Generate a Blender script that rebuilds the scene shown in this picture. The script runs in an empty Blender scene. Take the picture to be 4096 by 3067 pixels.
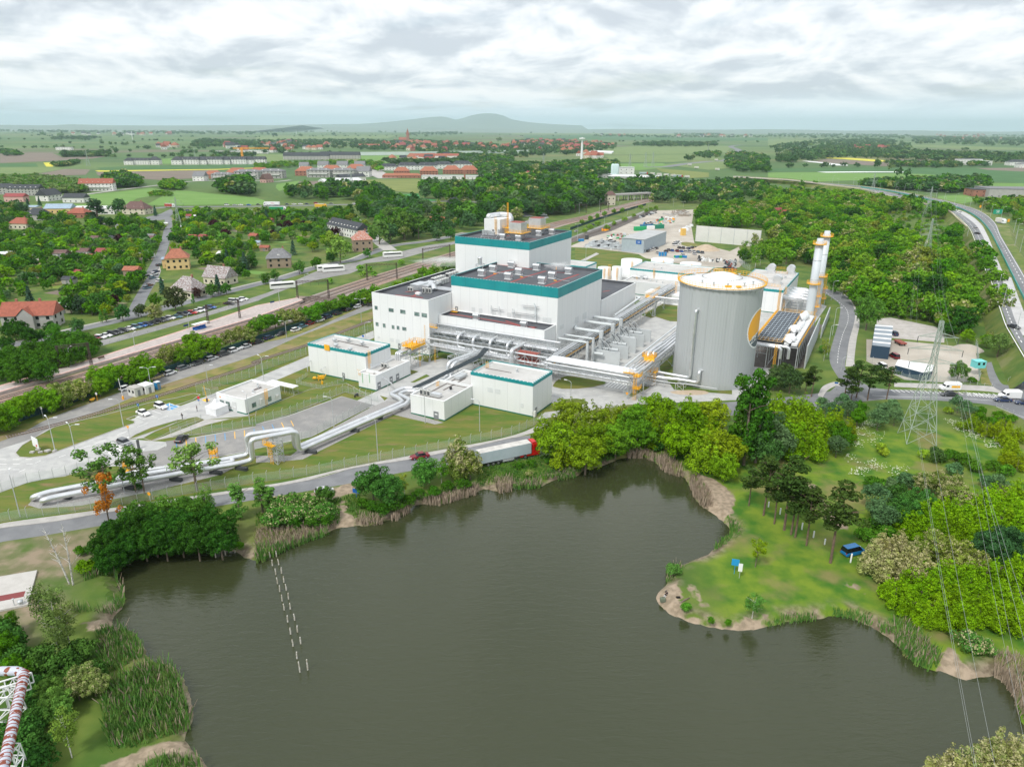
import bpy,bmesh,math,random
import numpy as np
from mathutils import Vector,Matrix
from math import sin,cos,pi,radians,hypot,atan2
eN=enumerate;rN=range;rD=radians
random.seed(7);rnd=random.random;uni=random.uniform
SC=bpy.context.scene;cV=SC.collection
def dv(n,k,v):n.inputs[k].default_value=v
def bk(n,d):o=bpy.data.objects.new(n,d);cV.objects.link(o);return o
def av(h):return Vector((0,0,h))
def V3(x,y,z):return Vector((x,y,z))
Z0=av(0)
# ---------------------------------------------------------------- camera
FPX,CH,HOR,dC=2841.,75.,513.,rD(.3)
PIT=math.atan((1533.5-HOR)/FPX)
_R0=V3(1,0,0);_U0=V3(0,sin(PIT),cos(PIT));CF=V3(0,cos(PIT),-sin(PIT))
CR=_R0*cos(dC)+_U0*sin(dC);CU=-_R0*sin(dC)+_U0*cos(dC);CC=av(CH)
dZ=bpy.data.objects.new('camera',bpy.data.cameras.new('camera'));cV.objects.link(dZ)
dZ.matrix_world=Matrix(((CR.x,CU.x,-CF.x,0),(CR.y,CU.y,-CF.y,0),(CR.z,CU.z,-CF.z,CH),(0,0,0,1)))
dZ.data.sensor_width=36;dZ.data.lens=FPX/4096*36;dZ.data.clip_end=200000;dZ.data.clip_start=1
SC.camera=dZ
# ---------------------------------------------------------------- sky, sun, exposure
SUN_EL,cn=rD(52),rD(215)
w=bpy.data.worlds.new('World');SC.world=w;w.use_nodes=True
nt=w.node_tree;nt.nodes.clear();NN=nt.nodes.new;LL=nt.links.new
def aO(op,a,b=None,c=None,T=None):
 T=T or nt
 n=T.nodes.new('ShaderNodeMath');n.operation=op
 for i,v in eN((a,b,c)):
  if v is None:continue
  if isinstance(v,(int,float)):dv(n,i,v)
  else:T.links.new(v,n.inputs[i])
 return n.outputs[0]
def bY():
 d0=NN('ShaderNodeTexSky');d0.sky_type='NISHITA';d0.sun_disc=False
 d0.sun_elevation=SUN_EL;d0.sun_rotation=cn;d0.dust_density=2.;d0.altitude=120
 tc=NN('ShaderNodeTexCoord');sp=NN('ShaderNodeSeparateXYZ');LL(tc.outputs['Generated'],sp.inputs[0])
 z=aO('MAXIMUM',sp.outputs[2],.0);zk=aO('ADD',z,.09)
 X=aO('MULTIPLY',sp.outputs[0],5.);Y=aO('MULTIPLY',sp.outputs[1],5.)
 lz=aO('LOGARITHM',aO('ADD',z,.035),2.718)
 def cC(dz,sx,sz,det,off=.0,rough=.55,dist=.15):
  cb=NN('ShaderNodeCombineXYZ')
  LL(aO('MULTIPLY',X,sx),cb.inputs[0]);LL(aO('MULTIPLY',Y,sx),cb.inputs[1])
  LL(aO('MULTIPLY',aO('ADD',lz,dz),sz),cb.inputs[2])
  n=NN('ShaderNodeTexNoise');dv(n,'Scale',1);dv(n,'Detail',det)
  dv(n,'Roughness',rough);dv(n,'Distortion',dist)
  v=NN('ShaderNodeVectorMath');v.operation='ADD';LL(cb.outputs[0],v.inputs[0]);dv(v,1,(off,off*2,off*.7))
  LL(v.outputs[0],n.inputs['Vector']);return n.outputs[0]
 n1=cC(0,1.5,2.7,8,3.1,.56,.4);n2=cC(.13,1.5,2.7,5,3.1,.56,.4)
 big=cC(0,.7,1.9,3,9.3)
 d1=aO('MULTIPLY',aO('SUBTRACT',n1,n2),2.3)
 br=aO('ADD',aO('MULTIPLY',n1,.75),aO('ADD',d1,aO('MULTIPLY',big,1.)))
 mr=NN('ShaderNodeMapRange');LL(br,mr.inputs[0]);dv(mr,1,.55);dv(mr,2,1.15)
 rp=NN('ShaderNodeValToRGB');LL(mr.outputs[0],rp.inputs[0])
 e=rp.color_ramp.elements;e[0].position=0;e[0].color=(.62,.67,.73,1);e[1].position=1;e[1].color=(1.03,1.03,1.03,1)
 m=e.new(.35);m.color=(.76,.805,.85,1);m=e.new(.6);m.color=(.88,.91,.94,1)
 gain=aO('MULTIPLY',aO('ADD',aO('MULTIPLY',z,.1),1.),8.6)
 cl=NN('ShaderNodeVectorMath');cl.operation='SCALE';LL(rp.outputs[0],cl.inputs[0]);LL(gain,cl.inputs['Scale'])
 hz=NN('ShaderNodeMapRange');LL(z,hz.inputs[0]);dv(hz,1,.0);dv(hz,2,.055)
 dv(hz,3,1.);dv(hz,4,.0);hz.interpolation_type='SMOOTHERSTEP'
 mx=NN('ShaderNodeMix');mx.data_type='RGBA';LL(hz.outputs[0],mx.inputs[0]);LL(cl.outputs[0],mx.inputs[6]);dv(mx,7,(8.2,9.5,10.4,1))
 gp=NN('ShaderNodeMapRange');LL(cC(0,1.,3,4,21.),gp.inputs[0]);dv(gp,1,.54);dv(gp,2,.70)
 dv(gp,3,.05);dv(gp,4,.5)
 m2=NN('ShaderNodeMix');m2.data_type='RGBA';LL(gp.outputs[0],m2.inputs[0]);LL(mx.outputs[2],m2.inputs[6]);LL(d0.outputs[0],m2.inputs[7])
 bg=NN('ShaderNodeBackground');dv(bg,1,.10);LL(m2.outputs[2],bg.inputs[0])
 o=NN('ShaderNodeOutputWorld');LL(bg.outputs[0],o.inputs[0])
bY()
sun=bpy.data.objects.new('sun',bpy.data.lights.new('sun','SUN'));cV.objects.link(sun)
sun.data.energy=2.;sun.data.angle=rD(9);sun.data.color=(1.,.965,.9)
sun.rotation_euler=V3(-sin(cn)*cos(SUN_EL),-cos(cn)*cos(SUN_EL),-sin(SUN_EL)).to_track_quat('-Z','Y').to_euler()
SC.view_settings.view_transform='Standard';SC.view_settings.look='None';SC.view_settings.gamma=1
SC.view_settings.exposure=.42
SC.render.engine='CYCLES'
SC.cycles.max_bounces=6;SC.cycles.diffuse_bounces=3;SC.cycles.glossy_bounces=3;SC.cycles.transmission_bounces=3
SC.cycles.volume_bounces=3;SC.cycles.transparent_max_bounces=6
SC.cycles.use_denoising=True;SC.cycles.use_adaptive_sampling=True;SC.cycles.adaptive_threshold=.012
SC.cycles.sample_clamp_indirect=6
# ---------------------------------------------------------------- measuring: picture point -> point of the place
bZ={'N':(0,0,1),'D':(0,0,4096/2212)}
_s=1024/2211
for _k,_x,_y in(('1',0,450),('2',1024,450),('3',2048,450),('4',3072,450),('5',0,1100),('6',1024,1100),('7',2048,1100),('8',3072,1100),('a',0,1700),('b',1024,1600),('c',2048,1600),('d',3072,1600),('e',0,2300),('f',1024,2300),('g',2048,2300),('h',3072,2300)):
 bZ[_k]=(_x,_y,_s)
for _k,_x,_y,_q in(('p',1450,820,600),('q',2000,1000,600),('r',1500,1250,600),('s',2050,1250,600),('t',2600,1000,800),('u',1900,830,500),('v',2350,1000,500),('w',2900,880,600),('x',0,1450,600),('y',700,1300,600),('z',2300,750,600)):
 bZ[_k]=(_x,_y,_q/1269)
def ray(u,v):return CF*FPX+CR*(u-2048)-CU*(v-1533.5)
def G(t,x,y,z=.0):
 o=bZ[t];d=ray(o[0]+x*o[2],o[1]+y*o[2]);k=(z-CH)/d.z
 return CC+d*k
def al(s,z=.0):
 cW=[];t=None
 for k in s.split():
  if ','in k:x,y=k.split(',');cW.append(G(t,float(x),float(y),z))
  else:t=k
 return cW
def V2(p):return(p[0],p[1])
def px(p):
 d=Vector(p)-CC;k=FPX/d.dot(CF);return 2048+k*d.dot(CR),1533.5-k*d.dot(CU)
bN=rD(-28.7);EA=V3(cos(bN),sin(bN),0);EB=V3(-sin(bN),cos(bN),0);OO=V3(-50.1,248.5,0)
def W(a,b,z=.0):return OO+EA*a+EB*b+av(z)
# ---------------------------------------------------------------- mesh builder
class MB:
 def __init__(s):s.v=[];s.f=[];s.m=[];s.k=0;s.sm=[]
 def mat(s,k):s.k=k;return s
 def add(s,vs,fs,smooth=False):
  b=len(s.v);s.v+=[tuple(q)for q in vs]
  for f in fs:s.f.append([i+b for i in f]);s.m.append(s.k);s.sm.append(smooth)
  return s
 def box(s,c,d,yaw=.0):
  x,y,z=d[0]/2,d[1]/2,d[2];cs,sn=cos(yaw),sin(yaw)
  vs=[(c[0]+X*cs-Y*sn,c[1]+X*sn+Y*cs,c[2]+Z)for Z in(0,z)for X,Y in((-x,-y),(x,-y),(x,y),(-x,y))]
  return s.add(vs,((0,3,2,1),(4,5,6,7),(0,1,5,4),(1,2,6,5),(2,3,7,6),(3,0,4,7)))
 def ab(s,a0,b0,z0,a1,b1,z1):
  vs=[W(a,b,z)for z in(z0,z1)for a,b in((a0,b0),(a1,b0),(a1,b1),(a0,b1))]
  return s.add(vs,((0,3,2,1),(4,5,6,7),(0,1,5,4),(1,2,6,5),(2,3,7,6),(3,0,4,7)))
 def prism(s,poly,z0,z1,bottom=True):
  n=len(poly);vs=[(p[0],p[1],z0)for p in poly]+[(p[0],p[1],z1)for p in poly]
  fs=[tuple(rN(n,2*n))]+[(i,(i+1)%n,n+(i+1)%n,n+i)for i in rN(n)]
  if bottom:fs.append(tuple(reversed(rN(n))))
  return s.add(vs,fs)
 def poly(s,ps):return s.add(ps,(tuple(rN(len(ps))),))
 def bar(s,p,q,r=.05,n=4,r2=None,cap=True,smooth=None):
  p=Vector(p);q=Vector(q);d=q-p
  if d.length<1e-6:return s
  d.normalize();u=d.cross(av(1));
  if u.length<.01:u=V3(1,0,0)
  u.normalize();w_=d.cross(u);r2=r if r2 is None else r2
  ph=pi/4 if n==4 else 0
  vs=[P+(u*cos(2*pi*i/n+ph)+w_*sin(2*pi*i/n+ph))*R for P,R in((p,r),(q,r2))for i in rN(n)]
  fs=[(i,(i+1)%n,n+(i+1)%n,n+i)for i in rN(n)]
  s.add(vs,fs,n>5 if smooth is None else smooth)
  if cap:s.add(vs,(tuple(reversed(rN(n))),tuple(rN(n,2*n))))
  return s
 def cyl(s,c,r,h,n=24,r2=None,cap=True):return s.bar(c,(c[0],c[1],c[2]+h),r,n,r2,cap,True)
 def tube(s,P,r,n=12,bend=None,cap=True):
  P=[Vector(p)for p in P]
  if bend:
   Q=[P[0]]
   for i in rN(1,len(P)-1):
    a,b,c=P[i-1],P[i],P[i+1];da=a-b;dc=c-b
    k=min(bend,da.length*.49,dc.length*.49);A=b+da.normalized()*k;C_=b+dc.normalized()*k
    for j in rN(7):
     t=j/6;Q.append(A*(1-t)**2+b*2*t*(1-t)+C_*t*t)
   P=Q+[P[-1]]
  cZ=[];u=None
  for i,p in eN(P):
   d=(P[min(i+1,len(P)-1)]-P[max(i-1,0)])
   if d.length<1e-9:d=av(1)
   d.normalize()
   if u is None:
    u=d.cross(av(1))
    if u.length<.05:u=V3(1,0,0)
   u=(u-d*u.dot(d));u.normalize();w_=d.cross(u)
   R=r[i]if isinstance(r,(list,tuple))else r
   cZ.append([p+(u*cos(2*pi*j/n)+w_*sin(2*pi*j/n))*R for j in rN(n)])
  vs=[q for g in cZ for q in g];fs=[]
  for i in rN(len(cZ)-1):
   for j in rN(n):fs.append((i*n+j,i*n+(j+1)%n,(i+1)*n+(j+1)%n,(i+1)*n+j))
  s.add(vs,fs,True)
  if cap:s.add(vs,(tuple(reversed(rN(n))),tuple(rN(len(vs)-n,len(vs)))))
  return s
 def lathe(s,c,c4,n=24):
  vs=[(c[0]+r*cos(2*pi*j/n),c[1]+r*sin(2*pi*j/n),c[2]+z)for r,z in c4 for j in rN(n)]
  fs=[(i*n+j,i*n+(j+1)%n,(i+1)*n+(j+1)%n,(i+1)*n+j)for i in rN(len(c4)-1)for j in rN(n)]
  return s.add(vs,fs,True)
 def bd(s,name,cM,parent=None,base=None):
  if not isinstance(cM,(list,tuple)):cM=[cM]
  if parent is not None:
   r=parent
   while r.parent:r=r.parent
   base=r.location
  base=Vector(base)if base is not None else av(0)
  me=bpy.data.meshes.new(name)
  me.from_pydata([(q[0]-base.x,q[1]-base.y,q[2]-base.z)for q in s.v],[],s.f)
  for m in cM:me.materials.append(m)
  if s.f:
   me.polygons.foreach_set('material_index',s.m);me.polygons.foreach_set('use_smooth',s.sm)
  me.update()
  o=bk(name,me)
  if parent is not None:o.parent=parent
  else:o.location=base
  return o
def aK(o,label=None,cat=None,group=None,kind=None):
 if label:o['label']=label
 if cat:o['category']=cat
 if group:o['group']=group
 if kind:o['kind']=kind
 return o
def aa(name,loc,label=None,cat=None,group=None,yaw=0):
 o=bk(name,None);o.empty_display_size=.5
 o.location=loc;o.rotation_euler=(0,0,yaw);return aK(o,label,cat,group)
d3={}
def b3(o):
 if o.name not in d3:d3[o.name]=list(o.children)
 return d3[o.name]
def dQ(o,loc=None,yaw=None,scale=None,label=None,group=None,color=None,parent=None,cat=None):
 c=o.copy();cV.objects.link(c)
 if parent is not None:c.parent=parent
 if loc is not None:c.location=loc
 if yaw is not None:c.rotation_euler=(0,0,yaw)
 if scale is not None:c.scale=scale if isinstance(scale,(tuple,list))else(scale,)*3
 if color is not None:c.color=color
 for ch in b3(o):dQ(ch,parent=c,color=color)
 if parent is None:aK(c,label,cat,group)
 return c
 # ---------------------------------------------------------------- materials
MC={}
def mat(name,c=(.5,.5,.5),c2=None,sc=1.,rough=.7,metal=.0,lo=.4,hi=.6,det=4,c3=None,sc3=.2,bump=0,bsc=None,objcol=False,obj=False,spec=.5,stretch=None,lo3=.45,hi3=.65,emit=None):
 if name in MC:return MC[name]
 m=bpy.data.materials.new(name);m.use_nodes=True;T=m.node_tree;n=T.nodes;l=T.links
 b=n['Principled BSDF'];dv(b,'Roughness',rough);dv(b,'Metallic',metal)
 dv(b,'Specular IOR Level',spec)
 b4=None
 def d4():
  if obj:return n.new('ShaderNodeTexCoord').outputs['Object']
  return n.new('ShaderNodeNewGeometry').outputs['Position']
 def nz(scale,d):
  x=n.new('ShaderNodeTexNoise');dv(x,'Scale',scale);dv(x,'Detail',d)
  dv(x,'Roughness',.6)
  v=d4()
  if stretch:
   mp=n.new('ShaderNodeMapping');dv(mp,'Scale',stretch[:3])
   if len(stretch)>3:dv(mp,'Rotation',(0,0,stretch[3]))
   l.new(v,mp.inputs[0]);v=mp.outputs[0]
  l.new(v,x.inputs['Vector']);return x.outputs[0]
 def mix(f,a,bb,mode='MIX'):
  x=n.new('ShaderNodeMix');x.data_type='RGBA';x.blend_type=mode
  for i,q in((0,f),(6,a),(7,bb)):
   if isinstance(q,(int,float)):dv(x,i,q)
   elif isinstance(q,tuple):dv(x,i,(q[0],q[1],q[2],1))
   else:l.new(q,x.inputs[i])
  return x.outputs[2]
 def rng(v,a,bb,c0=.0,c1=1.):
  x=n.new('ShaderNodeMapRange');l.new(v,x.inputs[0]);dv(x,1,a);dv(x,2,bb)
  dv(x,3,c0);dv(x,4,c1);return x.outputs[0]
 if c2 is not None:
  b4=mix(rng(nz(sc,det),lo,hi),c,c2)
  if c3 is not None:b4=mix(rng(nz(sc3,3),lo3,hi3),b4,c3)
 if objcol:
  oi=n.new('ShaderNodeObjectInfo')
  b4=mix(1.,b4 if b4 is not None else(1,1,1),oi.outputs['Color'],'MULTIPLY')
 if b4 is None:dv(b,'Base Color',(*c[:3],1))
 else:l.new(b4,b.inputs['Base Color'])
 if bump:
  bp=n.new('ShaderNodeBump');dv(bp,'Distance',bump);dv(bp,'Strength',1)
  l.new(nz(bsc or sc*3,3),bp.inputs['Height']);l.new(bp.outputs[0],b.inputs['Normal'])
 if emit:dv(b,'Emission Color',(*emit,1));dv(b,'Emission Strength',1)
 m.diffuse_color=(*c[:3],1)
 MC[name]=m;return m
 # ================================================================ materials of the place
m_ground=mat('ground_grass',(.085,.155,.022),(.17,.215,.05),.06,.95,c3=(.23,.20,.11),sc3=.021,lo3=.52,hi3=.72)
be=mat('mown_lawn',(.060,.135,.008),(.165,.165,.028),.16,.95,det=8,lo=.36,hi=.64,c3=(.20,.15,.06),sc3=.34,lo3=.55,hi3=.72,stretch=(.45,1.5,1,rD(25)))
c5=mat('park_grass',(.10,.20,.012),(.19,.235,.03),.13,.95,lo=.35,hi=.65,c3=(.27,.21,.11),sc3=.055,lo3=.60,hi3=.70)
bq=mat('meadow_grass',(.065,.135,.012),(.16,.19,.035),.16,.95,det=8,lo=.35,hi=.65,c3=(.23,.22,.10),sc3=.07,lo3=.52,hi3=.7)
bI=mat('dry_grass',(.105,.15,.018),(.25,.21,.07),.2,.95,det=8,lo=.35,hi=.62,c3=(.25,.19,.10),sc3=.07,lo3=.52,hi3=.65)
c6=mat('wild_ground',(.29,.235,.155),(.20,.19,.10),.17,.95,lo=.4,hi=.62,c3=(.12,.17,.04),sc3=.08,lo3=.55,hi3=.7)
ak=mat('asphalt',(.185,.19,.20),(.225,.23,.238),.3,.9,c3=(.16,.165,.175),sc3=.05)
aQ=mat('old_asphalt',(.25,.245,.24),(.31,.30,.285),.25,.9,c3=(.22,.215,.21),sc3=.06)
cq=mat('concrete_paving',(.43,.43,.42),(.50,.50,.48),.12,.85,c3=(.39,.39,.385),sc3=.35)
aw=mat('pavement_slabs',(.40,.385,.365),(.47,.45,.425),.5,.9)
c7=mat('stone_setts',(.26,.25,.24),(.38,.37,.36),3.,.9,lo=.35,hi=.65)
aR=mat('road_paint',(.80,.80,.78),rough=.6)
b5=mat('blue_road_paint',(.09,.33,.62),rough=.6)
bO=mat('yellow_paint',(.95,.52,.03),rough=.45)
bQ=mat('gravel_yard',(.43,.385,.325),(.52,.475,.41),.10,.95,lo=.35,hi=.65,c3=(.35,.31,.26),sc3=.03)
cr=mat('sand',(.50,.40,.29),(.42,.33,.24),.4,.95)
cN=mat('ballast',(.26,.17,.13),(.36,.26,.21),.5,.95,c3=(.30,.26,.23),sc3=.04)
ct=mat('grey_ballast',(.33,.27,.23),(.42,.37,.33),.5,.95)
b6=mat('dark_gravel',(.10,.085,.075),(.15,.13,.115),.7,.95)
d5=mat('platform_paving',(.42,.36,.34),(.50,.44,.41),.8,.9)
c8=mat('platform_red_strip',(.62,.30,.24),(.70,.36,.29),1.,.85)
d6=mat('rail_steel',(.20,.14,.11),rough=.5,metal=.4)
cO=mat('sleeper',(.34,.29,.26),(.27,.22,.19),1.,.9)
fcol={'wheat':((.12,.25,.04),(.155,.28,.06)),'dark':((.04,.125,.03),(.06,.155,.04)),'soil':((.21,.165,.13),(.17,.135,.105)),'rape':((.70,.62,.05),(.55,.52,.06)),'olive':((.20,.23,.055),(.15,.19,.04)),'pale':((.18,.24,.075),(.13,.20,.06)),'emerald':((.04,.26,.07),(.06,.23,.06)),'foil':((.80,.81,.80),(.74,.75,.75))}
mf={k:mat('field_'+k,v[0],v[1],.02,.95,stretch=(1,3,1,.7))for k,v in fcol.items()}
def shape(name,poly,z,m,th=None,smooth=0):
 P=[Vector((p[0],p[1]))for p in poly]
 for _ in rN(smooth):
  Q=[]
  for i in rN(len(P)):
   a,b=P[i],P[(i+1)%len(P)];Q+=[a*.75+b*.25,a*.25+b*.75]
  P=Q
 mb=MB()
 if th:mb.prism([V2(p)for p in P],z,z+th)
 else:mb.poly([(p[0],p[1],z)for p in P])
 o=mb.bd(name,m);me=o.data
 bm=bmesh.new();bm.from_mesh(me);bmesh.ops.recalc_face_normals(bm,faces=bm.faces)
 if not th:
  for f in bm.faces:
   if f.normal.z<0:f.normal_flip()
 bmesh.ops.triangulate(bm,faces=bm.faces);bm.to_mesh(me);bm.free()
 aK(o,kind='structure');return o
def az(name,s,z,m,smooth=0,th=None):return shape(name,al(s),z,m,th,smooth)
def ax(P,step):
 P=[Vector(p)for p in P];cW=[P[0].copy()];acc=0
 for a,b in zip(P,P[1:]):
  L=(b-a).length;d=step-acc
  while d<=L:cW.append(a+(b-a)*(d/L));d+=step
  acc=(L-(d-step))
 return cW
def ai(P,n=6):
 P=[Vector(p)for p in P];Q=[]
 for i in rN(len(P)-1):
  p0,p1,p2,p3=P[max(i-1,0)],P[i],P[i+1],P[min(i+2,len(P)-1)]
  for j in rN(n):
   t=j/n;Q.append(.5*((2*p1)+(p2-p0)*t+(2*p0-5*p1+4*p2-p3)*t*t+(3*p1-p0-3*p2+p3)*t**3))
 return Q+[P[-1]]
def aG(P,off):
 cW=[]
 for i,p in eN(P):
  d=(P[min(i+1,len(P)-1)]-P[max(i-1,0)]);d.z=0
  if d.length<1e-9:d=V3(1,0,0)
  d.normalize();cW.append(p+V3(-d.y,d.x,0)*off)
 return cW
def ao(mb,P,o0,o1,z):
 A,B=aG(P,o0),aG(P,o1);n=len(P)
 vs=[(q.x,q.y,q.z+z)for q in A]+[(q.x,q.y,q.z+z)for q in B]
 return mb.add(vs,[(i,n+i,n+i+1,i+1)if o0>o1 else(n+i,i,i+1,n+i+1)for i in rN(n-1)])
def aJ(name,P,wd,z,m,kind='structure'):
 o=ao(MB(),P,wd/2,-wd/2,z).bd(name,m);return aK(o,kind=kind)
def a5(mb,P,wd,on,off,z,o=0):
 Q=ax(P,.5);n=0;per=int((on+off)/.5);k=max(1,int(on/.5));i=0
 while i+k<len(Q):ao(mb,Q[i:i+k+1],o+wd/2,o-wd/2,z);i+=per
 return mb
def band(name,L,R,z,m,n=8):
 A=ai(L,n);B=ai(R,n)
 def re(P,k):
  T=sum((b-a).length for a,b in zip(P,P[1:]));return(ax(P,T/(k+.0001))+[P[-1]])[:k+1]
 k=40;A=re(A,k);B=re(B,k);mb=MB()
 mb.add([(q.x,q.y,q.z+z)for q in A]+[(q.x,q.y,q.z+z)for q in B],[(i,len(A)+i,len(A)+i+1,i+1)for i in rN(min(len(A),len(B))-1)])
 o=mb.bd(name,m);me=o.data
 if me.polygons and me.polygons[0].normal.z<0:me.flip_normals()
 return aK(o,kind='structure')
def dD(name,P,z0=.0,h=.13,wd=.15,m=None):
 mb=MB();A,B=aG(P,wd/2),aG(P,-wd/2);n=len(P)
 vs=[(q.x,q.y,z)for z in(z0,z0+h)for S_ in(A,B)for q in S_]
 f=[]
 for i in rN(n-1):
  a,b,c,d=i,n+i,2*n+i,3*n+i
  f+=[(c,d,d+1,c+1),(a,c,c+1,a+1),(d,b,b+1,d+1)]
 return aK(mb.add(vs,f).bd(name,m or aw),kind='structure')
 # ================================================================ ground with the lake's basin
LAKE=al('a 1010,1290 1060,1220 1150,1165 1280,1115 1400,1085 1560,1060 1700,1060 1850,1075 1950,1085 2030,1090 2110,1140 b 0,1385 60,1380 130,1340 200,1285 300,1262 400,1225 480,1190 560,1170 640,1135 700,1105 800,1095 880,1082 960,1090 1030,1065 1150,1035 1230,1010 1300,965 1370,905 1480,895 1560,905 1650,885 1720,862 1820,840 1900,795 1980,765 2080,790 2150,800 c 30,748 150,745 240,750 330,705 400,680 540,665 640,600 740,580 860,535 930,505 1060,490 1150,490 1230,530 1290,590 1370,635 1480,655 1520,720 1560,790 1600,880 1660,930 1720,970 1800,1030 1870,1090 1890,1150 1830,1190 1760,1260 1720,1315 1650,1345 1550,1385 1500,1410 1430,1430 1350,1470 1330,1530 1345,1580 1320,1610 g 1310,90 1265,140 1250,200 1280,260 1350,330 1450,372 1560,412 1700,447 1850,470 2000,478 2150,460 h 0,440 150,405 400,385 560,350 700,355 800,400 900,450 1000,515 1100,590 1200,700 1300,775 1400,815 1500,830 1600,872 1700,907 1780,900 1850,880 1950,862 2050,940 2130,1050 2170,1180 2211,1300 2280,1420 2350,1600 2200,1750 1900,1950 1300,2300 N 2300,3900 1000,3900 e 1850,1900 1790,1656 1740,1570 1660,1520 1600,1430 1590,1370 1660,1290 1670,1200 1640,1050 1590,900 1540,830 1460,770 1350,750 1270,700 1255,640 1210,560 1150,490 1060,460 985,440 970,400 990,350 1060,290 1090,220 1060,140 1020,70 a 1075,1540 1040,1470 1012,1400 1020,1340',-1.)
LK=np.array([(p.x,p.y)for p in LAKE])
def c9(X,Y,PL=None):
 PL=LK if PL is None else PL
 x=X[...,None];y=Y[...,None];A=PL;B=np.roll(PL,-1,0);dx,dy=(B-A).T
 t=np.clip(((x-A[:,0])*dx+(y-A[:,1])*dy)/(dx*dx+dy*dy+1e-9),0,1)
 d=np.sqrt(((x-A[:,0]-t*dx)**2+(y-A[:,1]-t*dy)**2).min(-1))
 c=((A[:,1]>y)!=(B[:,1]>y))&(x<dx*(y-A[:,1])/(dy+1e-12)+A[:,0])
 return np.where(c.sum(-1)%2==1,-d,d)
def inside(PL,x,y):return c9(np.array([x]),np.array([y]),PL)[0]<0
def bT():
 x0,x1,y0,y1,st=-120.,180.,20.,200.,1.
 xs=np.arange(x0,x1+.1,st);ys=np.arange(y0,y1+.1,st);X,Y=np.meshgrid(xs,ys)
 X=X.copy();Y=Y.copy();rng=np.random.RandomState(3)
 J=rng.uniform(-.3,.3,(2,)+X.shape);J[:,0,:]=J[:,-1,:]=0;J[:,:,0]=J[:,:,-1]=0
 X+=J[0];Y+=J[1]
 D=np.concatenate([c9(X[i:i+20],Y[i:i+20])for i in rN(0,X.shape[0],20)])
 dR=rng.uniform(-.12,.12,X.shape)
 Z=np.clip(-1+D*.62+dR*(np.abs(D)<2.5),-3.2,0);Z[(D>1.6)]=0
 Z[0,:]=Z[-1,:]=Z[:,0]=Z[:,-1]=0
 n,m=X.shape;V=[(float(X[i,j]),float(Y[i,j]),float(Z[i,j]))for i in rN(n)for j in rN(m)]
 F=[(i*m+j,i*m+j+1,(i+1)*m+j+1,(i+1)*m+j)for i in rN(n-1)for j in rN(m-1)]
 b=len(V);E=24000.
 V+=[(-E,-2000,0),(E,-2000,0),(E,E,0),(-E,E,0)]
 c=[0,m-1,n*m-1,(n-1)*m]
 F+=[(b,b+1,c[1],c[0]),(b+1,b+2,c[2],c[1]),(b+2,b+3,c[3],c[2]),(b+3,b,c[0],c[3])]
 me=bpy.data.meshes.new('ground');me.from_pydata(V,[],F);me.update()
 at=me.attributes.new('bank','FLOAT','POINT')
 bank=np.clip(1.35-np.abs(D-.4)/2.2,0,1)+0*D
 vals=np.concatenate([bank.ravel(),np.zeros(4)]);at.data.foreach_set('value',vals.astype(np.float32))
 o=bk('ground',me);aK(o,kind='structure')
 def db(name,polys,soft):
  v=np.zeros(X.shape)
  for s_ in polys:
   PL=np.array([(p[0],p[1])for p in(al(s_)if isinstance(s_,str)else s_)]);bx=(X>PL[:,0].min()-4)&(X<PL[:,0].max()+4)&(Y>PL[:,1].min()-4)&(Y<PL[:,1].max()+4)
   dd=c9(X[bx],Y[bx],PL);v[bx]=np.maximum(v[bx],np.clip(.5-dd/soft,0,1))
  a_=me.attributes.new(name,'FLOAT','POINT');a_.data.foreach_set('value',np.concatenate([v.ravel(),np.zeros(4)]).astype(np.float32))
 db('park',[[(30,22),(36,120),(22,165),(24,181),(60,176),(179,170),(179,22)]],6)
 db('sand',['g 1230,90 1400,50 1490,150 1450,220 1500,330 1700,385 1850,405 2211,340 2211,490 1900,510 1400,420 1200,260','d 330,700 400,720 480,850 560,960 690,1110 590,1120 490,1010 400,880','b 690,980 725,870 760,880 790,960 850,1030 860,1100 700,1120','a 1900,930 2000,760 2015,760 1990,930 2060,1040 2040,1110 1870,1080 1940,1000','e 720,420 980,340 975,470 760,490','e 860,1660 1080,1570 1400,1450 1560,1385 1670,1520 1400,1550 1130,1680','c 1560,640 1720,660 1860,760 1930,840 1900,980 1800,1060 1700,980 1690,760','h 1450,800 1560,600 1700,760 1900,830 1730,920 1600,890','g 1480,90 1540,80 1700,260 1660,280','b 140,890 880,700 905,790 640,860 520,850 130,920','h 600,20 700,60 900,180 800,160'],2.5)
 db('wild',['a -300,1030 800,895 830,1120 650,1230 560,1700 -300,1800','e -300,260 330,250 300,560 -300,700'],5)
 M=bpy.data.materials.new('ground');M.use_nodes=True;T=M.node_tree;N_=T.nodes;l=T.links;bs=N_['Principled BSDF'];dv(bs,'Roughness',.95)
 g=N_.new('ShaderNodeNewGeometry')
 def cX(s,d=4):
  x=N_.new('ShaderNodeTexNoise');dv(x,'Scale',s);dv(x,'Detail',d);l.new(g.outputs['Position'],x.inputs['Vector']);return x.outputs[0]
 def mr(v,a,b_,smooth=False):
  x=N_.new('ShaderNodeMapRange');l.new(v,x.inputs[0]);dv(x,1,a);dv(x,2,b_);return x.outputs[0]
 def mx(f,a,b_):
  x=N_.new('ShaderNodeMix');x.data_type='RGBA';l.new(f,x.inputs[0])
  for i,q in((6,a),(7,b_)):
   if isinstance(q,tuple):dv(x,i,(*q,1))
   else:l.new(q,x.inputs[i])
  return x.outputs[2]
 de=mx(mr(cX(.11,8),.38,.64),(.05,.115,.01),(.125,.175,.025));de=mx(mr(cX(.03,6),.55,.72),de,(.15,.16,.045))
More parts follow.
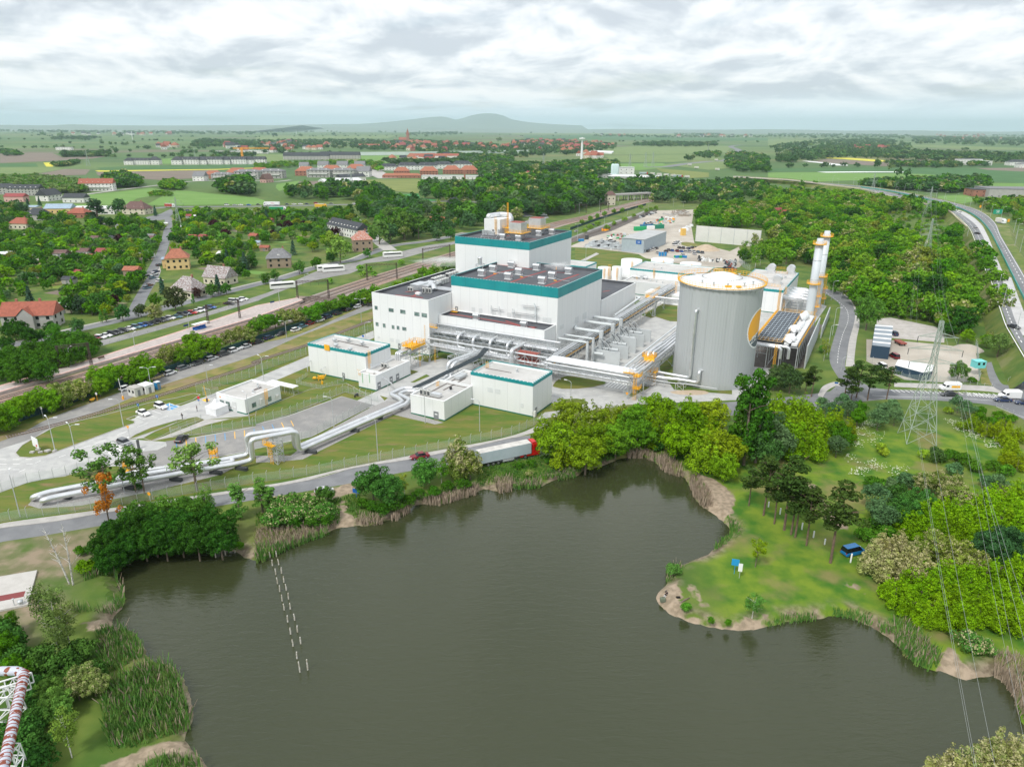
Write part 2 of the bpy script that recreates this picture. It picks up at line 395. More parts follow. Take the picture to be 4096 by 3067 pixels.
 ba=N_.new('ShaderNodeAttribute');ba.attribute_name='bank'
 soil=mx(mr(cX(.9,7),.4,.6),(.13,.10,.065),(.27,.22,.155))
 k=aO('MULTIPLY',ba.outputs['Fac'],mr(cX(.16,3),.42,.56),T=T);am=mx(k,de,soil)
 def atr(n_):
  q_=N_.new('ShaderNodeAttribute');q_.attribute_name=n_;return q_.outputs['Fac']
 df=mx(mr(cX(.22,9),.36,.62),(.040,.135,.003),(.15,.225,.012));df=mx(mr(cX(.09,8),.52,.64),df,(.19,.18,.055))
 df=mx(aO('MULTIPLY',ba.outputs['Fac'],mr(cX(.16,3),.42,.56),T=T),df,soil)
 am=mx(atr('park'),am,df)
 d7=mx(mr(cX(.3,9),.4,.6),(.27,.215,.145),(.15,.15,.07));d7=mx(mr(cX(.1,7),.52,.64),d7,(.075,.13,.02))
 am=mx(atr('wild'),am,d7)
 sand=mx(mr(cX(.9,7),.4,.6),(.37,.29,.21),(.24,.19,.13));am=mx(mr(aO('ADD',atr('sand'),aO('MULTIPLY',aO('SUBTRACT',cX(.45,6),.5,T=T),1.5,T=T),T=T),.42,.62),am,sand)
 vo=N_.new('ShaderNodeTexVoronoi');dv(vo,'Scale',1);mp=N_.new('ShaderNodeMapping');dv(mp,'Rotation',(0,0,.5))
 dv(mp,'Scale',(1/900,1/300,1));l.new(g.outputs['Position'],mp.inputs[0]);l.new(mp.outputs[0],vo.inputs['Vector'])
 sx=N_.new('ShaderNodeSeparateColor');l.new(vo.outputs['Color'],sx.inputs[0])
 rp=N_.new('ShaderNodeValToRGB');rp.color_ramp.interpolation='CONSTANT';l.new(sx.outputs[0],rp.inputs[0])
 e=rp.color_ramp.elements;e[0].color=(.065,.14,.03,1);e[1].position=.9;e[1].color=(.18,.19,.065,1)
 for p_,c_ in((.15,(.11,.18,.045)),(.35,(.05,.12,.03)),(.5,(.13,.20,.055)),(.68,(.07,.145,.035)),(.82,(.16,.135,.09))):
  q=e.new(p_);q.color=(*c_,1)
 sp=N_.new('ShaderNodeSeparateXYZ');l.new(g.outputs['Position'],sp.inputs[0])
 far=mx(mr(cX(.004,3),.35,.7),rp.outputs[0],(.08,.145,.035))
 l.new(mx(mr(sp.outputs[1],600,1100),am,far),bs.inputs['Base Color'])
 me.materials.append(M)
 return o
bT()
def b7():
 P=[(-118,22),(178,22),(178,198),(-118,198)]
 mb=MB().poly([(x,y,-1.)for x,y in P])
 M=bpy.data.materials.new('lake_water');M.use_nodes=True;T=M.node_tree;N_=T.nodes;l=T.links;b=N_['Principled BSDF']
 dv(b,'Base Color',(.038,.045,.019,1));dv(b,'Roughness',.05);dv(b,'IOR',1.5)
 g=N_.new('ShaderNodeNewGeometry');mp=N_.new('ShaderNodeMapping');mp.inputs['Rotation'].default_value=(0,0,rD(-32));dv(mp,'Scale',(.45,1.5,1))
 l.new(g.outputs['Position'],mp.inputs[0])
 def wv(s,d):
  x=N_.new('ShaderNodeTexNoise');dv(x,'Scale',s);dv(x,'Detail',d);dv(x,'Distortion',.6);l.new(mp.outputs[0],x.inputs['Vector']);return x.outputs[0]
 h=aO('ADD',aO('MULTIPLY',wv(.8,4),1.,T=T),aO('MULTIPLY',wv(3.6,2),.25,T=T),T=T)
 x=N_.new('ShaderNodeTexNoise');dv(x,'Scale',.02);dv(x,'Detail',2);l.new(g.outputs['Position'],x.inputs['Vector'])
 sp=N_.new('ShaderNodeSeparateXYZ');l.new(g.outputs['Position'],sp.inputs[0])
 q=N_.new('ShaderNodeMapRange');l.new(aO('ADD',aO('SUBTRACT',sp.outputs[1],aO('MULTIPLY',sp.outputs[0],-.25,T=T),T=T),aO('MULTIPLY',x.outputs[0],60,T=T),T=T),q.inputs[0])
 dv(q,1,85);dv(q,2,185);dv(q,3,.10);dv(q,4,.012)
 bp=N_.new('ShaderNodeBump');dv(bp,'Strength',1);l.new(aO('MULTIPLY',h,q.outputs[0],T=T),bp.inputs['Height']);dv(bp,'Distance',1.)
 l.new(bp.outputs[0],b.inputs['Normal'])
 return aK(mb.bd('lake_water',M),kind='structure')
b7()
# ================================================================ fields and meadows far off
FLD=[('wheat','1 1270,795 1420,715 1530,675 1650,680 1800,700 2000,715 2211,738 2 80,762 60,795 0,800 1 2100,792 1700,800 1400,805'),('wheat','1 860,765 700,735 720,715 1000,690 1300,655 1420,665 1340,715 1180,745 1090,800 800,792'),('wheat','1 150,800 560,790 1000,800 1100,812 900,830 400,850 160,830'),('dark','1 830,478 1200,462 2211,447 2211,476 1500,494 900,500'),('rape','1 820,503 1500,495 1900,490 2211,478 2211,483 1900,496 850,513'),('soil','1 830,516 1500,506 1900,497 1780,530 1690,570 1380,585 900,560 840,540'),('soil','1 250,545 560,490 780,495 740,540 500,548'),('pale','1 0,475 500,478 540,490 250,540 0,548'),('soil','1 0,355 450,350 540,388 960,375 800,400 400,422 0,438'),('dark','1 0,441 310,441 330,470 0,473'),('rape','1 375,435 460,433 460,470 400,470'),('wheat','1 1230,415 1500,395 2211,392 2211,442 1300,445 1100,455'),('pale','2 0,362 280,360 280,420 120,428 0,425'),('olive','2 800,660 930,582 1400,577 1440,600 1930,612 1930,650 1800,660 1400,700 1180,680 1000,640'),('soil','2 350,600 640,588 610,615 450,630'),('wheat','2 180,620 380,590 330,635 200,680 170,650'),('wheat','2 850,376 1250,372 1300,400 1000,420 860,402'),('soil','2 920,465 1040,463 1050,490 940,490'),('emerald','2 1170,712 1400,702 1420,740 1600,760 1400,775 1200,748'),('pale','2 0,205 1200,200 1150,225 600,232 0,240'),('wheat','2 200,430 1000,425 1400,410 1500,425 1200,460 800,440 300,460'),('pale','3 640,318 1100,290 1400,280 1900,290 1850,345 1300,360 880,365 640,335'),('pale','3 800,375 1600,366 1850,400 1400,430 880,430'),('wheat','3 900,445 1300,440 1400,470 1100,500 920,492'),('pale','3 0,162 700,172 1400,180 1400,200 700,190 0,190'),('dark','3 100,200 700,195 1400,215 2211,222 2211,245 1800,245 700,235 100,222'),('olive','3 1240,482 1700,522 1700,560 1540,570 1290,512'),('pale','3 1300,450 1900,400 1900,480 1700,500'),('dark','4 0,482 800,476 1700,482 2211,500 2211,615 1900,600 1700,560 1300,530 400,512 0,515'),('wheat','4 0,520 400,518 1300,532 1700,555 1850,590 1300,582 700,590 400,600 160,568 0,565'),('foil','4 420,514 800,511 1240,513 1240,518 800,519 500,521'),('rape','4 510,391 700,393 980,412 1120,428 900,424 650,404 500,396'),('soil','4 330,432 500,402 700,412 1000,432 1600,447 1600,462 1000,466 600,442'),('foil','4 290,417 360,421 500,435 690,455 690,461 560,458 470,440 350,428'),('soil','4 1000,400 1500,412 1640,442 1130,430'),('soil','4 1800,482 2211,478 2211,512 1900,498'),('wheat','4 1470,722 1700,712 1830,760 1600,805 1460,762'),('pale','4 0,232 200,236 700,246 600,262 0,290'),('pale','4 1250,282 1700,290 2211,310 2211,325 1700,320 1250,292'),('wheat','4 1880,610 2211,615 2211,650 1900,640')]
for i,(k,s)in eN(FLD):az('field',s,.06+.02*(i%7)+.002*i,mf[k])
# ================================================================ roads, yards, railway
az('lawn','x -60,660 180,590 400,470 640,385 900,290 5 1300,905 1500,840 2211,600 6 0,610 400,500 1003,240',.003,bI)
shape('lawn',[V2(W(a,b))for a,b in((-35,-118),(-36,60),(-10,62),(-4,0),(0,0),(24,0),(66,0),(90,-24),(82,-44.5),(68.5,-66),(52,-89),(27,-119.5),(14,-135),(-8,-150),(-30,-135))],.006,be)
shape('verge',al('x 640,384 1060,240 5 1390,950 2211,690 6 0,660 1005,290 1015,390 700,505 440,605 0,745 5 2211,775 1680,950 1100,1120')+al('x 640,500'),.010,bI,smooth=1)
shape('verge',al('x -60,640 180,560 400,450 640,360 900,270 1000,250 1040,290 900,330 640,395 400,470 180,600 -60,690'),.010,bI,smooth=1)
shape('forecourt',al('x -300,760 0,675 150,640 330,585 455,545 640,480 620,470 760,520 1000,520 1140,470 5 1200,1205 1460,1105 1560,1130 1880,1010 6 0,890 450,700 1015,480 1020,542 450,792 160,916 0,985 5 2140,1215 1870,1240 1760,1250 1700,1222 1640,1238 1540,1250 1310,1432 1240,1408 1110,1418 5 1430,1440 a 1700,100 2211,10 6 0,1288 280,1213 740,1046 1080,1140 1000,1132 480,1395 0,1500 a 2100,238 1300,372 1110,372 1010,352 800,367 560,442 350,472 230,500 0,582 -500,760'),.014,cq)
az('parking_lot','5 1430,1435 1440,1470 1430,1490 a 1430,180 1360,215 1210,230 1300,365 2100,232 6 0,1495 480,1390 1000,1128 1075,1138 742,1050 282,1218 0,1292 a 2211,15 1700,106',.018,aQ)
isl=al('x 130,765 185,702 300,632 455,548 560,520 640,500 900,440 1100,385 1269,340 y 0,620 80,600 160,580 215,590 150,635 60,665 0,680 x 1269,405 1070,478 1140,497 1135,515 1000,562 760,650 560,725 380,790 250,806 165,800')
shape('lawn_island',isl,.022,be);dD('kerb',isl+[isl[0]],0,.13,.2)
for s in('5 1110,1418 1165,1380 1300,1320 1540,1250 1520,1272 1380,1330 1165,1405','5 1235,1408 1340,1350 1620,1240 1700,1224 1755,1246 1560,1310 1310,1432','5 1480,1402 1760,1300 2000,1240 2150,1217 2211,1200 6 0,1172 200,1092 460,990 780,935 990,1050 770,1010 280,1205 0,1290 5 2211,1308 1760,1370'):
 P=al(s);shape('lawn',P,.024,be);dD('kerb',P+[P[0]],0,.1,.12)
band('footpath',al('5 1480,1400 1800,1290 2000,1240'),al('5 1310,1432 1600,1320 1770,1250'),.027,aw)
mk=MB()
for s in('5 1170,1218 1255,1250','5 1240,1190 1330,1222','5 1305,1168 1395,1200','5 1100,1240 1425,1110','5 1385,1140 1480,1165'):
 P=al(s)
 if(P[1]-P[0]).length>.3:ao(mk,P,.08,-.08,.032)
for x0,y0,x1,y1 in((1010,1475,1040,1466),(980,1483,1075,1530),(955,1492,1040,1540),(930,1500,1000,1548),(905,1510,970,1552),(1000,1468,1110,1515),(1035,1455,1150,1505)):ao(mk,[G('5',x0,y0),G('5',x1,y1)],.25,-.25,.032)
a5(mk,al('5 1620,1157 1380,1240 1150,1325 950,1410 780,1470'),.15,3,3,.032)
a5(mk,al('5 780,1470 690,1500 500,1575'),.15,4,2,.032)
for s in('x 0,860 340,855','x 0,905 230,905','x 0,820 300,818','x 300,850 400,800','x 500,800 590,770','x 640,750 720,720','x 760,750 850,715','x 0,930 60,915','x 160,925 230,895','x 310,865 350,845','x 630,800 730,765'):a5(mk,al(s),.18,1.5,1.5,.032)
for i in rN(7):
 c=G('x',915+i*28,690-i*10);mk.add([(c.x-.35,c.y-.1,.032),(c.x+.35,c.y+.1,.032),(c.x+.25,c.y-.6,.032)],((0,2,1),))
for s in('7 745,1050 875,1040','7 370,1040 450,1048','7 470,1020 510,1022','7 700,1000 820,985'):ao(mk,al(s),.08,-.08,.032)
for i in rN(7):ao(mk,[G('7',862+i*26,918+i*4),G('7',800+i*27,962+i*5)],.28,-.28,.05)
aK(mk.bd('road_marking',aR),kind='structure')
def a7(s,loc,size,yaw,m,name='road_lettering',parent=None,rot=None,ext=.0,z=None):
 cu=bpy.data.curves.new(name,'FONT');cu.body=s;cu.size=size;cu.extrude=ext;cu.align_x='CENTER';cu.align_y='CENTER';cu.fill_mode='BOTH'
 o=bpy.data.objects.new(name,cu);dg=bpy.context.evaluated_depsgraph_get()
 me=bpy.data.meshes.new_from_object(o);bpy.data.objects.remove(o);me.materials.clear();me.materials.append(m)
 n=bk(name,me);n.rotation_euler=rot or(0,0,yaw)
 if parent is not None:
  r=parent
  while r.parent:r=r.parent
  n.parent=parent;n.location=Vector(loc)-r.location
 else:n.location=loc;aK(n,kind='structure')
 return n
a7('STOP',G('x',1165,755)+av(.034),1.7,bN+pi/2+.0,aR)
a7('BUS',G('x',1030,768)+av(.034),1.6,bN+pi/2,aR)
mt={'b':MB(),'y':MB()}
for i in rN(13):
 if i<9:p=G('5',1522+i*84,1428-i*12.5);q=G('5',1526+i*84,1488-i*12.5)
 else:p=G('6',55+(i-9)*82,1305-(i-9)*16);q=G('6',78+(i-9)*82,1352-(i-9)*16)
 ao(mt['b'if i%5 in(0,3,4)else 'y'],[p,q],.09,-.09,.03)
aK(mt['b'].bd('bay_lines',b5),kind='structure');aK(mt['y'].bd('bay_lines',bO),kind='structure')
mt=MB()
for i in rN(9):
 p=G('6',285+i*51,1240-i*19);q=G('6',380+i*51,1270-i*19);a5(mt,[p,q],.1,1,.5,.03)
aK(mt.bd('bay_lines',ak),kind='structure')
az('disabled_bay','5 1425,1122 1460,1106 1545,1136 1480,1166 1445,1165',.03,b5)
mt=MB();P=al('5 1425,1122 1460,1106 1545,1136 1480,1166 1425,1122');ao(mt,P,.12,-.12,.034);ao(mt,al('5 1462,1112 1470,1160'),.1,-.1,.034);ao(mt,al('5 1440,1130 1520,1150'),.1,-.1,.034);aK(mt.bd('road_marking',aR),kind='structure')
az('yellow_plate','5 1742,1078 1785,1066 1815,1082 1772,1095',.034,bO);az('yellow_plate','5 1828,1104 1850,1095 1870,1104 1850,1113',.034,bO)
band('park_street',al('x -300,760 -60,690 180,598 400,478 640,388 900,295 5 1300,908 1500,842 2211,602 6 400,502 1003,242 6 1400,120'),al('x -300,830 -60,745 100,700 240,660 440,545 640,478 900,390 5 1180,1040 1390,955 2211,690 6 400,520 1005,290 6 1420,160'),.020,aQ)
shape('park_street',al('z -30,420 250,310 480,240 600,190 600,200 490,260 270,335 -30,445'),.02,aQ)
FR_N=al('a -300,960 0,893 500,830 990,745 b 400,705 840,590 1350,510 1900,400 2211,330 7 225,1380 560,1330');FR_S=al('a -300,1080 0,1010 400,950 800,880 b 175,830 500,775 905,700 1400,600 1960,545 c 0,530 250,480 600,420')
band('factory_road',FR_N,FR_S,.02,ak,6)
band('pavement',al('a -300,930 0,850 500,780 990,712 b 110,730 440,665 800,580 1460,455 2211,308 7 300,1255'),al('a -300,958 0,890 500,828 990,743 b 130,752 440,690 840,588 1350,508 1900,398 2211,328 7 320,1330'),.026,aw)
dD('kerb',aG(ai(FR_N,4),.1),0,.14,.18)
band('footpath',al('c 600,330 900,280 1250,330'),al('c 620,420 900,330 1200,360'),.02,bQ)
shape('setts',al('6 995,1140 1130,1085 1345,1120 1350,1198 1620,1274 1548,1290 1188,1206 400,1592 200,1610 0,1620 a 2211,270 1900,430 1300,575 700,695 340,720 240,690 300,620 900,500 1500,400 2100,300 6 0,1560 300,1560 480,1420'),.028,c7)
shape('works_yard',[V2(W(a,b))for a,b in((30.8,-50),(50,-46),(50.6,-32),(82,-19.5),(83,-33),(87,-28),(93,-20),(101,-10),(134,14),(137,150),(110,180),(30,182),(10,180),(5,118),(66,118),(66,0),(20,0),(20,-3),(0,-3),(-3,-21),(30.8,-20))],.012,cq)
for s in('6 1165,640 1210,650 1210,690 1165,692','6 1350,722 1450,690 1640,690 1625,715 1480,752','6 1335,818 1405,832 1340,862','6 1330,928 1470,857 1502,872 1370,928','6 1070,1040 1140,1060 1110,1085','6 735,1042 780,1018 890,1040 845,1068','7 1115,345 1300,250 1430,265 1425,402 1365,400 1240,360 1200,372','7 1440,650 1280,740 1265,800 1400,990 1900,1030 1900,900 1500,700','7 240,1190 450,1070 560,1066 620,1076 660,1100 500,1160','7 1000,1040 1120,960 1190,965 1080,1060','z 0,512 120,515 400,548 535,568 480,600 240,690 140,660 0,620'):
 shape('lawn',al(s),.020,be)
P=al('7 345,965 370,925 430,880 500,868 700,895 820,922 800,945 700,970 560,985 430,985');shape('lawn',P,.02,be,smooth=2);dD('kerb',P+[P[0]],0,.12,.15)
az('dark_yard','t 650,560 830,560 985,500 1095,470 985,745 860,760 660,740',.022,b6)
az('bare_soil','7 1120,860 1230,830 1240,960 1130,940',.024,cr,1);az('bare_soil','7 1350,1000 1640,990 1720,1020 1600,1040 1400,1030',.024,cr,1)
band('footpath',al('7 1000,1080 1110,1010 1190,975'),al('7 1060,1090 1150,1030 1215,985'),.026,aw)
az('plinth','7 1180,968 1240,955 1410,1000 1370,1003',.03,cq);az('plinth','z 45,618 180,552 205,562 90,620',.03,aw)
az('storage_yard','z -60,505 200,395 590,228 700,195 1000,188 1220,185 1000,230 985,330 1000,420 1010,470 1269,530 3 1880,1200 1960,1160 2000,1300 1960,1340 1740,1340 z 1269,700 1170,690 600,600 540,566 400,546 120,512',.03,bQ)
az('weedy_patch','z 900,455 1060,478 1110,492 1050,512 900,495',.036,bI,1)
shape('siding_bed',al('z -60,440 300,310 500,245 640,195 700,190 690,205 520,275 310,370 -60,478'),.034,b6)
band('coach_park',al('5 830,575 1500,400 1850,300 2150,205 2 80,1565 150,1535 400,1425 550,1360 700,1325 880,1290 1000,1262 1300,1190 1500,1145 1830,1085 3 300,880'),al('5 880,612 1500,440 2211,228 2 0,1628 400,1480 700,1410 880,1375 895,1312 1200,1275 1440,1212 1830,1105 3 320,910'),.02,aQ)
RS=ai(al('5 -300,660 0,620 360,560 560,500 1000,400 1150,362 1700,215 2211,85 2 200,1440 560,1330 830,1280 1000,1215 1200,1150 1500,1110 1830,1040'),5);aJ('residential_street',RS,6,.02,ak)
aJ('pavement',aG(RS,4.1),1.6,.024,aw)
GS=ai(al('5 1150,352 1215,200 1330,0 1 1300,1400 1400,1200 1440,1060 1455,960 1450,905'),5);aJ('garden_street',GS,5.6,.026,ak)
az('street_verge','5 1290,160 1370,0 1 1340,1500 1390,1370 1360,1240 1320,1500',.022,aw)
MR=ai(al('1 -100,850 600,842 1300,828 1500,817 2211,812 2 400,805 880,793 1400,775 1760,768 2100,800 3 150,900'),5);aJ('main_road',MR,9,.05,ak)
az('roundabout','1 1250,905 1380,880 1440,850 1480,830 1500,870 1470,900 1440,925 1330,935 1270,925',.055,ak,1)
aJ('lane',ai(al('1 60,1060 400,1040 600,1015 780,990 900,960 1100,930 1260,910'),4),4,.05,aw)
aJ('lane',ai(al('1 480,745 700,715 960,680 1160,655 1370,630 1700,595 2211,590 2 150,600 300,585'),4),7,.25,aw)
aJ('lane',ai(al('2 800,880 900,960 1000,1060 1080,1130 1160,1190'),4),9,.03,aw)
aJ('track_road',ai(al('2 1000,495 1080,545 1140,570'),4),30,.2,aw);aJ('track_road',ai(al('2 1860,400 1920,450 1980,490'),3),12,.2,aw)
aJ('main_road',ai(al('3 2211,690 1700,700 1500,700 1200,705 930,705 780,712'),5),9,.05,ak)
aJ('far_road',ai(al('3 1150,475 1330,470 1500,445 1700,425 1860,410 1960,330 1890,295 2000,280 2211,285'),4),24,.3,ak)
aJ('field_track',ai(al('1 0,440 400,428 900,415 1500,405 2211,388'),3),6,.3,c6)
aJ('garden_path',ai(al('1 1880,1270 1890,1150 1920,1010 1900,900'),4),7,.03,c5)
RB=ai(al('5 -120,1085 760,835 1500,605 2211,392 6 410,238 2 420,1612 950,1437 1440,1288 1830,1172 3 320,962 640,892 830,832 1160,747 1330,700'),4)
aJ('railway_ballast',aG(RB,-7.),17,.03,cN);aJ('railway_ballast',aG(RB[40:],-4.6),3.2,.036,ct)
def dh(P,name='railway_track'):
 t=aa(name,P[0],None,None);t['kind']='structure'
 s=MB();
 for q,q2 in zip(ax(P,.65),ax(P,.65)[1:]):
  if q.y>520:break
  s.box((q.x,q.y,.04),(2.5,.24,.1),atan2(q2.y-q.y,q2.x-q.x)+pi/2)
 s.bd('sleepers',cO,t)
 for o in(-.75,.75):
  r=MB();ao(r,P,o+.05,o-.05,.28);pass
  Q=aG(P,o);n=len(Q);A,B=aG(P,o+.05),aG(P,o-.05)
  r.add([(q.x,q.y,z)for z in(.12,.27)for S_ in(A,B)for q in S_],[f for i in rN(n-1)for f in((i,2*n+i,2*n+i+1,i+1),(3*n+i,n+i,n+i+1,3*n+i+1))])
  r.bd('rail',d6,t)
for o in(-1.9,-6.2,-10.6):dh(aG(RB,o))
dh(ai(al('x 60,632 300,575 640,485 900,410 1269,305 5 1680,945 2211,770 6 0,748 440,607 700,508 1012,385'),5));dh(ai(al('z -40,458 300,335 520,257 660,200'),5))
PLn=al('5 -120,1046 2211,365 6 410,215',.95);PLf=al('5 -120,985 800,720 1560,480 2211,262 6 350,195',.95)
pf=aa('station_platform',PLn[0],'long station platform paved grey with red edge strips beside the tracks','platform')
MB().prism([V2(p)for p in PLn]+[V2(p)for p in reversed(PLf)],0,.95).bd('slab',d5,pf)
mb=MB();ao(mb,PLn,.9,.35,.012);ao(mb,PLf,-.3,-.9,.012);mb.bd('edge_strip',c8,pf)
mb=MB();ao(mb,PLn,1.15,.98,.014);ao(mb,PLf,-1.,-1.15,.014);mb.bd('safety_line',aR,pf)
MZ=6.
def mw(s):return al(s,MZ)
Lm=mw('4 -300,560 160,582 450,618 800,660 950,700 1150,745 1400,800 1450,820 1560,850 1640,920 1740,1010 1790,1110 1850,1260 1900,1390 8 1915,0 1950,130 2010,290 2060,430 2110,520 2230,720 2300,860')
Rm=mw('4 -300,540 160,570 450,600 800,630 1000,655 1150,675 1450,735 1700,795 1850,850 2000,895 2070,960 2100,1060 2140,1150 2230,1300 2400,1600')
band('embankment',Lm,Rm,-.05,bq)
mb=MB()
for P,sg in((ai(Lm,4),1),(ai(Rm,4),-1)):
 n=len(P)
 S_=aG(P,7 if sg<0 else-5)
 mb.add([(q.x,q.y,MZ-.05)for q in P]+[(q.x,q.y,-.1)for q in S_],[(i,i+1,n+i+1,n+i)for i in rN(n-1)])
aK(mb.bd('embankment_slope',bq),kind='structure')
a1=mw('4 -300,548 160,576 450,606 800,636 1000,662 1150,685 1450,745 1700,805 1850,862 1960,950 2010,1060 2080,1180 2211,1400 2300,1560');a0=mw('4 -300,555 160,583 450,615 800,645 1000,672 1150,700 1400,755 1600,808 1780,888 1900,995 1980,1135 2080,1335 2211,1600 2300,1800')
band('carriageway',a0,a1,.02,ak)
a2=mw('4 -300,560 160,586 450,619 800,655 950,692 1150,735 1400,792 1560,845 1640,895 1740,990 1790,1090 1850,1250 1900,1380 8 1925,0 1965,130 2020,290 2070,430 2120,520 2240,720');a3=mw('4 -300,557 160,584 450,617 800,650 1000,680 1150,712 1400,770 1600,835 1770,950 1850,1060 1905,1200 1965,1330 8 2010,0 2050,130 2100,290 2150,430 2200,520 2300,700')
band('carriageway',a2,a3,.02,ak)
a4=mw('4 1500,800 1700,862 1830,955 1900,1070 1965,1230 2065,1450 8 2090,0 2140,130 2200,290 2260,430 2320,560');band('paved_strip',mw('4 1500,803 1600,835 1770,950 1850,1060 1905,1200 1965,1330 8 2010,0 2050,130 2100,290 2150,430 2200,520'),a4,.03,mat('ribbed_concrete',(.46,.455,.45),(.54,.535,.53),.25,.9))
tl=MB();d8=ai(mw('4 800,648 1000,675 1150,703 1400,760 1600,813 1780,893 1895,1003 1975,1143 2075,1345 2211,1620 2260,1720'),5)
n=len(d8);A,B=aG(d8,.12),aG(d8,-.12);tl.add([(q.x,q.y,MZ+z)for z in(0,1.1)for S_ in(A,B)for q in S_],[f for i in rN(n-1)for f in((i,2*n+i,2*n+i+1,i+1),(3*n+i,n+i,n+i+1,3*n+i+1),(2*n+i,3*n+i,3*n+i+1,2*n+i+1))])
aK(tl.bd('central_barrier',mat('teal_barrier',(.02,.33,.29),rough=.5)),'long teal barrier down the middle of the curving motorway','barrier')
mk=MB();cl=[(p+q)/2 for p,q in zip(ai(a0,5),ai(a1,5))];a5(mk,[V3(p.x,p.y,MZ)for p in cl],.3,4,6,.03);ao(mk,aG(ai(a1,5),-.6),.12,-.12,.03);ao(mk,ai(a2,5),-.5,-.8,.03)
cl=[(p+q)/2 for p,q in zip(ai(a2,5),ai(a3,5))];a5(mk,cl,.3,3,3,.03);aK(mk.bd('road_marking',aR),kind='structure')
ret=MB()
def aV(mb,P,z0,z1,t=.4):
 n=len(P);A,B=aG(P,t/2),aG(P,-t/2)
 return mb.add([(q.x,q.y,z)for z in(z0,z1)for S_ in(A,B)for q in S_],[f for i in rN(n-1)for f in((i,2*n+i,2*n+i+1,i+1),(3*n+i,n+i,n+i+1,3*n+i+1),(2*n+i,3*n+i,3*n+i+1,2*n+i+1))]+[(0,n,3*n,2*n),(2*n-1,n-1,3*n-1,4*n-1)])
dS=mat('retaining_concrete',(.40,.38,.36),(.34,.325,.31),.3,.9);m_crm=mat('cream_parapet',(.66,.58,.42),rough=.8)
P=aG(ai(Lm,4),-.3);bt=aa('motorway_bridge',P[0],'motorway bridge with grey retaining walls and a cream parapet beyond the trees','bridge')
aV(MB(),P[:34],-.1,MZ-.1).bd('retaining_wall',dS,bt);aV(MB(),P[:40],MZ-.1,MZ+.9,.5).bd('parapet',m_crm,bt)
band('access_road',al('8 430,150 490,160 560,205 622,262 610,400 565,560 532,680 540,770 590,860 640,930 700,990'),al('8 430,90 520,125 640,165 710,225 752,320 742,420 702,560 682,680 664,790 700,850 800,920 900,975'),.024,ak)
band('pavement',al('8 560,130 660,165 745,260 790,400 765,560 745,740 760,790'),al('8 540,125 640,165 710,225 752,320 742,420 702,560 684,680 668,790'),.03,aw)
mk=MB();a5(mk,ai(al('8 500,150 600,225 680,300 690,400 650,500 612,640 600,760'),4),.16,2,1.5,.034)
band('link_road',al('8 540,1000 640,930 760,945 1000,985 1300,1000 1900,1030 2211,1050 2500,1060'),al('8 380,1190 560,1130 760,1100 1000,1075 1200,1075 1560,1090 1960,1130 2211,1250 2500,1400'),.028,ak)
band('factory_road',al('7 225,1385 700,1290 c 1100,200 1500,60 8 200,1050 560,1000'),al('c 260,480 700,400 1200,300 1700,160 8 300,1150 600,1120'),.018,ak)
for i in rN(22):ao(mk,[G('8',1060+i*42,990+i*1.6),G('8',1098+i*42,1010+i*1.6)],.14,-.14,.038)
for i in rN(12):ao(mk,[G('8',1690+i*26,1012+i*2.5),G('8',1735+i*26,1042+i*2.5)],.14,-.14,.038)
for s in('8 1050,990 1500,1000 1980,1035','8 900,1040 1100,1050 1560,1060 1940,1085','8 1970,1135 2100,1190 2211,1230'):ao(mk,ai(al(s),3),.07,-.07,.036)
aK(mk.bd('road_marking',aR),kind='structure')
band('pavement',al('8 1090,930 1500,940 1960,962 2050,975'),al('8 1090,965 1500,985 1900,1005 2050,1035'),.032,aw)
band('footpath',al('8 430,1040 470,965 560,925 620,930'),al('8 470,1060 510,1000 580,960 620,960'),.034,aw)
band('footpath',al('8 1880,760 1905,880 1960,975 2100,1030'),al('8 1930,750 1965,850 2030,945 2140,940'),.036,ak);az('junction','8 2030,985 2110,930 2211,905 2500,900 2500,1060 2211,1055 1990,1035',.034,ak)
az('gravel_yard','8 850,555 1060,562 1530,604 1790,642 1820,800 1825,915 1500,928 1180,905 850,745',.03,bQ)
az('slab_yard','8 940,380 1060,368 1450,448 1525,520 1522,585 1060,543 930,510',.034,mat('old_slabs',(.50,.465,.44),(.42,.39,.36),.25,.95,c3=(.33,.33,.25),sc3=.6,lo3=.6,hi3=.7))
az('dry_verge','8 1830,760 1880,760 1910,880 1960,960 1840,940',.03,bI)
t=aK(shape('concrete_platform',al('a -120,1325 320,1250 240,1545 -120,1620',.35),0,mat('pale_concrete',(.47,.45,.42),(.52,.50,.47),.5,.85),th=.35),'pale concrete slab with a maroon strip at the lower left edge','slab');del t['kind']
az('maroon_strip','a -120,1510 225,1445 208,1495 -120,1560',.36,mat('maroon',(.22,.05,.05),rough=.8))
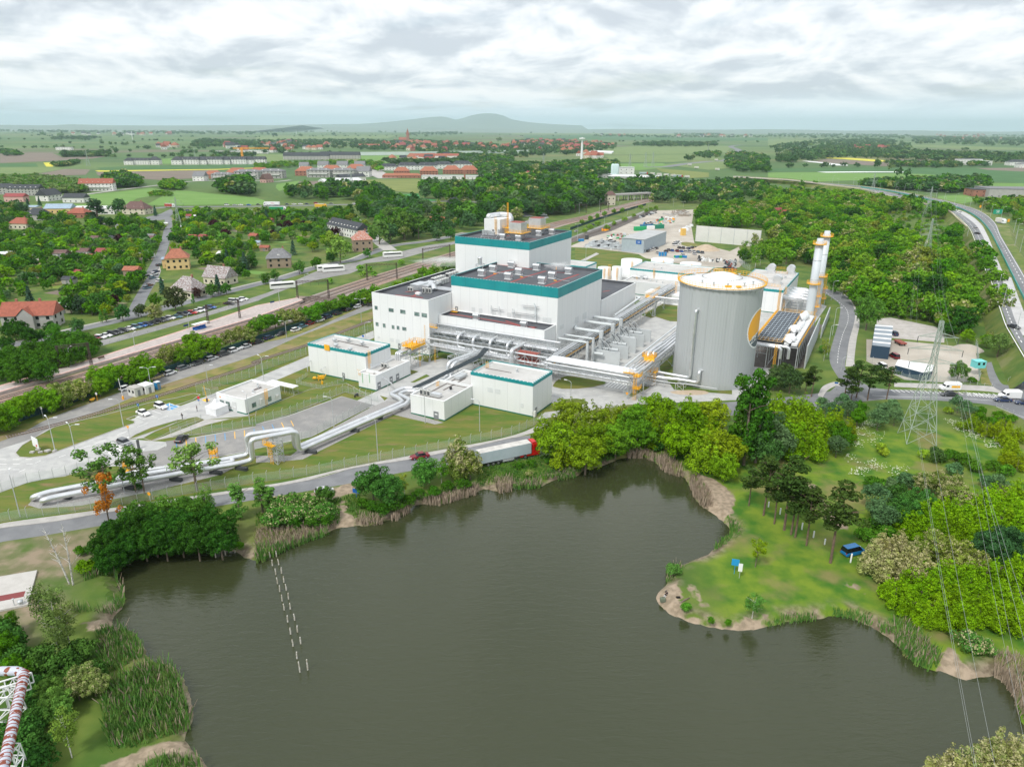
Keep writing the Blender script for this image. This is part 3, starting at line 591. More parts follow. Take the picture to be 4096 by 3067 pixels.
# ================================================================ the works
di=mat('white_cladding',(.755,.77,.77),(.785,.795,.79),.4,.55,det=6,stretch=(1,1,.08),c3=(.75,.765,.76),sc3=.08)
cD=mat('grey_cladding',(.60,.615,.61),(.64,.65,.645),.05,.55);d9=mat('cladding_joint',(.56,.57,.57),rough=.7)
dj=mat('teal_cladding',(.004,.24,.26),(.006,.27,.28),.2,.45);b8=mat('green_plinth',(.01,.15,.10),rough=.6)
cE=mat('dark_roofing',(.085,.09,.105),(.105,.11,.12),.4,.85,c3=(.075,.08,.09),sc3=.12);aA=mat('pale_roofing',(.50,.49,.47),(.56,.55,.53),.25,.85,c3=(.44,.43,.41),sc3=.1)
m_red=mat('red_walkway',(.34,.07,.06),(.28,.06,.055),1.5,.85);ah=mat('white_coping',(.80,.81,.81),rough=.5)
ae=mat('aluminium_jacket',(.80,.81,.82),(.70,.715,.73),.35,.32,.75);ac=mat('galvanised_steel',(.58,.60,.61),(.50,.52,.53),.8,.5,.35)
aS=mat('grey_painted_pipe',(.60,.64,.65),rough=.5);dk=mat('bay_cladding',(.50,.53,.54),(.54,.57,.58),.2,.6);au=mat('yellow_steel',(.90,.48,.02),(.80,.40,.02),.8,.5)
dE=mat('window_glass',(.10,.16,.15),(.22,.31,.28),.35,.12,lo=.45,hi=.55);cF=mat('window_frame',(.30,.31,.32),rough=.5);bU=mat('grey_door',(.22,.235,.245),rough=.5)
bn=mat('black_rubber',(.02,.02,.022),rough=.7);aL=mat('dark_cable',(.035,.05,.06),rough=.5);ea=mat('white_louvre',(.66,.68,.68),rough=.6);aM=mat('unit_white',(.66,.66,.63),rough=.5)
aT=mat('dark_grille',(.06,.065,.07),rough=.6);aY=mat('red_oxide',(.30,.07,.05),rough=.6)
def walls(mb,a0,b0,a1,b1,z0,h,t=.3,depth=1.,seams=4.):
 mb.mat(0);c=[(a0,b0),(a1,b0),(a1,b1),(a0,b1)];i_=[(a0+t,b0+t),(a1-t,b0+t),(a1-t,b1-t),(a0+t,b1-t)]
 vs=[W(a,b,z)for z,L in((z0,c),(h,c),(h,i_),(h-depth,i_))for a,b in L]
 for k in rN(4):
  j=(k+1)%4;mb.add([vs[k],vs[j],vs[4+j],vs[4+k]],((0,1,2,3),))
 if seams:
  mb.mat(1);e=.004;w_=.035
  n=int((a1-a0)/seams)
  for i in rN(1,n+1):
   a=a0+i*(a1-a0)/(n+1)
   mb.add([W(a-w_,b0-e,z0),W(a+w_,b0-e,z0),W(a+w_,b0-e,h-.02),W(a-w_,b0-e,h-.02)],((0,1,2,3),))
  n=int((b1-b0)/seams)
  for i in rN(1,n+1):
   b=b0+i*(b1-b0)/(n+1)
   for a,s in((a1+e,1),(a0-e,-1)):mb.add([W(a,b-w_,z0),W(a,b+w_,z0),W(a,b+w_,h-.02),W(a,b-w_,h-.02)],((0,1,2,3)if s>0 else(3,2,1,0),))
  mb.mat(0)
 return mb
def aH(t,a0,b0,a1,b1,h,z0=.0,roof=cE,band=None,wall=None,depth=1.,seams=4.,plinth=.35,cap=None):
 wall=wall or di
 walls(MB(),a0,b0,a1,b1,z0,h,.3,depth,seams).bd('wall',[wall,d9],t)
 MB().add([W(a0+.3,b0+.3,h-depth),W(a1-.3,b0+.3,h-depth),W(a1-.3,b1-.3,h-depth),W(a0+.3,b1-.3,h-depth)],((0,1,2,3),)).bd('roof',roof,t)
 q=MB();i_=[(a0+.3,b0+.3),(a1-.3,b0+.3),(a1-.3,b1-.3),(a0+.3,b1-.3)]
 vs=[W(a,b,z)for z in(h-depth,h-.002)for a,b in i_];q.add(vs,[(k,4+k,4+(k+1)%4,(k+1)%4)for k in rN(4)])
 q.bd('parapet_lining',roof if roof is cE else wall,t)
 cp=MB();e=.06
 for A0,B0,A1,B1 in((a0-e,b0-e,a1+e,b0+.34),(a0-e,b1-.34,a1+e,b1+e),(a0-e,b0+.34,a0+.34,b1-.34),(a1-.34,b0+.34,a1+e,b1-.34)):cp.ab(A0,B0,h,A1,B1,h+.08)
 if band:
  cp.mat(1);n=int((a1-a0)/1.2)
  for i in rN(n):cp.ab(a0+i*1.2,b0-.09,h+.081,a0+i*1.2+.3,b0+.3,h+.10)
  for i in rN(int((b1-b0)/1.2)):cp.ab(a1-.3,b0+i*1.2,h+.081,a1+.09,b0+i*1.2+.3,h+.10)
 cp.bd('coping',[cap or(dj if band else ah),ah],t)
 if band:
  bb=MB();e=.05
  vs=[W(a,b,z)for z in(band,h)for a,b in((a0-e,b0-e),(a1+e,b0-e),(a1+e,b1+e),(a0-e,b1+e))]
  bb.add(vs,[(k,(k+1)%4,4+(k+1)%4,4+k)for k in rN(4)]+[(3,2,1,0)]);bb.mat(1);e=.056
  for i in rN(1,int((a1-a0)/6)+1):a=a0+i*(a1-a0)/(int((a1-a0)/6)+1);bb.add([W(a-.03,b0-e,band),W(a+.03,b0-e,band),W(a+.03,b0-e,h),W(a-.03,b0-e,h)],((0,1,2,3),))
  for i in rN(1,int((b1-b0)/6)+1):b=b0+i*(b1-b0)/(int((b1-b0)/6)+1);bb.add([W(a1+e,b-.03,band),W(a1+e,b+.03,band),W(a1+e,b+.03,h),W(a1+e,b-.03,h)],((0,1,2,3),))
  bb.bd('band',[dj,b8],t)
 if plinth and z0==0:
  pb=MB();e=.04;vs=[W(a,b,z)for z in(0,plinth)for a,b in((a0-e,b0-e),(a1+e,b0-e),(a1+e,b1+e),(a0-e,b1+e))]
  pb.add(vs,[(k,(k+1)%4,4+(k+1)%4,4+k)for k in rN(4)]+[(4,5,6,7)]).bd('plinth',b8,t)
def bj(t,x,y,b):
 o=bZ[t];d=ray(o[0]+x*o[2],o[1]+y*o[2]);k=(b-(CC-OO).dot(EB))/d.dot(EB);p=CC+d*k;return(p-OO).dot(EA),p.z
def ona(t,x,y,a):
 o=bZ[t];d=ray(o[0]+x*o[2],o[1]+y*o[2]);k=(a-(CC-OO).dot(EA))/d.dot(EA);p=CC+d*k;return(p-OO).dot(EB),p.z
def loc2(t,x,y,z):
 p=G(t,x,y,z)-OO;return p.dot(EA),p.dot(EB)
def bC(mb,face,c,u0,z0,u1,z1,d=.05,off=0):
 if face=='b':mb.ab(u0,c-d-off,z0,u1,c-off,z1)
 else:mb.ab(c+off,u0,z0,c+d+off,u1,z1)
def bu(t,face,c,u0,z0,u1,z1,mull=1):
 w_=MB();bC(w_,face,c,u0,z0,u1,z1,.06);f=w_.bd('window',cF,t)
 g=MB();n=mull+1;s=(u1-u0-.1)/n
 for i in rN(n):bC(g,face,c,u0+.08+i*s,z0+.1,u0+i*s+s+.02,z1-.1,.02,.06)
 g.bd('pane',dE,f)
def bE(t,face,c,u,w_=1.1,h=2.1,z0=.0,m=None):
 d=MB();bC(d,face,c,u,z0,u+w_,z0+h,.07);o=d.bd('door',m or bU,t)
 k=MB();bC(k,face,c,u+w_-.2,z0+1,u+w_-.12,z0+1.15,.06,.07);k.bd('handle',ac,o)
 k=MB();bC(k,face,c,u+.35,z0+1.35,u+w_-.35,z0+1.7,.01,.07);k.bd('notice',ah,o)
def bf(t,face,c,u0,z0,u1,z1):
 d=MB();bC(d,face,c,u0,z0,u1,z1,.05)
 n=int((z1-z0)/.22)
 for i in rN(n):bC(d,face,c,u0+.06,z0+.05+i*.22,u1-.06,z0+.13+i*.22,.03,.05)
 d.bd('louvre',ea,t)
def aq(t,a,b,z0,z1,face='b',name='access_ladder',top=None,wd=.6,m=None,hoops=True):
 mb=MB();o=-.35 if face=='b'else .35
 def Q(u,d,z):return W(a+u,b+d*(-1),z)if face=='b'else W(a+d,b+u,z)
 for u in(-wd/2,wd/2):mb.bar(Q(u,.2,z0),Q(u,.2,z1+1),.04)
 z=z0+.2
 while z<z1:mb.bar(Q(-wd/2,.2,z),Q(wd/2,.2,z),.025);z+=.3
 if hoops:
  z=z0+2.2
  while z<z1+1:
   R_=[Q(-wd/2-.05,.2,z),Q(-wd/2-.1,.6,z),Q(0,.95,z),Q(wd/2+.1,.6,z),Q(wd/2+.05,.2,z)]
   for p,q in zip(R_,R_[1:]):mb.bar(p,q,.04)
   z+=.7
  for u,d in((-.4,.6),(0,.95),(.4,.6)):mb.bar(Q(u,d,z0+2.2),Q(u,d,z1+1),.035)
 return mb.bd(name,m or au,t)
def an(mb,P,h=1.1,st=1.5,r=.035,closed=False):
 P=[Vector(p)for p in P]+([Vector(P[0])]if closed else[])
 for p,q in zip(P,P[1:]):
  for z in(h,h*.5,.1):mb.bar(p+av(z),q+av(z),r)
  n=max(1,int((q-p).length/st))
  for i in rN(n+1):s=p.lerp(q,i/n);mb.bar(s,s+av(h),r)
 return mb
ar=aa('power_plant_hall',W(24,0),'large white and teal works hall with a tower block, dark roofs and steaming vents','factory building')
aH(ar,0,0,24.5,52.2,19.8);aH(ar,24.52,14.3,66.3,52.8,25.75,band=22.45);aH(ar,24.54,5.8,65.8,14.28,13.4,depth=.7)
aH(ar,5.5,46.3,38.95,85.,34.3,z0=1,band=31.5,seams=5);aH(ar,30,52.9,66.6,91,14.)
for r in((1024,260,1052,305),(1145,280,1190,327),(1245,293,1292,342),(1367,313,1413,362),(1430,322,1478,373),(1033,402,1060,447),(1095,413,1120,460),(1172,427,1197,472),(1215,433,1240,478),(1263,443,1300,487)):
 a0,z1=bj('6',r[0],(r[1]+4),0);a1,z0=bj('6',r[2],r[3]-4,0);bu(ar,'b',0,a0,z0,a1,z1,0 if r[2]-r[0]<35 else 1)
for x0,y0,x1,y1 in((1050,522,1070,545),(1158,540,1190,578),(1207,550,1243,592)):
 a0,z1=bj('6',x0,y0+2,0);a1,z0=bj('6',x1,y1,0);bf(ar,'b',0,a0,z0,a1,z1)
bE(ar,'b',0,10.7,1.1,2.6);bE(ar,'b',0,15.8,2.6,2.9)
for x0,y0,x1,y1 in((1862,275,1893,318),(1925,285,1957,330),(2042,298,2075,345),(2172,320,2205,365)):
 a0,z1=bj('6',x0,y0,14.3);a1,z0=bj('6',x1,y1,14.3);bf(ar,'b',14.3,a0,z0,a1,z1)
for x0,y0,x1,y1 in((48,335,78,375),(265,362,300,410),(305,365,340,418)):
 a0,z1=bj('7',x0,y0,14.3);a1,z0=bj('7',x1,y1,14.3);bf(ar,'b',14.3,a0,z0,a1,z1)
for x0,y0,x1,y1 in((612,318,642,385),(545,355,575,420),(412,425,445,470)):
 b0,z1=ona('7',x0,y0+14,66.3);b1,z0=ona('7',x1,y1-14,66.3);bf(ar,'a',66.3,b0,z0,b1,z1)
a,z=bj('6',1721,302,14.3);bE(ar,'b',14.3,a,1.2,2.2,12.72)
mb=MB();a-=.4
for i in rN(6):mb.ab(a-.3-i*.35,12.9,13.2-i*.1-.05,a-i*.35,13.9,13.25-i*.1)
an(mb,[W(a-.2,12.9,13.2),W(a+1.8,12.9,13.2)]);mb.ab(a,12.9,13.1,a+1.9,14.2,13.18);mb.bd('door_steps',au,ar)
mb=MB()
for(x0,y0,x1,y1)in((2030,285,2141,300),):(a0,z0),(a1,z1)=bj('6',x0,y0,14),bj('6',x1,y1,14);mb.bar(W(a0,13.6,z0),W(a1,13.6,z1),.12)
for x0,y0,x1,y1 in((90,258,235,272),(5,318,235,348)):
 (a0,z0),(a1,z1)=bj('7',x0,y0,14),bj('7',x1,y1,14);zz=(z0+z1)/2;mb.bar(W(a0,13.6,z0),W(a1,13.6,z1),.12);mb.bar(W(a0,13.1,z0),W(a1,13.1,z1),.08)
 for k in rN(8):s=a0+(a1-a0)*k/7;mb.bar(W(s,13.6,z0+(z1-z0)*k/7),W(s+.5,13.1,z0+(z1-z0)*k/7),.05)
mb.bd('pipe_bracket',ac,ar)
mb=MB();P=[bj('7',x,y,13.3)for x,y in((190,243),(200,262),(200,375),(205,388))];mb.tube([W(a,13.3 if i<3 else 13.3,z)for i,(a,z)in eN(P)],.22,8)
for x,y0,y1 in((8,290,368),(22,300,370)):
 a,z0=bj('7',x,y0,13.5);_,z1=bj('7',x,y1,13.5);mb.bar(W(a,13.4,z0),W(a,13.4,z1),.12,8)
for x,y0,y1 in((2033,262,330),(2101,270,340)):
 a,z0=bj('6',x,y0,13.5);_,z1=bj('6',x,y1,13.5);mb.bar(W(a,13.4,z0),W(a,13.4,z1),.12,8)
mb.bd('duct',aS,ar)
mb=MB();zr=24.765
for s in('u 90,724 230,665 395,628','u 355,762 560,690 720,645','u 698,805 900,730 1055,678','u 225,578 580,628','u 740,652 910,662'):ao(mb,al(s,zr),.45,-.45,.0)
for s in('r 630,8 1010,70 1269,120','s -60,70 90,118 205,125','s 150,140 205,122'):ao(mb,al(s,12.715),.45,-.45,0)
for s in('p 280,762 420,770 510,785','p 360,735 480,730','p 420,778 480,735'):ao(mb,al(s,18.815),.4,-.4,0)
for s in('u 500,318 620,322','u 250,300 420,275','q 868,352 928,343'):ao(mb,al(s,33.315 if s[0]=='u'else 13.01),.4,-.4,0)
mb.bd('roof_walkway',m_red,ar)
mb=MB()
for s in('u 120,655 280,680 390,688 590,712','u 830,738 960,760','u 230,665 400,690'):
 P=al(s,zr);mb.tube([p+av(.35)for p in P],.07,6)
 for p in ax(P,3):mb.bar(p,p+av(.35),.05)
mb.bd('roof_pipe',ac,ar)
mb=MB()
for x,y in((203,675),(472,707),(815,745)):p=G('u',x,y,zr);mb.box(p,(1.1,.45,.25),bN)
p=G('u',825,632,zr);mb.cyl(p,.22,1.2,10);mb.bd('roof_outlet',mat('orange_cap',(.85,.35,.04),rough=.5),ar)
def bh(t,p,s=1.,n='roof_vent'):
 yaw=bN;ca=V3(cos(yaw),sin(yaw),0);cb=V3(-sin(yaw),cos(yaw),0);m=MB();z=av(1)
 m.mat(1).box(p,(2.5*s,1.7*s,.18),yaw);m.mat(0).box(p+z*.18,(2.2*s,1.4*s,1.1*s),yaw)
 c=p+z*(.2+1.5*s);m.bar(c-ca*1.35*s-cb*.1,c+ca*1.35*s-cb*.1,.72*s,14);m.box(p+z*(1.1*s)+cb*.5*s,(2.6*s,1.*s,.9*s),yaw)
 m.mat(2)
 for k in(-1.2,-.4,.4,1.2):m.bar(c+ca*k*s+cb*.2,c+ca*k*s+cb*.9*s+z*.75*s,.04)
 m.bar(c-ca*1.3*s+z*.8*s,c+ca*1.3*s+z*.8*s,.04)
 return m.bd(n,[ae,ah,ac],t)
for x,y in((68,698),(183,655),(338,733),(447,685),(370,612),(625,640),(680,775),(783,725),(950,678)):bh(ar,G('u',x,y-6,24.75),1.)
for t_,x,y in(('r',855,58),('s',95,125)):bh(ar,G(t_,x,y,12.7),.85)
for x,y in((283,320),(442,332),(648,282),(778,268)):bh(ar,G('u',x,y+2,33.3),.9)
mb=MB();p=G('p',995,540,24.75);mb.cyl(p+av(1.6),.85,2.6,16).lathe(p+av(4.2),[(.95,0),(.95,.2),(.3,.35),(0,.35)],16);mb.mat(1)
for i in rN(4):
 q=p+V3(cos(i*pi/2+.5)*1.8,sin(i*pi/2+.5)*1.8,0);mb.bar(q,q+av(1.8),.1);q2=p+Vector((cos((i+1)*pi/2+.5)*1.8,sin((i+1)*pi/2+.5)*1.8,0));mb.bar(q+av(1.8),q2+av(1.8),.1);mb.bar(q,q2+av(1.8),.07)
mb.bd('silencer',[ae,ac],ar)
aq(ar,*loc2('u',228,560,24.75),24.75,28.5,'a')
for a0,b0,a1,b1,h in((5.7,15,9.5,21.5,1.9),(9.5,17,12.5,22.5,1.5),(7,21.6,10,25,1.6)):MB().ab(a0,b0,18.8,a1,b1,18.8+h).bd('air_handler',ae,ar)
mb=MB();mb.tube([W(12,19,20.6),W(14.5,17.5,20.8),W(15.5,16.5,19.4)],.9,10);mb.tube([W(7,25,20),W(12,26,20),W(12.5,22,20)],.6,8);mb.bd('duct',ae,ar)
mb=MB()
for i in rN(4):mb.ab(13.5+i*0,18+i*1.1,19.1,22.5,18.8+i*1.1,19.5)
mb.bd('duct',ae,ar)
def aU(t,a,b,z,w_=1.,d=.8,h=1.5,n='cooling_unit',yaw=0):
 m=MB().ab(a,b,z+.2,a+w_,b+d,z+.2+h);m.mat(1);bC(m,'b',b,a+.1,z+.35,a+w_-.1,z+h*.95,.02,0);m.ab(a,b,z,a+.1,b+d,z+.2);m.ab(a+w_-.1,b,z,a+w_,b+d,z+.2)
 m.mat(2).lathe(W(a+w_/2,b+d/2,z+.2+h),[(.34,0),(.34,.1),(.0,.1)],12)
 return m.bd(n,[aM,aT,cF],t)
for i in rN(2):aU(ar,7.2+i*1.1,11.6,18.8)
for i in rN(3):aU(ar,13.6+i*1.15,11.8+(i>0)*.6,18.8,h=1.8)
for i in rN(4):aU(ar,5.6,28.6+i*1.9,18.8,1.9,1.5,1.7)
for i in rN(4):aU(ar,10.2,25.6+i*1.7,18.8,1.5,1.4,1.8)
for i in rN(5):aU(ar,5.,39.5+i*1.9,18.8,1.7,1.5,1.6)
MB().ab(12.5,8.8,18.8,14.4,10.2,19.5).bd('skylight',ah,ar)
pb=MB();pb.ab(8.2,64.5,33.3,15.8,76,39.6);pb.bd('plant_room',di,ar)
mb=MB();mb.tube([W(9.4,66,39.7),W(9.4,66,40.6),W(10.5,74,40.6),W(15,74,40.6),W(16.6,72,40),W(16.6,71,36.5)],1.,10,bend=1.2);mb.bd('duct',ae,ar)
bC(mb:=MB(),'b',64.5,12.,33.4,13.,35.4,.05);mb.bd('door',bU,ar);aq(ar,13.9,64.5,33.3,39.6)
for i,(a0,b0)in eN(((24.4,56.4),(24.6,73.2))):
 m=MB();m.add([W(a0+.9,b0+.9,33.3),W(a0+4.7,b0+.9,33.3),W(a0+4.7,b0+4.2,33.3),W(a0+.9,b0+4.2,33.3),W(a0,b0,36.),W(a0+5.6,b0,36.),W(a0+5.6,b0+5,36.),W(a0,b0+5,36.)],((0,1,5,4),(1,2,6,5),(2,3,7,6),(3,0,4,7),(4,5,6,7)));m.ab(a0,b0,36.,a0+5.5,b0+5,39.9)
 tw=m.bd('exhaust_box',mat('worn_sheet',(.66,.67,.68),(.50,.51,.52),.7,.4,.5,lo=.45,hi=.75),ar);MB().ab(a0+.4,b0+.4,39.9,a0+5.1,b0+4.6,40.1).bd('cap',aY,tw)
 m=MB();m.ab(a0-1.3,b0-1.3,35.9,a0+6.9,b0,35.99).ab(a0-1.3,b0,35.9,a0,b0+6,35.99).ab(a0+5.62,b0,35.9,a0+6.9,b0+6,35.99);an(m,[W(a0-1.3,b0+6,36),W(a0-1.3,b0-1.3,36),W(a0+6.9,b0-1.3,36),W(a0+6.9,b0+6,36)],r=.06,st=1.2);m.bd('platform',au,ar)
 m=MB()
 for u in(-.6,6.2):
  for v in(-.6,5.4):m.bar(W(a0+u*.4+1.6,b0+v*.5+1,33.3),W(a0+u,b0+v,35.9),.1)
 m.bd('strut',ac,ar)
mb=MB()
for x,y,h in((85,300,1.8),(115,302,1.8),(147,304,1.8),(170,306,1.5),(188,308,1.3),(210,270,2.2),(247,285,1.5)):p=G('u',x,y,33.3);mb.cyl(p+av(1),.6,h,14)
mb.bd('silencer',ae,ar)
mb=MB();P=[G('u',x,y,33.3)for x,y in((60,322),(212,330),(240,300),(90,295))]
for p,q in zip(P,P[1:]+P[:1]):mb.bar(p+av(1),q+av(1),.08);mb.bar(p,p+av(1),.08)
for k in rN(5):p=P[0].lerp(P[1],k/4);mb.bar(p,p+av(1),.07)
mb.bd('frame',ac,ar)
def a8(mb,p,z0,z1,w0,w1,n,r=.04):
 c=[(-1,-1),(1,-1),(1,1),(-1,1)]
 def Q(k,t):w_=w0+(w1-w0)*t;return V3(p[0]+c[k][0]*w_/2,p[1]+c[k][1]*w_/2,z0+(z1-z0)*t)
 for k in rN(4):
  mb.bar(Q(k,0),Q(k,1),r*1.3)
  for i in rN(n):j=(k+1)%4;mb.bar(Q(k,i/n),Q(j,(i+1)/n),r);mb.bar(Q(k,(i+1)/n),Q(j,(i+1)/n),r)
 return mb
a8(MB(),W(16.9,69,0),33.3,46,.7,.5,12,.06).bd('mast',au,ar)
m=MB();m.ab(16.2,66,36,20.5,69,36.1);an(m,[W(16.2,66,36),W(20.5,66,36),W(20.5,69,36)],st=1,r=.05);m.bd('platform',au,ar)
bR=aa('switchgear_building',W(71,-26),'white block with a teal roof band behind the red lorry, lower annex on its left','factory building')
aH(bR,61.32,-32.1,81.2,-20.1,9.9,band=9.,roof=aA,depth=.6);aH(bR,50.5,-46.4,61.7,-32.14,5.7,roof=aA,depth=.5);aH(bR,52.,-32.12,61.28,-21.,5.7,roof=aA,depth=.5)
for x0,y0,x1,y1 in((2000,965,2045,1015),(2065,978,2110,1028)):a0,z1=bj('6',x0,y0,-32.1);a1,z0=bj('6',x1,y1,-32.1);bf(bR,'b',-32.1,a0,z0,a1,z1)
a0,z1=bj('7',75,1105,-32.1);a1,z0=bj('7',101,1148,-32.1);bf(bR,'b',-32.1,a0,z0,a1,z1)
bE(bR,'b',-46.4,58.2,1.6,2.3);bE(bR,'a',81.2,-30.6,1.1,2.2)
mb=MB();mb.ab(81.3,-32.,.1,81.9,-31.2,1.7);mb.bd('meter_box',aM,bR);aq(bR,62.,-25,5.2,9.9,'a');aq(bR,52,-36,2,5.7,'a')
for i in rN(3):aU(bR,52.2+i*1.2,-44.3,5.2,h=1.6)
m=MB();m.ab(55.5,-44.2,5.5,58.6,-42.6,6.3);m.bd('air_handler',ae,bR);m=MB();m.ab(53.4,-29,5.5,55.4,-24.6,6.2);m.bd('air_handler',ac,bR)
MB().ab(53.2,-41,5.205,53.9,-22,5.215).ab(54,-33.2,5.205,60.9,-32.6,5.215).ab(55.5,-38,5.205,56.1,-26,5.215).bd('roof_walkway',mat('dark_strip',(.16,.14,.13),rough=.9),bR);MB().ab(62.4,-26,9.305,71,-25.4,9.315).bd('roof_walkway',MC['dark_strip'],bR)
mb=MB().cyl(W(57.3,-36.5,5.2),.35,.5,12);mb.lathe(W(57.3,-36.5,5.7),[(.42,0),(.4,.25),(.2,.42),(0,.45)],12);mb.bd('roof_vent',bn,bR)
mb=MB();an(mb,[W(57.5,-38,5.2),W(60.9,-38,5.2)],.5);mb.tube([W(52,-46,5.4),W(60.9,-46,5.4),W(60.9,-33,5.4)],.06,6);mb.bd('roof_pipe',ac,bR)
mb=MB().cyl(W(72,-24.3,9.3),.3,.8,12).lathe(W(72,-24.3,10.1),[(.45,0),(.45,.15),(0,.3)],12);mb.bd('roof_vent',ac,bR)
bL=aa('pump_building',W(12,-28),'white block with a teal roof band and yellow ladder beside the gas skid','factory building')
aH(bL,.6,-33.5,24.2,-21.3,9.8,band=8.9,roof=aA,depth=.6);aH(bL,23.9,-37.,30.6,-33.52,4.8,roof=aA,depth=.5);aH(bL,24.24,-33.5,30.6,-19.8,4.8,roof=aA,depth=.5)
bE(bL,'a',30.6,-36.3,1.5,2.4);bE(bL,'a',30.6,-30.4,1.4,2.4);bE(bL,'a',30.6,-27.2,1.5,2.4);bE(bL,'b',-33.5,14.3,1.,2.1)
aq(bL,24.3,-32.3,4.5,9.8,'a');aq(bL,24.6,-37.,4.,4.8,'b')
mb=MB();a0,z1=bj('6',590,598,-33.6);a1,z0=bj('6',638,655,-33.6)
mb.ab(a0,-33.75,z0,a1,-33.55,z1);mb.bd('hatch_grating',au,bL)
for x,y in((680,560),(693,605),(797,555),(917,585),(815,640)):p=G('6',x,y+22,9.2);mb=MB().cyl(p,.4,.7,14).lathe(p+av(.7),[(.35,0),(.75,.05),(.75,.55),(.5,.7),(0,.72)],14);mb.bd('roof_vent',ac,bL)
MB().add([G('6',x,y,9.21)for x,y in((700,570),(708,564),(978,622),(970,630))],((0,1,2,3),)).bd('roof_walkway',MC['dark_strip'],bL);MB().add([G('6',x,y,4.31)for x,y in((1010,850),(1018,858),(1150,790),(1140,783))],((0,1,2,3),)).bd('roof_walkway',MC['dark_strip'],bL)
for i in rN(2):aU(bL,26+i*1.3,-28.5,4.3,h=1.3)
mb=MB()
for s,r in(('6 700,545 820,565 960,600',.05),):P=al(s,10.1);mb.tube(P,r,5);[mb.bar(q,q-av(.9),.03)for q in ax(P,1.5)]
mb.tube([W(1.5,-33.6,4.),W(1.5,-35.5,4.),W(1.5,-35.5,1)],.12,8);mb.bd('pipework',ac,bL)
mb=MB()
for x in(918,978):a,z1=bj('6',x,845,-37);a_,z0=bj('6',x+5,930,-37);mb.bar(W(a,-37.1,z1),W(a,-37.1,z0),.07)
mb.bd('downpipe',mat('green_pipe',(.12,.5,.18),rough=.5),bL)
gh=aa('gatehouse',W(5,-62),'low white gatehouse with a yellow ladder next to the white tent','gatehouse')
aH(gh,.0,-69.5,11.4,-56.6,4.4,roof=aA,depth=.5,seams=0);bE(gh,'b',-69.5,6.2,1.6,3.,0,cD)
bu(gh,'b',-69.5,1.2,1.2,2.8,2.6);bu(gh,'b',-69.5,3.6,1.2,5.2,2.6);bu(gh,'a',11.4,-67.3,1.2,-65.8,2.6,0);bu(gh,'a',11.4,-61.5,1.1,-60.2,2.5,0)
aq(gh,11.4,-62.3,.3,4.4,'a');MB().ab(11.42,-64.6,1.5,11.9,-63.6,2.9).bd('cooling_unit',aM,gh);MB().ab(11.42,-58.6,1.5,11.9,-57.7,2.2).bd('cooling_unit',aM,gh)
mb=MB();bC(mb,'b',-69.5,1.,3.,4.2,3.9,.04);mb.bd('sign',ah,gh);
mb=MB();c=W(1.5,-69.56,3.45);mb.add([c+EA*cos(i*pi/8)*.28+V3(0,0,sin(i*pi/8)*.28)for i in rN(16)],(tuple(rN(16)),));mb.bd('emblem',mat('orange_mark',(.85,.32,.05),rough=.5),gh)
for x,y in((700,505),(705,525),(660,560)):p=G('y',x,y+10,3.9);MB().cyl(p,.22,.7,12).lathe(p+av(.7),[(.35,0),(.35,.15),(0,.2)],12).bd('roof_vent',ac,gh)
MB().add([G('y',x,y,3.91)for x,y in((660,545),(672,556),(740,530),(725,520))],((0,1,2,3),)).bd('roof_walkway',MC['dark_strip'],gh)
sh=aa('cycle_shelter',W(8,-51),'open shelter with a white flat roof behind the gatehouse','shelter')
MB().ab(1.5,-52.6,2.5,12.2,-50.2,2.65).bd('roof',ah,sh);mb=MB()
for a in(1.7,5.1,8.6,12.):
 for b in(-52.4,-50.4):mb.bar(W(a,b,0),W(a,b,2.5),.06)
for a in(12.,1.7):mb.bar(W(a,-52.4,1.2),W(a,-50.4,1.2),.04)
mb.bd('frame',ac,sh);mb=MB()
for i in rN(10):mb.bar(W(2.5+i,-51.6,0),W(2.5+i,-51.6,.8),.04)
mb.bd('cycle_rack',ac,sh)
bD=aa('treatment_building',W(60,153),'long white building with a thin teal band and yellow ladder behind the tank','factory building')
aH(bD,46,141.5,82,164.5,10,band=9.3,roof=aA,depth=.5);aH(bD,47.5,129.5,84,141.4,6.2,roof=aA,depth=.4,wall=cD)
aq(bD,58.5,141.5,6,10);aq(bD,51.5,137,4.5,6.3);mb=MB()
for x,y in((520,165),(677,155),(753,192)):mb.cyl(G('v',x,y,9.5),.4,.8,12)
for x,y in((590,300),(640,315),(700,325),(763,335)):mb.cyl(G('v',x,y,5.8),.35,.7,10)
mb.bd('roof_vent',ac,bD);mb=MB();mb.tube([W(49,139,6.6),W(56,139.5,6.6)],.7,10).ab(52.5,138,5.8,54,140,7.4);mb.bd('duct',ac,bD)
wp=aK(MB().ab(62,118,0,78,127,4.2).bd('storage_tank',ah),'low white rectangular tank in front of the long white building','tank')
bS=aa('small_teal_building',W(8,168),'small white building with a teal edge on the lawn behind the tower','factory building');aH(bS,-2,158,15,174,5.2,band=4.5,roof=aA,depth=.4)
bP=aa('process_building',W(111,146),'white building with a dark green band and big roof fans right of the tank','factory building')
aH(bP,100.5,124.6,121,170,10.2,band=9.2,roof=aA,depth=.4);aq(bP,119.9,124.6,.3,10.2);aq(bP,121,128.5,.3,10.2,'a')
for i,(x,y)in eN(((390,445),(555,455),(440,545))):
 p=G('w',x,y,9.8);m=MB();yaw=bN;m.box(p,(4,3,1.),yaw);c=p+av(2.4);m.bar(c-EB*1.6,c+EB*1.6,1.9,18);m.bd('roof_fan',ae,bP)
mb=MB();an(mb,[G('w',410,440,10),G('w',530,455,10),G('w',525,420,10),G('w',420,410,10)],st=1.2,r=.05,closed=True);an(mb,[G('w',322,550,10),G('w',470,570,10)],st=1.2,r=.05);mb.bd('railing',au,bP)
mb=MB()
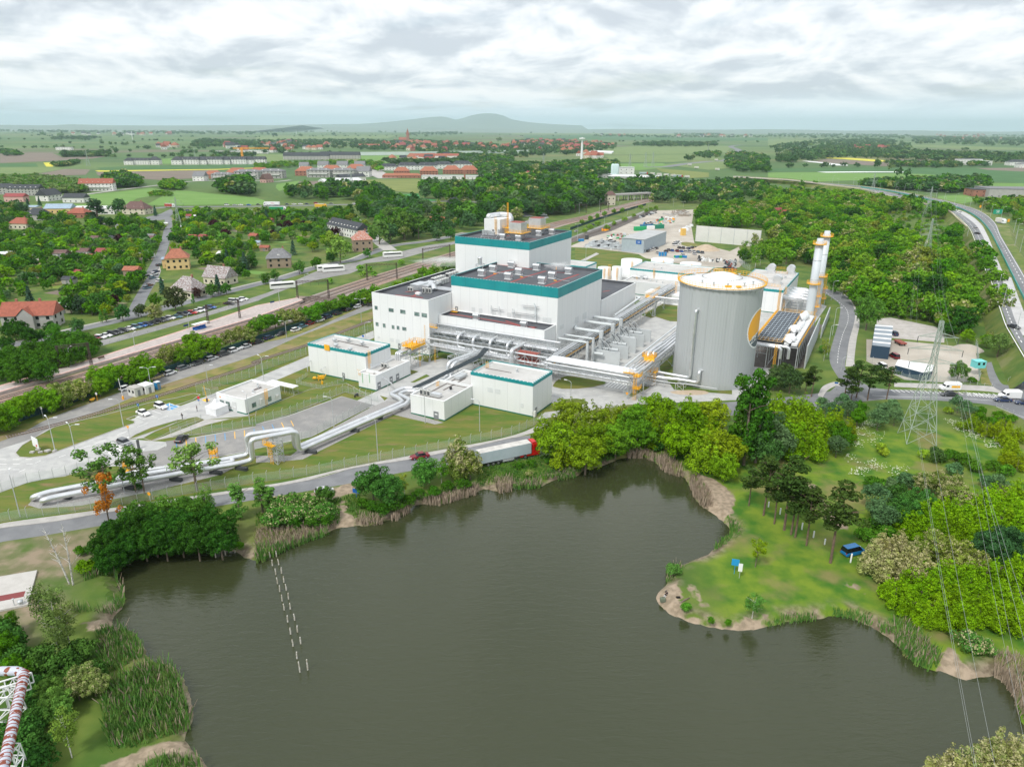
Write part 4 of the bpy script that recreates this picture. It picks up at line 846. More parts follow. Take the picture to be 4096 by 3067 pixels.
for x,y in((465,480),(510,492),(350,420)):mb.cyl(G('w',x,y,9.8),.5,1.,12)
mb.bd('roof_vent',ac,bP)
# ---------------------------------------------------------------- the big tank
TC=W(116,26.1);TR,TH=12.3,31.5
bv=aa('storage_tank',TC,'huge grey ribbed cylindrical tank with a white dome and yellow rim','tank')
eb=mat('tank_cladding',(.41,.435,.44),(.45,.47,.475),.12,.5,0,stretch=(1,1,.12),c3=(.395,.42,.425),sc3=.03,lo3=.5,hi3=.52)
n=360;mb=MB();rr=lambda i:TR+(.03 if i%4<2 else 0)
vs=[(TC.x+rr(i)*cos(2*pi*i/n),TC.y+rr(i)*sin(2*pi*i/n),z)for z in(0,7.2,30.9)for i in rN(n)]
mb.add(vs,[(r*n+i,r*n+(i+1)%n,(r+1)*n+(i+1)%n,(r+1)*n+i)for r in rN(2)for i in rN(n)])
mb.mat(1)
for k in rN(14):
 a=2*pi*k/14+.13;d=V3(cos(a),sin(a),0);p=TC+d*(TR+.06);mb.bar(p,p+av(30.8),.03)
mb.bd('shell',[eb,mat('tank_joint',(.38,.40,.41),rough=.6)],bv)
ec=mat('dome_white',(.74,.745,.74),(.68,.69,.69),.3,.5)
MB().lathe((TC.x,TC.y,0),[(TR+.05,30.9),(TR-.3,31.1),(9,31.9),(5.9,32.5),(5.9,32.56),(3,33.6),(.6,34.1),(0,34.15)],96).bd('dome',ec,bv)
mb=MB()
for k in rN(64):a=2*pi*k/64;mb.box((TC.x+5.95*cos(a),TC.y+5.95*sin(a),32.5),(.12,.12,.12),a)
mb.bd('rivet_ring',bn,bv)
mb=MB();mb.lathe((TC.x,TC.y,0),[(TR+.35,31.3),(TR+.95,31.3),(TR+.95,31.42),(TR+.35,31.42)],96)
for k in rN(72):
 a=2*pi*k/72;p=V3(TC.x+(TR+.95)*cos(a),TC.y+(TR+.95)*sin(a),31.5);a2=2*pi*(k+1)/72;q=V3(TC.x+(TR+.95)*cos(a2),TC.y+(TR+.95)*sin(a2),31.5)
 mb.bar(p,p+av(1.1),.04)
 for z in(.55,1.1):mb.bar(p+av(z),q+av(z),.045)
mb.bd('walkway',au,bv);mb=MB()
for k in rN(40):a=2*pi*k/40;d=V3(cos(a),sin(a),0);mb.bar(TC+d*(TR+.1)+av(30),TC+d*(TR+.95)+av(31.2),.05);mb.bar(TC+d*(TR+.1)+av(29.6),TC+d*(TR+.1)+av(31.2),.07)
mb.bd('bracket',ac,bv);mb=MB()
for a,r in((4.2,10),(4.6,10.5),(5.1,10.3),(5.5,10.2),(3.8,9.5),(.6,8),(2.5,9)):p=V3(TC.x+cos(a)*r,TC.y+sin(a)*r,31.6);mb.cyl(p,.25,1.,10).box(p+av(1),(.8,.5,.1))
mb.bd('dome_vent',ac,bv);mb=MB();mb.box((TC.x-1,TC.y-10.2,31.5),(1.8,1,.5)).box((TC.x+2.,TC.y-10.5,31.5),(1.4,1,.4)).box((TC.x+4.,TC.y+11.2,31.4),(7,1.6,.2));an(mb,[V3(TC.x+.5,TC.y+12,31.6),V3(TC.x+7.5,TC.y+12,31.6)],r=.05,st=1);mb.bd('hatch',au,bv)
ee=atan2(-TC.y,-TC.x);ph0=ee+rD(73);ZC,RL=18.3,6.
def bw(u,v,off=.07):a=ph0+u/TR;return(TC.x+(TR+off)*cos(a),TC.y+(TR+off)*sin(a),ZC+v)
def ef(R0,R1,m,off,cut=None,name='logo'):
 mb=MB();N_=48
 for i in rN(N_):
  for j in rN(10):
   x0,x1=-R1+2*R1*i/N_,-R1+2*R1*(i+1)/N_
   xm=(x0+x1)/2;H=math.sqrt(max(R1*R1-xm*xm,0))*1.05;lo,hi=-H,H
   c_=-1.5+.02*xm*xm*-1+.32*xm
   if cut=='top':lo=max(lo,c_)
   if cut=='bot':hi=min(hi,c_-.3)
   if hi<=lo:continue
   y0,y1=lo+(hi-lo)*j/10,lo+(hi-lo)*(j+1)/10
   mb.add([bw(x0,y0,off),bw(x1,y0,off),bw(x1,y1,off),bw(x0,y1,off)],((0,1,2,3),))
 return mb.bd(name,m,bv)
ef(0,RL,ah,.07);ef(0,RL-.5,mat('logo_orange',(.86,.42,.04),rough=.5),.09,'top');ef(0,RL-.5,mat('logo_slate',(.08,.11,.13),rough=.5),.09,'bot')
cu=bpy.data.curves.new('t','FONT');cu.body='ZE';cu.size=3.;cu.align_x='LEFT';cu.shear=.25;cu.offset=.03;_o=bpy.data.objects.new('t',cu);lm=bpy.data.meshes.new_from_object(_o);bpy.data.objects.remove(_o);lm.name='lettering'
bm=bmesh.new();bm.from_mesh(lm);bmesh.ops.triangulate(bm,faces=bm.faces);bmesh.ops.subdivide_edges(bm,edges=bm.edges,cuts=1)
for v in bm.verts:x=v.co.x-4.;y=v.co.y-4.6+.35*v.co.x;p=bw(x,y,.11);v.co=Vector(p)-TC
bm.to_mesh(lm);bm.free();lm.materials.clear();lm.materials.append(ah);lo_=bk('lettering',lm);lo_.parent=bv
def tk(a,z,off):d=V3(cos(ee+a),sin(ee+a),0);return TC+d*(TR+off)+av(z)
mb=MB();mb.tube([tk(-.50,24.3,-.2),tk(-.50,24.3,1.2),tk(-.50,3.2,1.2),tk(-.50,3.2,1.2)-EA*6,W(100,13.5,3.2),W(100,13.5,9.3),W(100.3,19,9.3),W(100.3,26,9.)],.42,12,bend=1.1)
mb.tube([tk(-.28,5.8,-.2),tk(-.28,5.8,1.5),tk(-.28,2.3,1.5),tk(-.28,2.3,1.5)-EA*6,W(101.5,11.,2.3),W(99,11.,2.3),W(99,11.5,9.3),W(98.8,18,9.3),W(98.8,26,9.)],.5,12,bend=1.1)
mb.bd('riser',ae,bv)
mb=MB();mb.tube([W(101,9,1.9),W(108,9.2,1.9),W(112,10.8,1.8),W(121,11.6,1.6)],.16,6)
for a,b in((101.5,10),(103,8.6),(105.5,9),(109,9.4),(111.5,9.4),(109,12),(111.5,12)):mb.bar(W(a,b,0),W(a,b,2.),.1)
for a,b,a2,b2 in((109,9.4,111.5,9.4),(101.5,10,103,8.6),(109,12,111.5,12)):mb.bar(W(a,b,0),W(a2,b2,2),.06);mb.bar(W(a2,b2,0),W(a,b,2),.06);mb.bar(W(a,b,2),W(a2,b2,2),.08)
mb.bd('pipe_support',ac,bv)
vs_=aa('valve_skid',W(101.5,8),'pipework and valves under a small yellow platform at the foot of the grey tank','valve station');mb=MB()
for i in rN(5):mb.tube([W(99+i*.6,7,.6),W(99+i*.6,10,.6),W(99+i*.6,10,1.8)],.14,6,bend=.3)
for i in rN(4):mb.bar(W(98.5,6.5+i,1.2),W(103,6.5+i,1.2),.12,6)
mb.box(W(100,7.5,.2),(1.2,.8,.9),bN);mb.bd('pipework',ac,vs_);mb=MB().ab(98.8,9.6,3.9,102.6,11.6,3.97);an(mb,[W(98.8,9.6,4),W(102.6,9.6,4),W(102.6,11.6,4),W(98.8,11.6,4)],closed=True,st=1,r=.05);mb.bd('platform',au,vs_);aq(vs_,102.3,9.5,0,3.9,hoops=False)
# ---------------------------------------------------------------- stacks
def stack(c,R,H,lab):
 t=aa('flue_stack',c,lab,'chimney','pair of grey stacks');MB().lathe(c,[(R*1.12,0),(R*1.12,11),(R,12.2),(R,H-.9),(R*.8,H-.9),(R*.8,H+.6),(R*.66,H+.6),(R*.66,H-3)],36).bd('flue',mat('stack_grey',(.56,.60,.63),(.60,.64,.66),.1,.45),t)
 m=MB()
 for z in(16,24):m.lathe(c,[(R+.0,z),(R+.06,z),(R+.06,z+.2),(R,z+.2)],36)
 m.bd('joint_ring',ac,t);m=MB()
 for z,r in((H-1.8,1.1),(14.2,1.25)):
  m.lathe(c,[(R+.05,z),(R+r,z),(R+r,z+.25),(R+.05,z+.25)],36)
  for k in rN(24):
   a=2*pi*k/24;b=a+2*pi/24;p=V3(c[0]+(R+r)*cos(a),c[1]+(R+r)*sin(a),z+.2);q=V3(c[0]+(R+r)*cos(b),c[1]+(R+r)*sin(b),z+.2);m.bar(p,p+av(1.1),.05)
   for h in(.5,1.1):m.bar(p+av(h),q+av(h),.05)
 for z in(4.5,9):m.box((c[0]+R*.9+.9,c[1]-.5,z),(1.8,2.2,.1));an(m,[V3(c[0]+R*.9+1.8,c[1]-1.6,z),V3(c[0]+R*.9+1.8,c[1]+.6,z)],st=.7,r=.05)
 m.bd('platform',au,t);m=MB();x=c[0]+R*.9+.5;y=c[1]-.6
 for u in(-.3,.3):m.bar((x,y+u,0),(x,y+u,14.4),.05)
 for k in rN(46):m.bar((x,y-.3,.3+k*.3),(x,y+.3,.3+k*.3),.03)
 for k in rN(16):z=2.4+k*.75;m.bar((x,y-.3,z),(x+.75,y-.3,z),.05);m.bar((x+.75,y-.3,z),(x+.75,y+.3,z),.05);m.bar((x+.75,y+.3,z),(x,y+.3,z),.05)
 m.bar((x+.75,y-.3,2.4),(x+.75,y-.3,14),.04);m.bar((x+.75,y+.3,2.4),(x+.75,y+.3,14),.04);m.bd('access_ladder',au,t)
 m=MB();m.bar((c[0]-R-.4,c[1]-.3,14.5),(c[0]-R-.4,c[1]-.3,H-2),.05);m.bd('cable_run',ac,t)
stack(W(132.6,125.3),1.55,32.4,'nearer of the two tall grey stacks with yellow platforms');stack(W(133.2,143.5),1.5,33.4,'farther and taller-looking of the two grey stacks with yellow platforms')
for i,(b,lab)in eN(((127.2,'nearest'),(132.5,'second nearest'),(138.2,'third nearest'),(144,'farthest'))):
 t=aa('silencer_drum',W(126,b),lab+' of four shiny horizontal drums between the process building and the stacks','exhaust silencer','shiny drums by the stacks');m=MB()
 m.tube([W(121.1,b,7),W(121.6,b,7),W(121.8,b,7),W(128,b,7),W(129.5,b,7),W(131.5,b-(1.2 if i==0 else 0),7)],[1.,1.,1.45,1.45,.8,.8],20);m.bd('drum',ae,t);m=MB()
 for a in(122.5,127.5):
  for u in(-1,1):m.bar(W(a,b+u,0),W(a,b+u,5.7),.11)
  m.bar(W(a,b-1,5.6),W(a,b+1,5.6),.11);m.bar(W(a,b-1,2),W(a,b+1,5),.06)
 m.bd('cradle',ac,t)
 # ---------------------------------------------------------------- cooler deck
cd=aa('air_cooler',W(130,66),'raised deck of dark fans in rows with yellow railings right of the tank','air cooler')
a0,a1,b0,b1,zc=125.2,133.2,44.2,88.2,9.6
m=MB().ab(a0,b0,zc-.9,a1,b1,zc-.1);m.ab(a1+.3,b0,zc-1.3,a1+5.4,b1,zc-1.);m.bd('deck',aT,cd);fans=MB().lathe((0,0,0),[(.56,0),(.60,.0),(.60,.28),(.52,.28),(.50,.05),(.12,.05),(.12,.16),(0,.16)],14)
for k in rN(6):
 a=k*pi/3;fans.add([(.1*cos(a),.1*sin(a),.1),(.5*cos(a-.25),.5*sin(a-.25),.07),(.5*cos(a+.25),.5*sin(a+.25),.14)],((0,1,2),))
f0=None;mf_=mat('fan_dark',(.015,.02,.035),rough=.4)
for i in rN(6):
 for j in rN(16):
  p=W(a0+.7+i*1.32,b0+1.2+j*2.75,zc-.1)
  if f0 is None:f0=fans.bd('fan',mf_,cd,None);f0.location=p-cd.location;f0.data.transform(Matrix.Translation(cd.location));
  else:c_=f0.copy();cV.objects.link(c_);c_.parent=cd;c_.location=p-cd.location
  f0.data.update()
m=MB()
for i in rN(7):a=a0+.04+i*1.32;m.ab(a-.04,b0,zc-.1,a+.1,b1,zc+.12)
for j in rN(33):b=b0-.1+j*1.375;m.ab(a0,b-.05,zc-.1,a1,b+.06,zc+.1)
m.bd('grid',mat('pale_blue_steel',(.45,.52,.58),rough=.5),cd)
m=MB()
for j in rN(21):b=b0+.8+j*2.1;m.ab(a1+.8,b,zc-1.,a1+2.3,b+1.1,zc-.3);m.ab(a1+3.1,b,zc-1.,a1+4.8,b+1.1,zc-.3)
m.bd('motor_housing',ah,cd);m=MB()
for P in([W(a0-.3,b0-.3,zc),W(a0-.3,b1,zc)],[W(a0-.3,b0-.3,zc),W(a1+.2,b0-.3,zc)],[W(a1+.4,b0,zc),W(a1+.4,b1,zc)],[W(a0,b1+.3,zc),W(a1+5,b1+.3,zc)],[W(a1+5.5,b0,zc-1),W(a1+5.5,b1,zc-1)]):an(m,P,1.1,1.4,.05)
m.ab(a0-1.1,b0-.3,zc-.1,a0-.15,b1,zc);m.bd('railing',au,cd);m=MB()
for j in rN(9):
 b=b0+j*5.5
 for a in(a0-.6,a0+4,a1,a1+5.3):m.bar(W(a,b,0),W(a,b,zc-1),.14)
 m.bar(W(a0-.6,b,zc-1.3),W(a1+5.3,b,zc-1.3),.16);m.bar(W(a0-.6,b,5),W(a0+4,b,5),.1);m.bar(W(a0-.6,b,5),W(a0+4,b,zc-1.3),.08);m.bar(W(a0+4,b,0),W(a1,b,zc-1.3),.08)
 if j<8:
  for a in(a0-.6,a1+5.3):m.bar(W(a,b,5),W(a,b+5.5,zc-1.3),.07);m.bar(W(a,b,zc-1.3),W(a,b+5.5,zc-1.3),.12)
m.bd('frame',ac,cd);m=MB();m.tube([W(112,b0-1.6,zc-1.4),W(133.6,b0-1.6,zc-1.4),W(133.6,b0-1.6,4.5)],.5,12,bend=1.2);m.tube([W(112,b0-.3,zc-1.2),W(136,b0-.6,zc-1.2),W(136,b0-.6,4.5)],.5,12,bend=1.2);m.bd('header_pipe',ae,cd);aq(cd,132.2,b0-1.9,0,zc-1)
dl=mat('white_tarpaulin',(.78,.79,.80),(.68,.70,.72),.8,.6)
def dF(a,b,z,ra,rb,rz,yaw,lab):
 bm=bmesh.new();bmesh.ops.create_uvsphere(bm,u_segments=32,v_segments=16,radius=1);rg=random.Random(int(a*7+b))
 w1=[(rg.uniform(2,7),rg.uniform(2,7),rg.uniform(0,6))for _ in rN(5)]
 for v in bm.verts:
  q=sum(sin(v.co.x*k+v.co.y*l+v.co.z*3+o)for k,l,o in w1)*.07;v.co*=1+q;v.co.z=max(v.co.z,-.35+.25*sin(v.co.x*5)*cos(v.co.y*6));v.co=V3(v.co.x*ra,v.co.y*rb,v.co.z*rz);v.co.rotate(Matrix.Rotation(bN+yaw,3,'Z'))
 me=bpy.data.meshes.new('tarpaulin');bm.to_mesh(me);bm.free();me.materials.append(dl);o=bk('tarpaulin',me);o.location=W(a,b,z);aK(o,lab,'tarpaulin')
dF(135.3,82,zc+.3,1.6,4.2,2.,-.1,'white tarpaulin heaped on the cooler deck nearest the stacks');dF(134.6,62,zc+.2,1.9,2.8,1.5,.2,'crumpled white tarpaulin halfway along the cooler deck');dF(135,50,zc,2.,4.6,1.3,.1,'white tarpaulin trailing over the near end of the cooler deck');dF(136,71,zc-.1,.8,6.,.9,-.05,'narrow white tarpaulin strip between the two heaps on the cooler deck')
def aP(name,P,h,m,lab,step=4.,cat='wall',post=ac,t_=.25):
 t=aa(name,P[0],lab,cat);Q=ax(P,step);aV(MB(),Q,0,h,t_).bd('panel',m,t);pm=MB()
 for i,q in eN(Q):pm.box((q.x,q.y,0),(.32,.42,h+.1),atan2(Q[min(i+1,len(Q)-1)].y-Q[max(i-1,0)].y,Q[min(i+1,len(Q)-1)].x-Q[max(i-1,0)].x))
 pm.bd('post',post,t);return t
aP('noise_wall',[W(140.8,50),W(139.8,92)],8.,mat('wall_panel',(.50,.54,.56),(.56,.59,.61),.3,.55),'tall pale grey panel wall between the cooler deck and the curved road',3.2)
aP('noise_wall',[W(141,92.5),W(140,130)],4.5,MC['wall_panel'],'lower pale grey panel wall continuing beside the curved road',3.2)
aP('noise_wall',al('z 1018,455 3 1950,1145 2170,1165'),11,mat('wall_pale',(.66,.65,.62),(.70,.69,.66),.2,.7),'long high cream panel wall beyond the car park at the storage yard',9)
# ---------------------------------------------------------------- pipe racks
def aW(mb,P,Q,z0,z1,bay=2.4,r=.09,vert=True,dirn=None):
 P=Vector(P);Q=Vector(Q);L=(Q-P).length;n=max(2,int(L/bay));za,zb=av(z0),av(z1);mb.bar(P+za,Q+za,r*1.3);mb.bar(P+zb,Q+zb,r*1.3)
 for i in rN(n+1):
  s=P.lerp(Q,i/n)
  if vert:mb.bar(s+za,s+zb,r)
  if i<n:q=P.lerp(Q,(i+1)/n);mb.bar(s+(za if i%2 else zb),q+(zb if i%2 else za),r*.8)
 return mb
def b9(name,lab,A,B,wd,z0,z1,legs,pipes,trays=(),leg_step=12,extra=None,bay=2.6):
 A=Vector(A);B=Vector(B);d=(B-A).normalized();s=V3(-d.y,d.x,0);t=aa(name,A,lab,'pipe rack');L=(B-A).length
 m=MB();aW(m,A+s*wd/2,B+s*wd/2,z0,z1,bay);aW(m,A-s*wd/2,B-s*wd/2,z0,z1,bay);n=int(L/bay)
 for i in rN(n+1):
  p=A.lerp(B,i/n)
  for z in(z0,z1):m.bar(p+s*wd/2+av(z),p-s*wd/2+av(z),.07)
  if i<n:q=A.lerp(B,(i+1)/n);m.bar(p+s*wd/2+av(z1),q-s*wd/2+av(z1),.05)
 m.bd('truss',ac,t);n=max(1,round(L/leg_step))
 for i in rN(n+1):
  p=A.lerp(B,min(max(i/n,.01),.99));m=MB()
  for u in(-1,1):
   q=p+s*u*wd/2;m.bar(q,q+av(z0),.16);m.box(q,(.7,.7,.15),bN)
  m.bar(p+s*wd/2,p-s*wd/2+av(z0),.07);m.bar(p-s*wd/2,p+s*wd/2+av(z0),.07);m.bd('leg',ac,t)
 for off,z,r,mm in pipes:
  m=MB();m.tube([A+s*off+av(z),B+s*off+av(z)],r,10)
  for k in rN(1,int(L/6)):q=A+d*(k*6)+s*off+av(z);m.bar(q-d*.08,q+d*.08,r*1.05,10)
  m.bd('pipe',mm,t)
 for off,z,w_,mm in trays:
  m=MB();P=[A+s*off,B+s*off];a_,b_=aG(P,w_/2),aG(P,-w_/2);m.add([(q.x,q.y,z+h)for h in(0,.12)for S_ in(a_,b_)for q in S_],((0,1,5,4),(2,6,7,3),(4,5,7,6),(0,2,3,1)));m.bd('cable_tray',mm,t)
 return t
r1=b9('pipe_rack','double-deck pipe rack full of silver pipes along the front of the white hall',W(27,-2.2),W(72,-2.2),4.6,4.6,7.8,4,[(-1.4,5.3,.5,ae),(-.2,5.2,.4,ae),(1.,5.3,.35,ae),(-2.5,8.1,.28,ae)],[(1.8,5.,.5,aL)])
b9('pipe_rack','upper pipe rack with a yellow ladder against the low front annex of the hall',W(22.5,3.),W(72,3.),4.4,7.6,10.3,4,[(-1.,8.6,.6,ae),(.6,8.5,.5,ae),(1.9,10.6,.22,ae),(1.4,10.6,.15,ae),(2.3,10.6,.12,ae)],[(-1.9,7.75,.9,aL),(1.8,7.75,.7,aL)])
m=MB()
for a in(37,43,49.5,56):m.tube([W(a,3,9.6),W(a,1,9.8),W(a,-1.4,9.),W(a,-1.4,5.6),W(a+3,-1.4,5.4)],.5,12,bend=.9)
m.tube([W(34,2.5,9.3),W(36.5,2.5,9.3),W(36.5,2.5,5),W(36.5,5.8,5)],.55,12,bend=.9);m.tube([W(60,3,9),W(60,-5.6,9),W(60,-5.6,3)],.7,12,bend=1);m.bd('pipe_bend',ae,r1)
m=MB();m.bar(W(60,-5.6,4.),W(60,-5.6,6.5),1.,16);m.bd('expansion_joint',ae,r1)
aq(r1,22.6,.7,.0,10,'b');aq(r1,30,-4.7,0,4.6,hoops=False);m=MB().ab(23,.2,10.3,27.5,1.2,10.4);an(m,[W(23,.2,10.4),W(27.5,.2,10.4)],r=.05);m.bd('platform',au,r1)
m=MB()
for k in rN(5):m.ab(61,-4,3.4+k*1.2,68,-1.5,3.48+k*1.2)
for a in(61,64.5,68):
 for b in(-4,-1.5):m.bar(W(a,b,0),W(a,b,9),.08)
m.bd('scaffold',aY,r1)
r2=b9('pipe_rack','pipe bridge carrying a bundle of five silver pipes towards the yellow ladder tower',W(72,-3.),W(99.5,-3.),6.4,4.4,6.6,2,[(-2.2,7.6,.42,ae),(-1.1,7.6,.42,ae),(0,7.6,.42,ae),(1.1,7.6,.42,ae),(2.2,7.6,.42,ae),(-2,5.,.5,ae),(0,5,.5,ae),(-3.4,7.,.25,ae)],leg_step=26)
m=MB()
for i in rN(4):m.tube([W(96.6+i*.05,-5.2+i*1.1,7.6),W(98.2+i*.1,-5.2+i*1.1,7.6),W(100.9-i*1.1,-3+i*.6,7.6),W(100.9-i*1.1,3,7.6)],.42,12,bend=1.2)
m.bd('pipe_bend',ae,r2);aq(r2,101.2,-5.5,0,7.6,wd=.9);m=MB()
for z in(3.6,7.4):m.ab(100.6,-6.4,z,102.6,-4,z+.1);an(m,[W(100.6,-6.4,z),W(102.6,-6.4,z),W(102.6,-4,z)],r=.06,st=.7)
m.ab(97.5,-6.5,8.1,100.6,-5.5,8.2);an(m,[W(97.5,-6.5,8.2),W(100.6,-6.5,8.2)],r=.06,st=.8);m.bd('platform',au,r2)
r3=b9('pipe_rack','pipe bridge running up beside the grey tank with four silver pipes',W(99.2,0),W(99.2,62),5.,4.6,6.8,5,[(-1.9,7.5,.42,ae),(-.7,7.5,.42,ae),(.6,7.4,.36,ae),(1.6,7.4,.3,ae),(3.4,7.9,.28,aS),(-1,5.2,.4,ae)],[(2.2,6.9,.8,aL)],leg_step=15)
m=MB();m.ab(97.5,10.2,8.4,101.6,12.4,8.5);an(m,[W(97.5,10.2,8.5),W(101.6,10.2,8.5),W(101.6,12.4,8.5),W(97.5,12.4,8.5)],closed=True,r=.07,st=.7);m.ab(98.3,9.9,7.3,101.6,10.1,8.4);m.bd('platform',au,r3)
r4=b9('pipe_rack','long pipe bridge running back from the annex past the grey bays to the far building',W(72.6,-1),W(72.6,124),3.4,5.,7.8,8,[(-1.,8.1,.2,ae),(-.4,8.1,.2,ae),(.3,8.1,.25,ae),(-1.2,6.8,.2,ae)],[(-1.5,5.2,.5,aL),(-1.5,6.,.4,au),(-1.5,6.6,.4,aL),(1.2,5.2,.8,aL),(0,5.2,.6,au)],leg_step=15)
m=MB();m.tube([W(68.6,62,6.4),W(68.6,92,7.6),W(66.8,92,7.6)],.5,12,bend=.8);m.bd('pipe',aS,r4);m=MB()
for z in(8.,):m.ab(70.8,92,z,74.4,96,z+.1);an(m,[W(70.8,92,z),W(70.8,112,z)],r=.06,st=1);an(m,[W(74.4,92,z),W(74.4,98,z)],r=.06,st=1)
m.bd('platform',au,r4);aq(r4,74.6,124.5,0,8.5,wd=.9);aq(r4,70.9,95,0,8,'b')
r5=b9('pipe_rack','short pipe bridge joining the long bridge to the back of the grey tank',W(74.5,94),W(103,94),1.6,6.8,7.8,2,[(0,8.2,.4,ae)],leg_step=12)
r6=b9('pipe_rack','low pipe bridge with a yellow valve platform reaching towards the left teal building',W(26.4,-5),W(26.4,-18.6),3.,4.6,6.4,1,[(-.9,6.9,.28,ae),(-.2,6.9,.28,ae),(.5,6.9,.28,ae),(-.6,5.2,.2,ac),(.4,5.2,.2,ac)],leg_step=7)
m=MB()
for i in rN(3):m.tube([W(25.6+i*.7,-18.6,6.9),W(25.6+i*.7,-20.4,6.9),W(25.6+i*.7,-20.4,4)],.28,10,bend=.7)
for i in rN(4):m.tube([W(25.+i*.5,-18.6,5.2),W(25.+i*.5,-19.6,5.2),W(25.+i*.5,-19.6,4)],.16,8,bend=.5)
m.bd('pipe_bend',ae,r6);m=MB().ab(24.3,-15.5,7.5,28.4,-10,7.6);an(m,[W(24.3,-15.5,7.6),W(28.4,-15.5,7.6),W(28.4,-8,7.6),W(24.3,-8,7.6)],closed=True,r=.07,st=.8);m.ab(28.2,-15.5,6.9,28.5,-8,7.6)
for a,b in((25,-14),(26,-12),(27,-11)):m.cyl(W(a,b,7.6),.25,1.2,8)
m.bar(W(25.6,-13,7.6),W(25.6,-13,10),.12);m.bd('valve_platform',au,r6);aq(r6,27.9,-11,0,7.5,'a',hoops=False)
r7=b9('pipe_rack','white truss bridge over the yard carrying two fat pipes towards the low annex roof',W(47,-4.6),W(44.2,-15.5),4.6,4.4,6.8,1,[],leg_step=40)
m=MB();m.tube([W(48.2,-3,6),W(45.8,-14,5.6),W(45.4,-17.5,5.4),W(45.2,-18.4,.9),W(46.5,-27,.9),W(47.9,-38,1.2)],.62,14,bend=1.8);m.tube([W(46.4,-3,6),W(43.9,-14,5.6),W(43.5,-17,5.4),W(43.3,-17.6,.9),W(44.6,-28,.9),W(46.,-38,1.2)],.62,14,bend=1.8);m.bd('pipe',ae,r7)
m=MB();
for i in rN(7):o=-.9+i*.3;m.tube([W(50.5+o,-5,8.2),W(50.2+o,-9,6.4),W(47.2+o,-39.5,4.9)],.11,6)
m.bd('cable_bundle',aL,r7);m=MB();aW(m,W(51.4,-9),W(48.4,-39.5),4.6,5.1,1.8,.05);aW(m,W(49.,-9),W(46.2,-39.5),4.6,5.1,1.8,.05)
for b in(-20,-30,-39):m.bar(W(49.8+b*.05,b,0),W(49.8+b*.05,b,4.8),.12)
m.bd('cable_tray',ac,r7)
eg=aa('pipe_gantry',W(33,-36),'small white pipe and frame across the path beside the pump building doors','gantry');m=MB().tube([W(30.7,-33.4,3.3),W(36.5,-36.8,3.3)],.22,8)
for a,b in((35,-36.8),(36.6,-36.8),(35,-35.2)):m.bar(W(a,b,0),W(a,b,3.3),.08)
m.bar(W(35,-36.8,.3),W(36.6,-36.8,3),.05);m.bd('pipe',ae,eg)
# ---------------------------------------------------------------- transformer bays
tb=aa('transformer_bays',W(81,40),'row of open grey concrete bays with transformers and fat grey pipes beside the hall','transformer bay');m=MB()
for b in(22.5,30.6,38.4,47,54.8):m.ab(76.5 if b!=38.4 else 76.5,b-.2,0,86,b+.2,5.6 if b==38.4 else 4.6)
m.ab(76.2,22.7,0,76.6,54.6,4.6);m.bd('bay_wall',dk,tb)
for i,b in eN((24.2,32.2,41,48.8)):
 m=MB().ab(78.5,b,.4,82.5,b+3.4,3.4).ab(82.7,b+.5,.8,83.6,b+2.9,2.8);m.bar(W(79,b+1.7,4.2),W(84,b+1.7,4.2),.5,12);m.mat(1)
 for u in(.5,1.7,2.9):m.bar(W(81,b+u,3.4),W(81,b+u,4.8),.12,6)
 m.bd('transformer',[dk,aT],tb)
m=MB()
for b in(24,33.5,42,50.5):
 for a in(77.5,79.8):
  m.bar(W(a,b,0),W(a,b,7.4),.12);m.bar(W(a,b+3,0),W(a,b+3,7.4),.12);m.bar(W(a,b,7.4),W(a,b+3,7.4),.12)
 m.bar(W(77.5,b,7.4),W(79.8,b,7.4),.1);m.bar(W(77.5,b+3,7.4),W(79.8,b+3,7.4),.1);m.bar(W(79.8,b,7.4),W(82.5,b,4.5),.1);m.bar(W(79.8,b+3,7.4),W(82.5,b+3,4.5),.1)
m.bd('cable_frame',ac,tb);m=MB()
for b in(25,34.5,43,51.5):m.tube([W(73,b,6.8),W(78,b,7.2),W(80,b+1,4)],.1,6);m.tube([W(78.5,b+1,7.2),W(80.5,b+1,6),W(81,b+1.5,4.4)],.1,6)
m.bd('cable',bn,tb)
for i,(b,z,br)in eN(((15.5,8.6,21),(20.5,8.6,25),(27,9.4,31.5),(38,9.3,42.5),(46,9.2,50))):
 t=aa('bus_duct',W(72,b),('nearest thin grey duct','second thin grey duct','thick grey duct with an elbow','fourth grey duct from the front','farthest grey duct')[i]+' between the hall and the bays','duct','grey ducts from the hall to the bays')
 r=.34 if i<2 else .55;m=MB()
 m.tube([W(66.3,b+(3 if i==2 else 0),z),W(67.5,b,z),W(76.8,b,z)],r,12,bend=.6 if i==2 else None);m.bd('duct',aS,t)
 MB().ab(76.6,b-r,1,76.6+2.2*r,b+r,z+r).bd('drop',dk,t)
 if i>=1:m=MB().tube([W(76.8,b+.5,3.6),W(80.5,b+.5,3.6)],.42,10);m.bd('duct',aS,t)
m=MB();tt=aa('steel_gallery',W(68.5,30),'light steel gallery with cross bracing between the hall wall and the long pipe bridge','gallery')
for b in(14,21,30,38,46):aW(m,W(67,b),W(71,b),5.2,7.4,1.8,.06);m.bar(W(70.8,b,0),W(70.8,b,7.4),.1)
aW(m,W(67.2,14),W(67.2,56),5.2,7.4,3,.06);m.bd('frame',ac,tt)
def cc(a,b,R,H,lab,yl=True):
 c=W(a,b);t=aa('water_tank',c,lab,'tank',None);MB().lathe(c,[(R,0),(R,H),(R*.98,H+.05),(0,H+.45)],48).bd('shell',ah,t)
 if yl:aq(t,a+R*.4,b-R*.9,0,H)
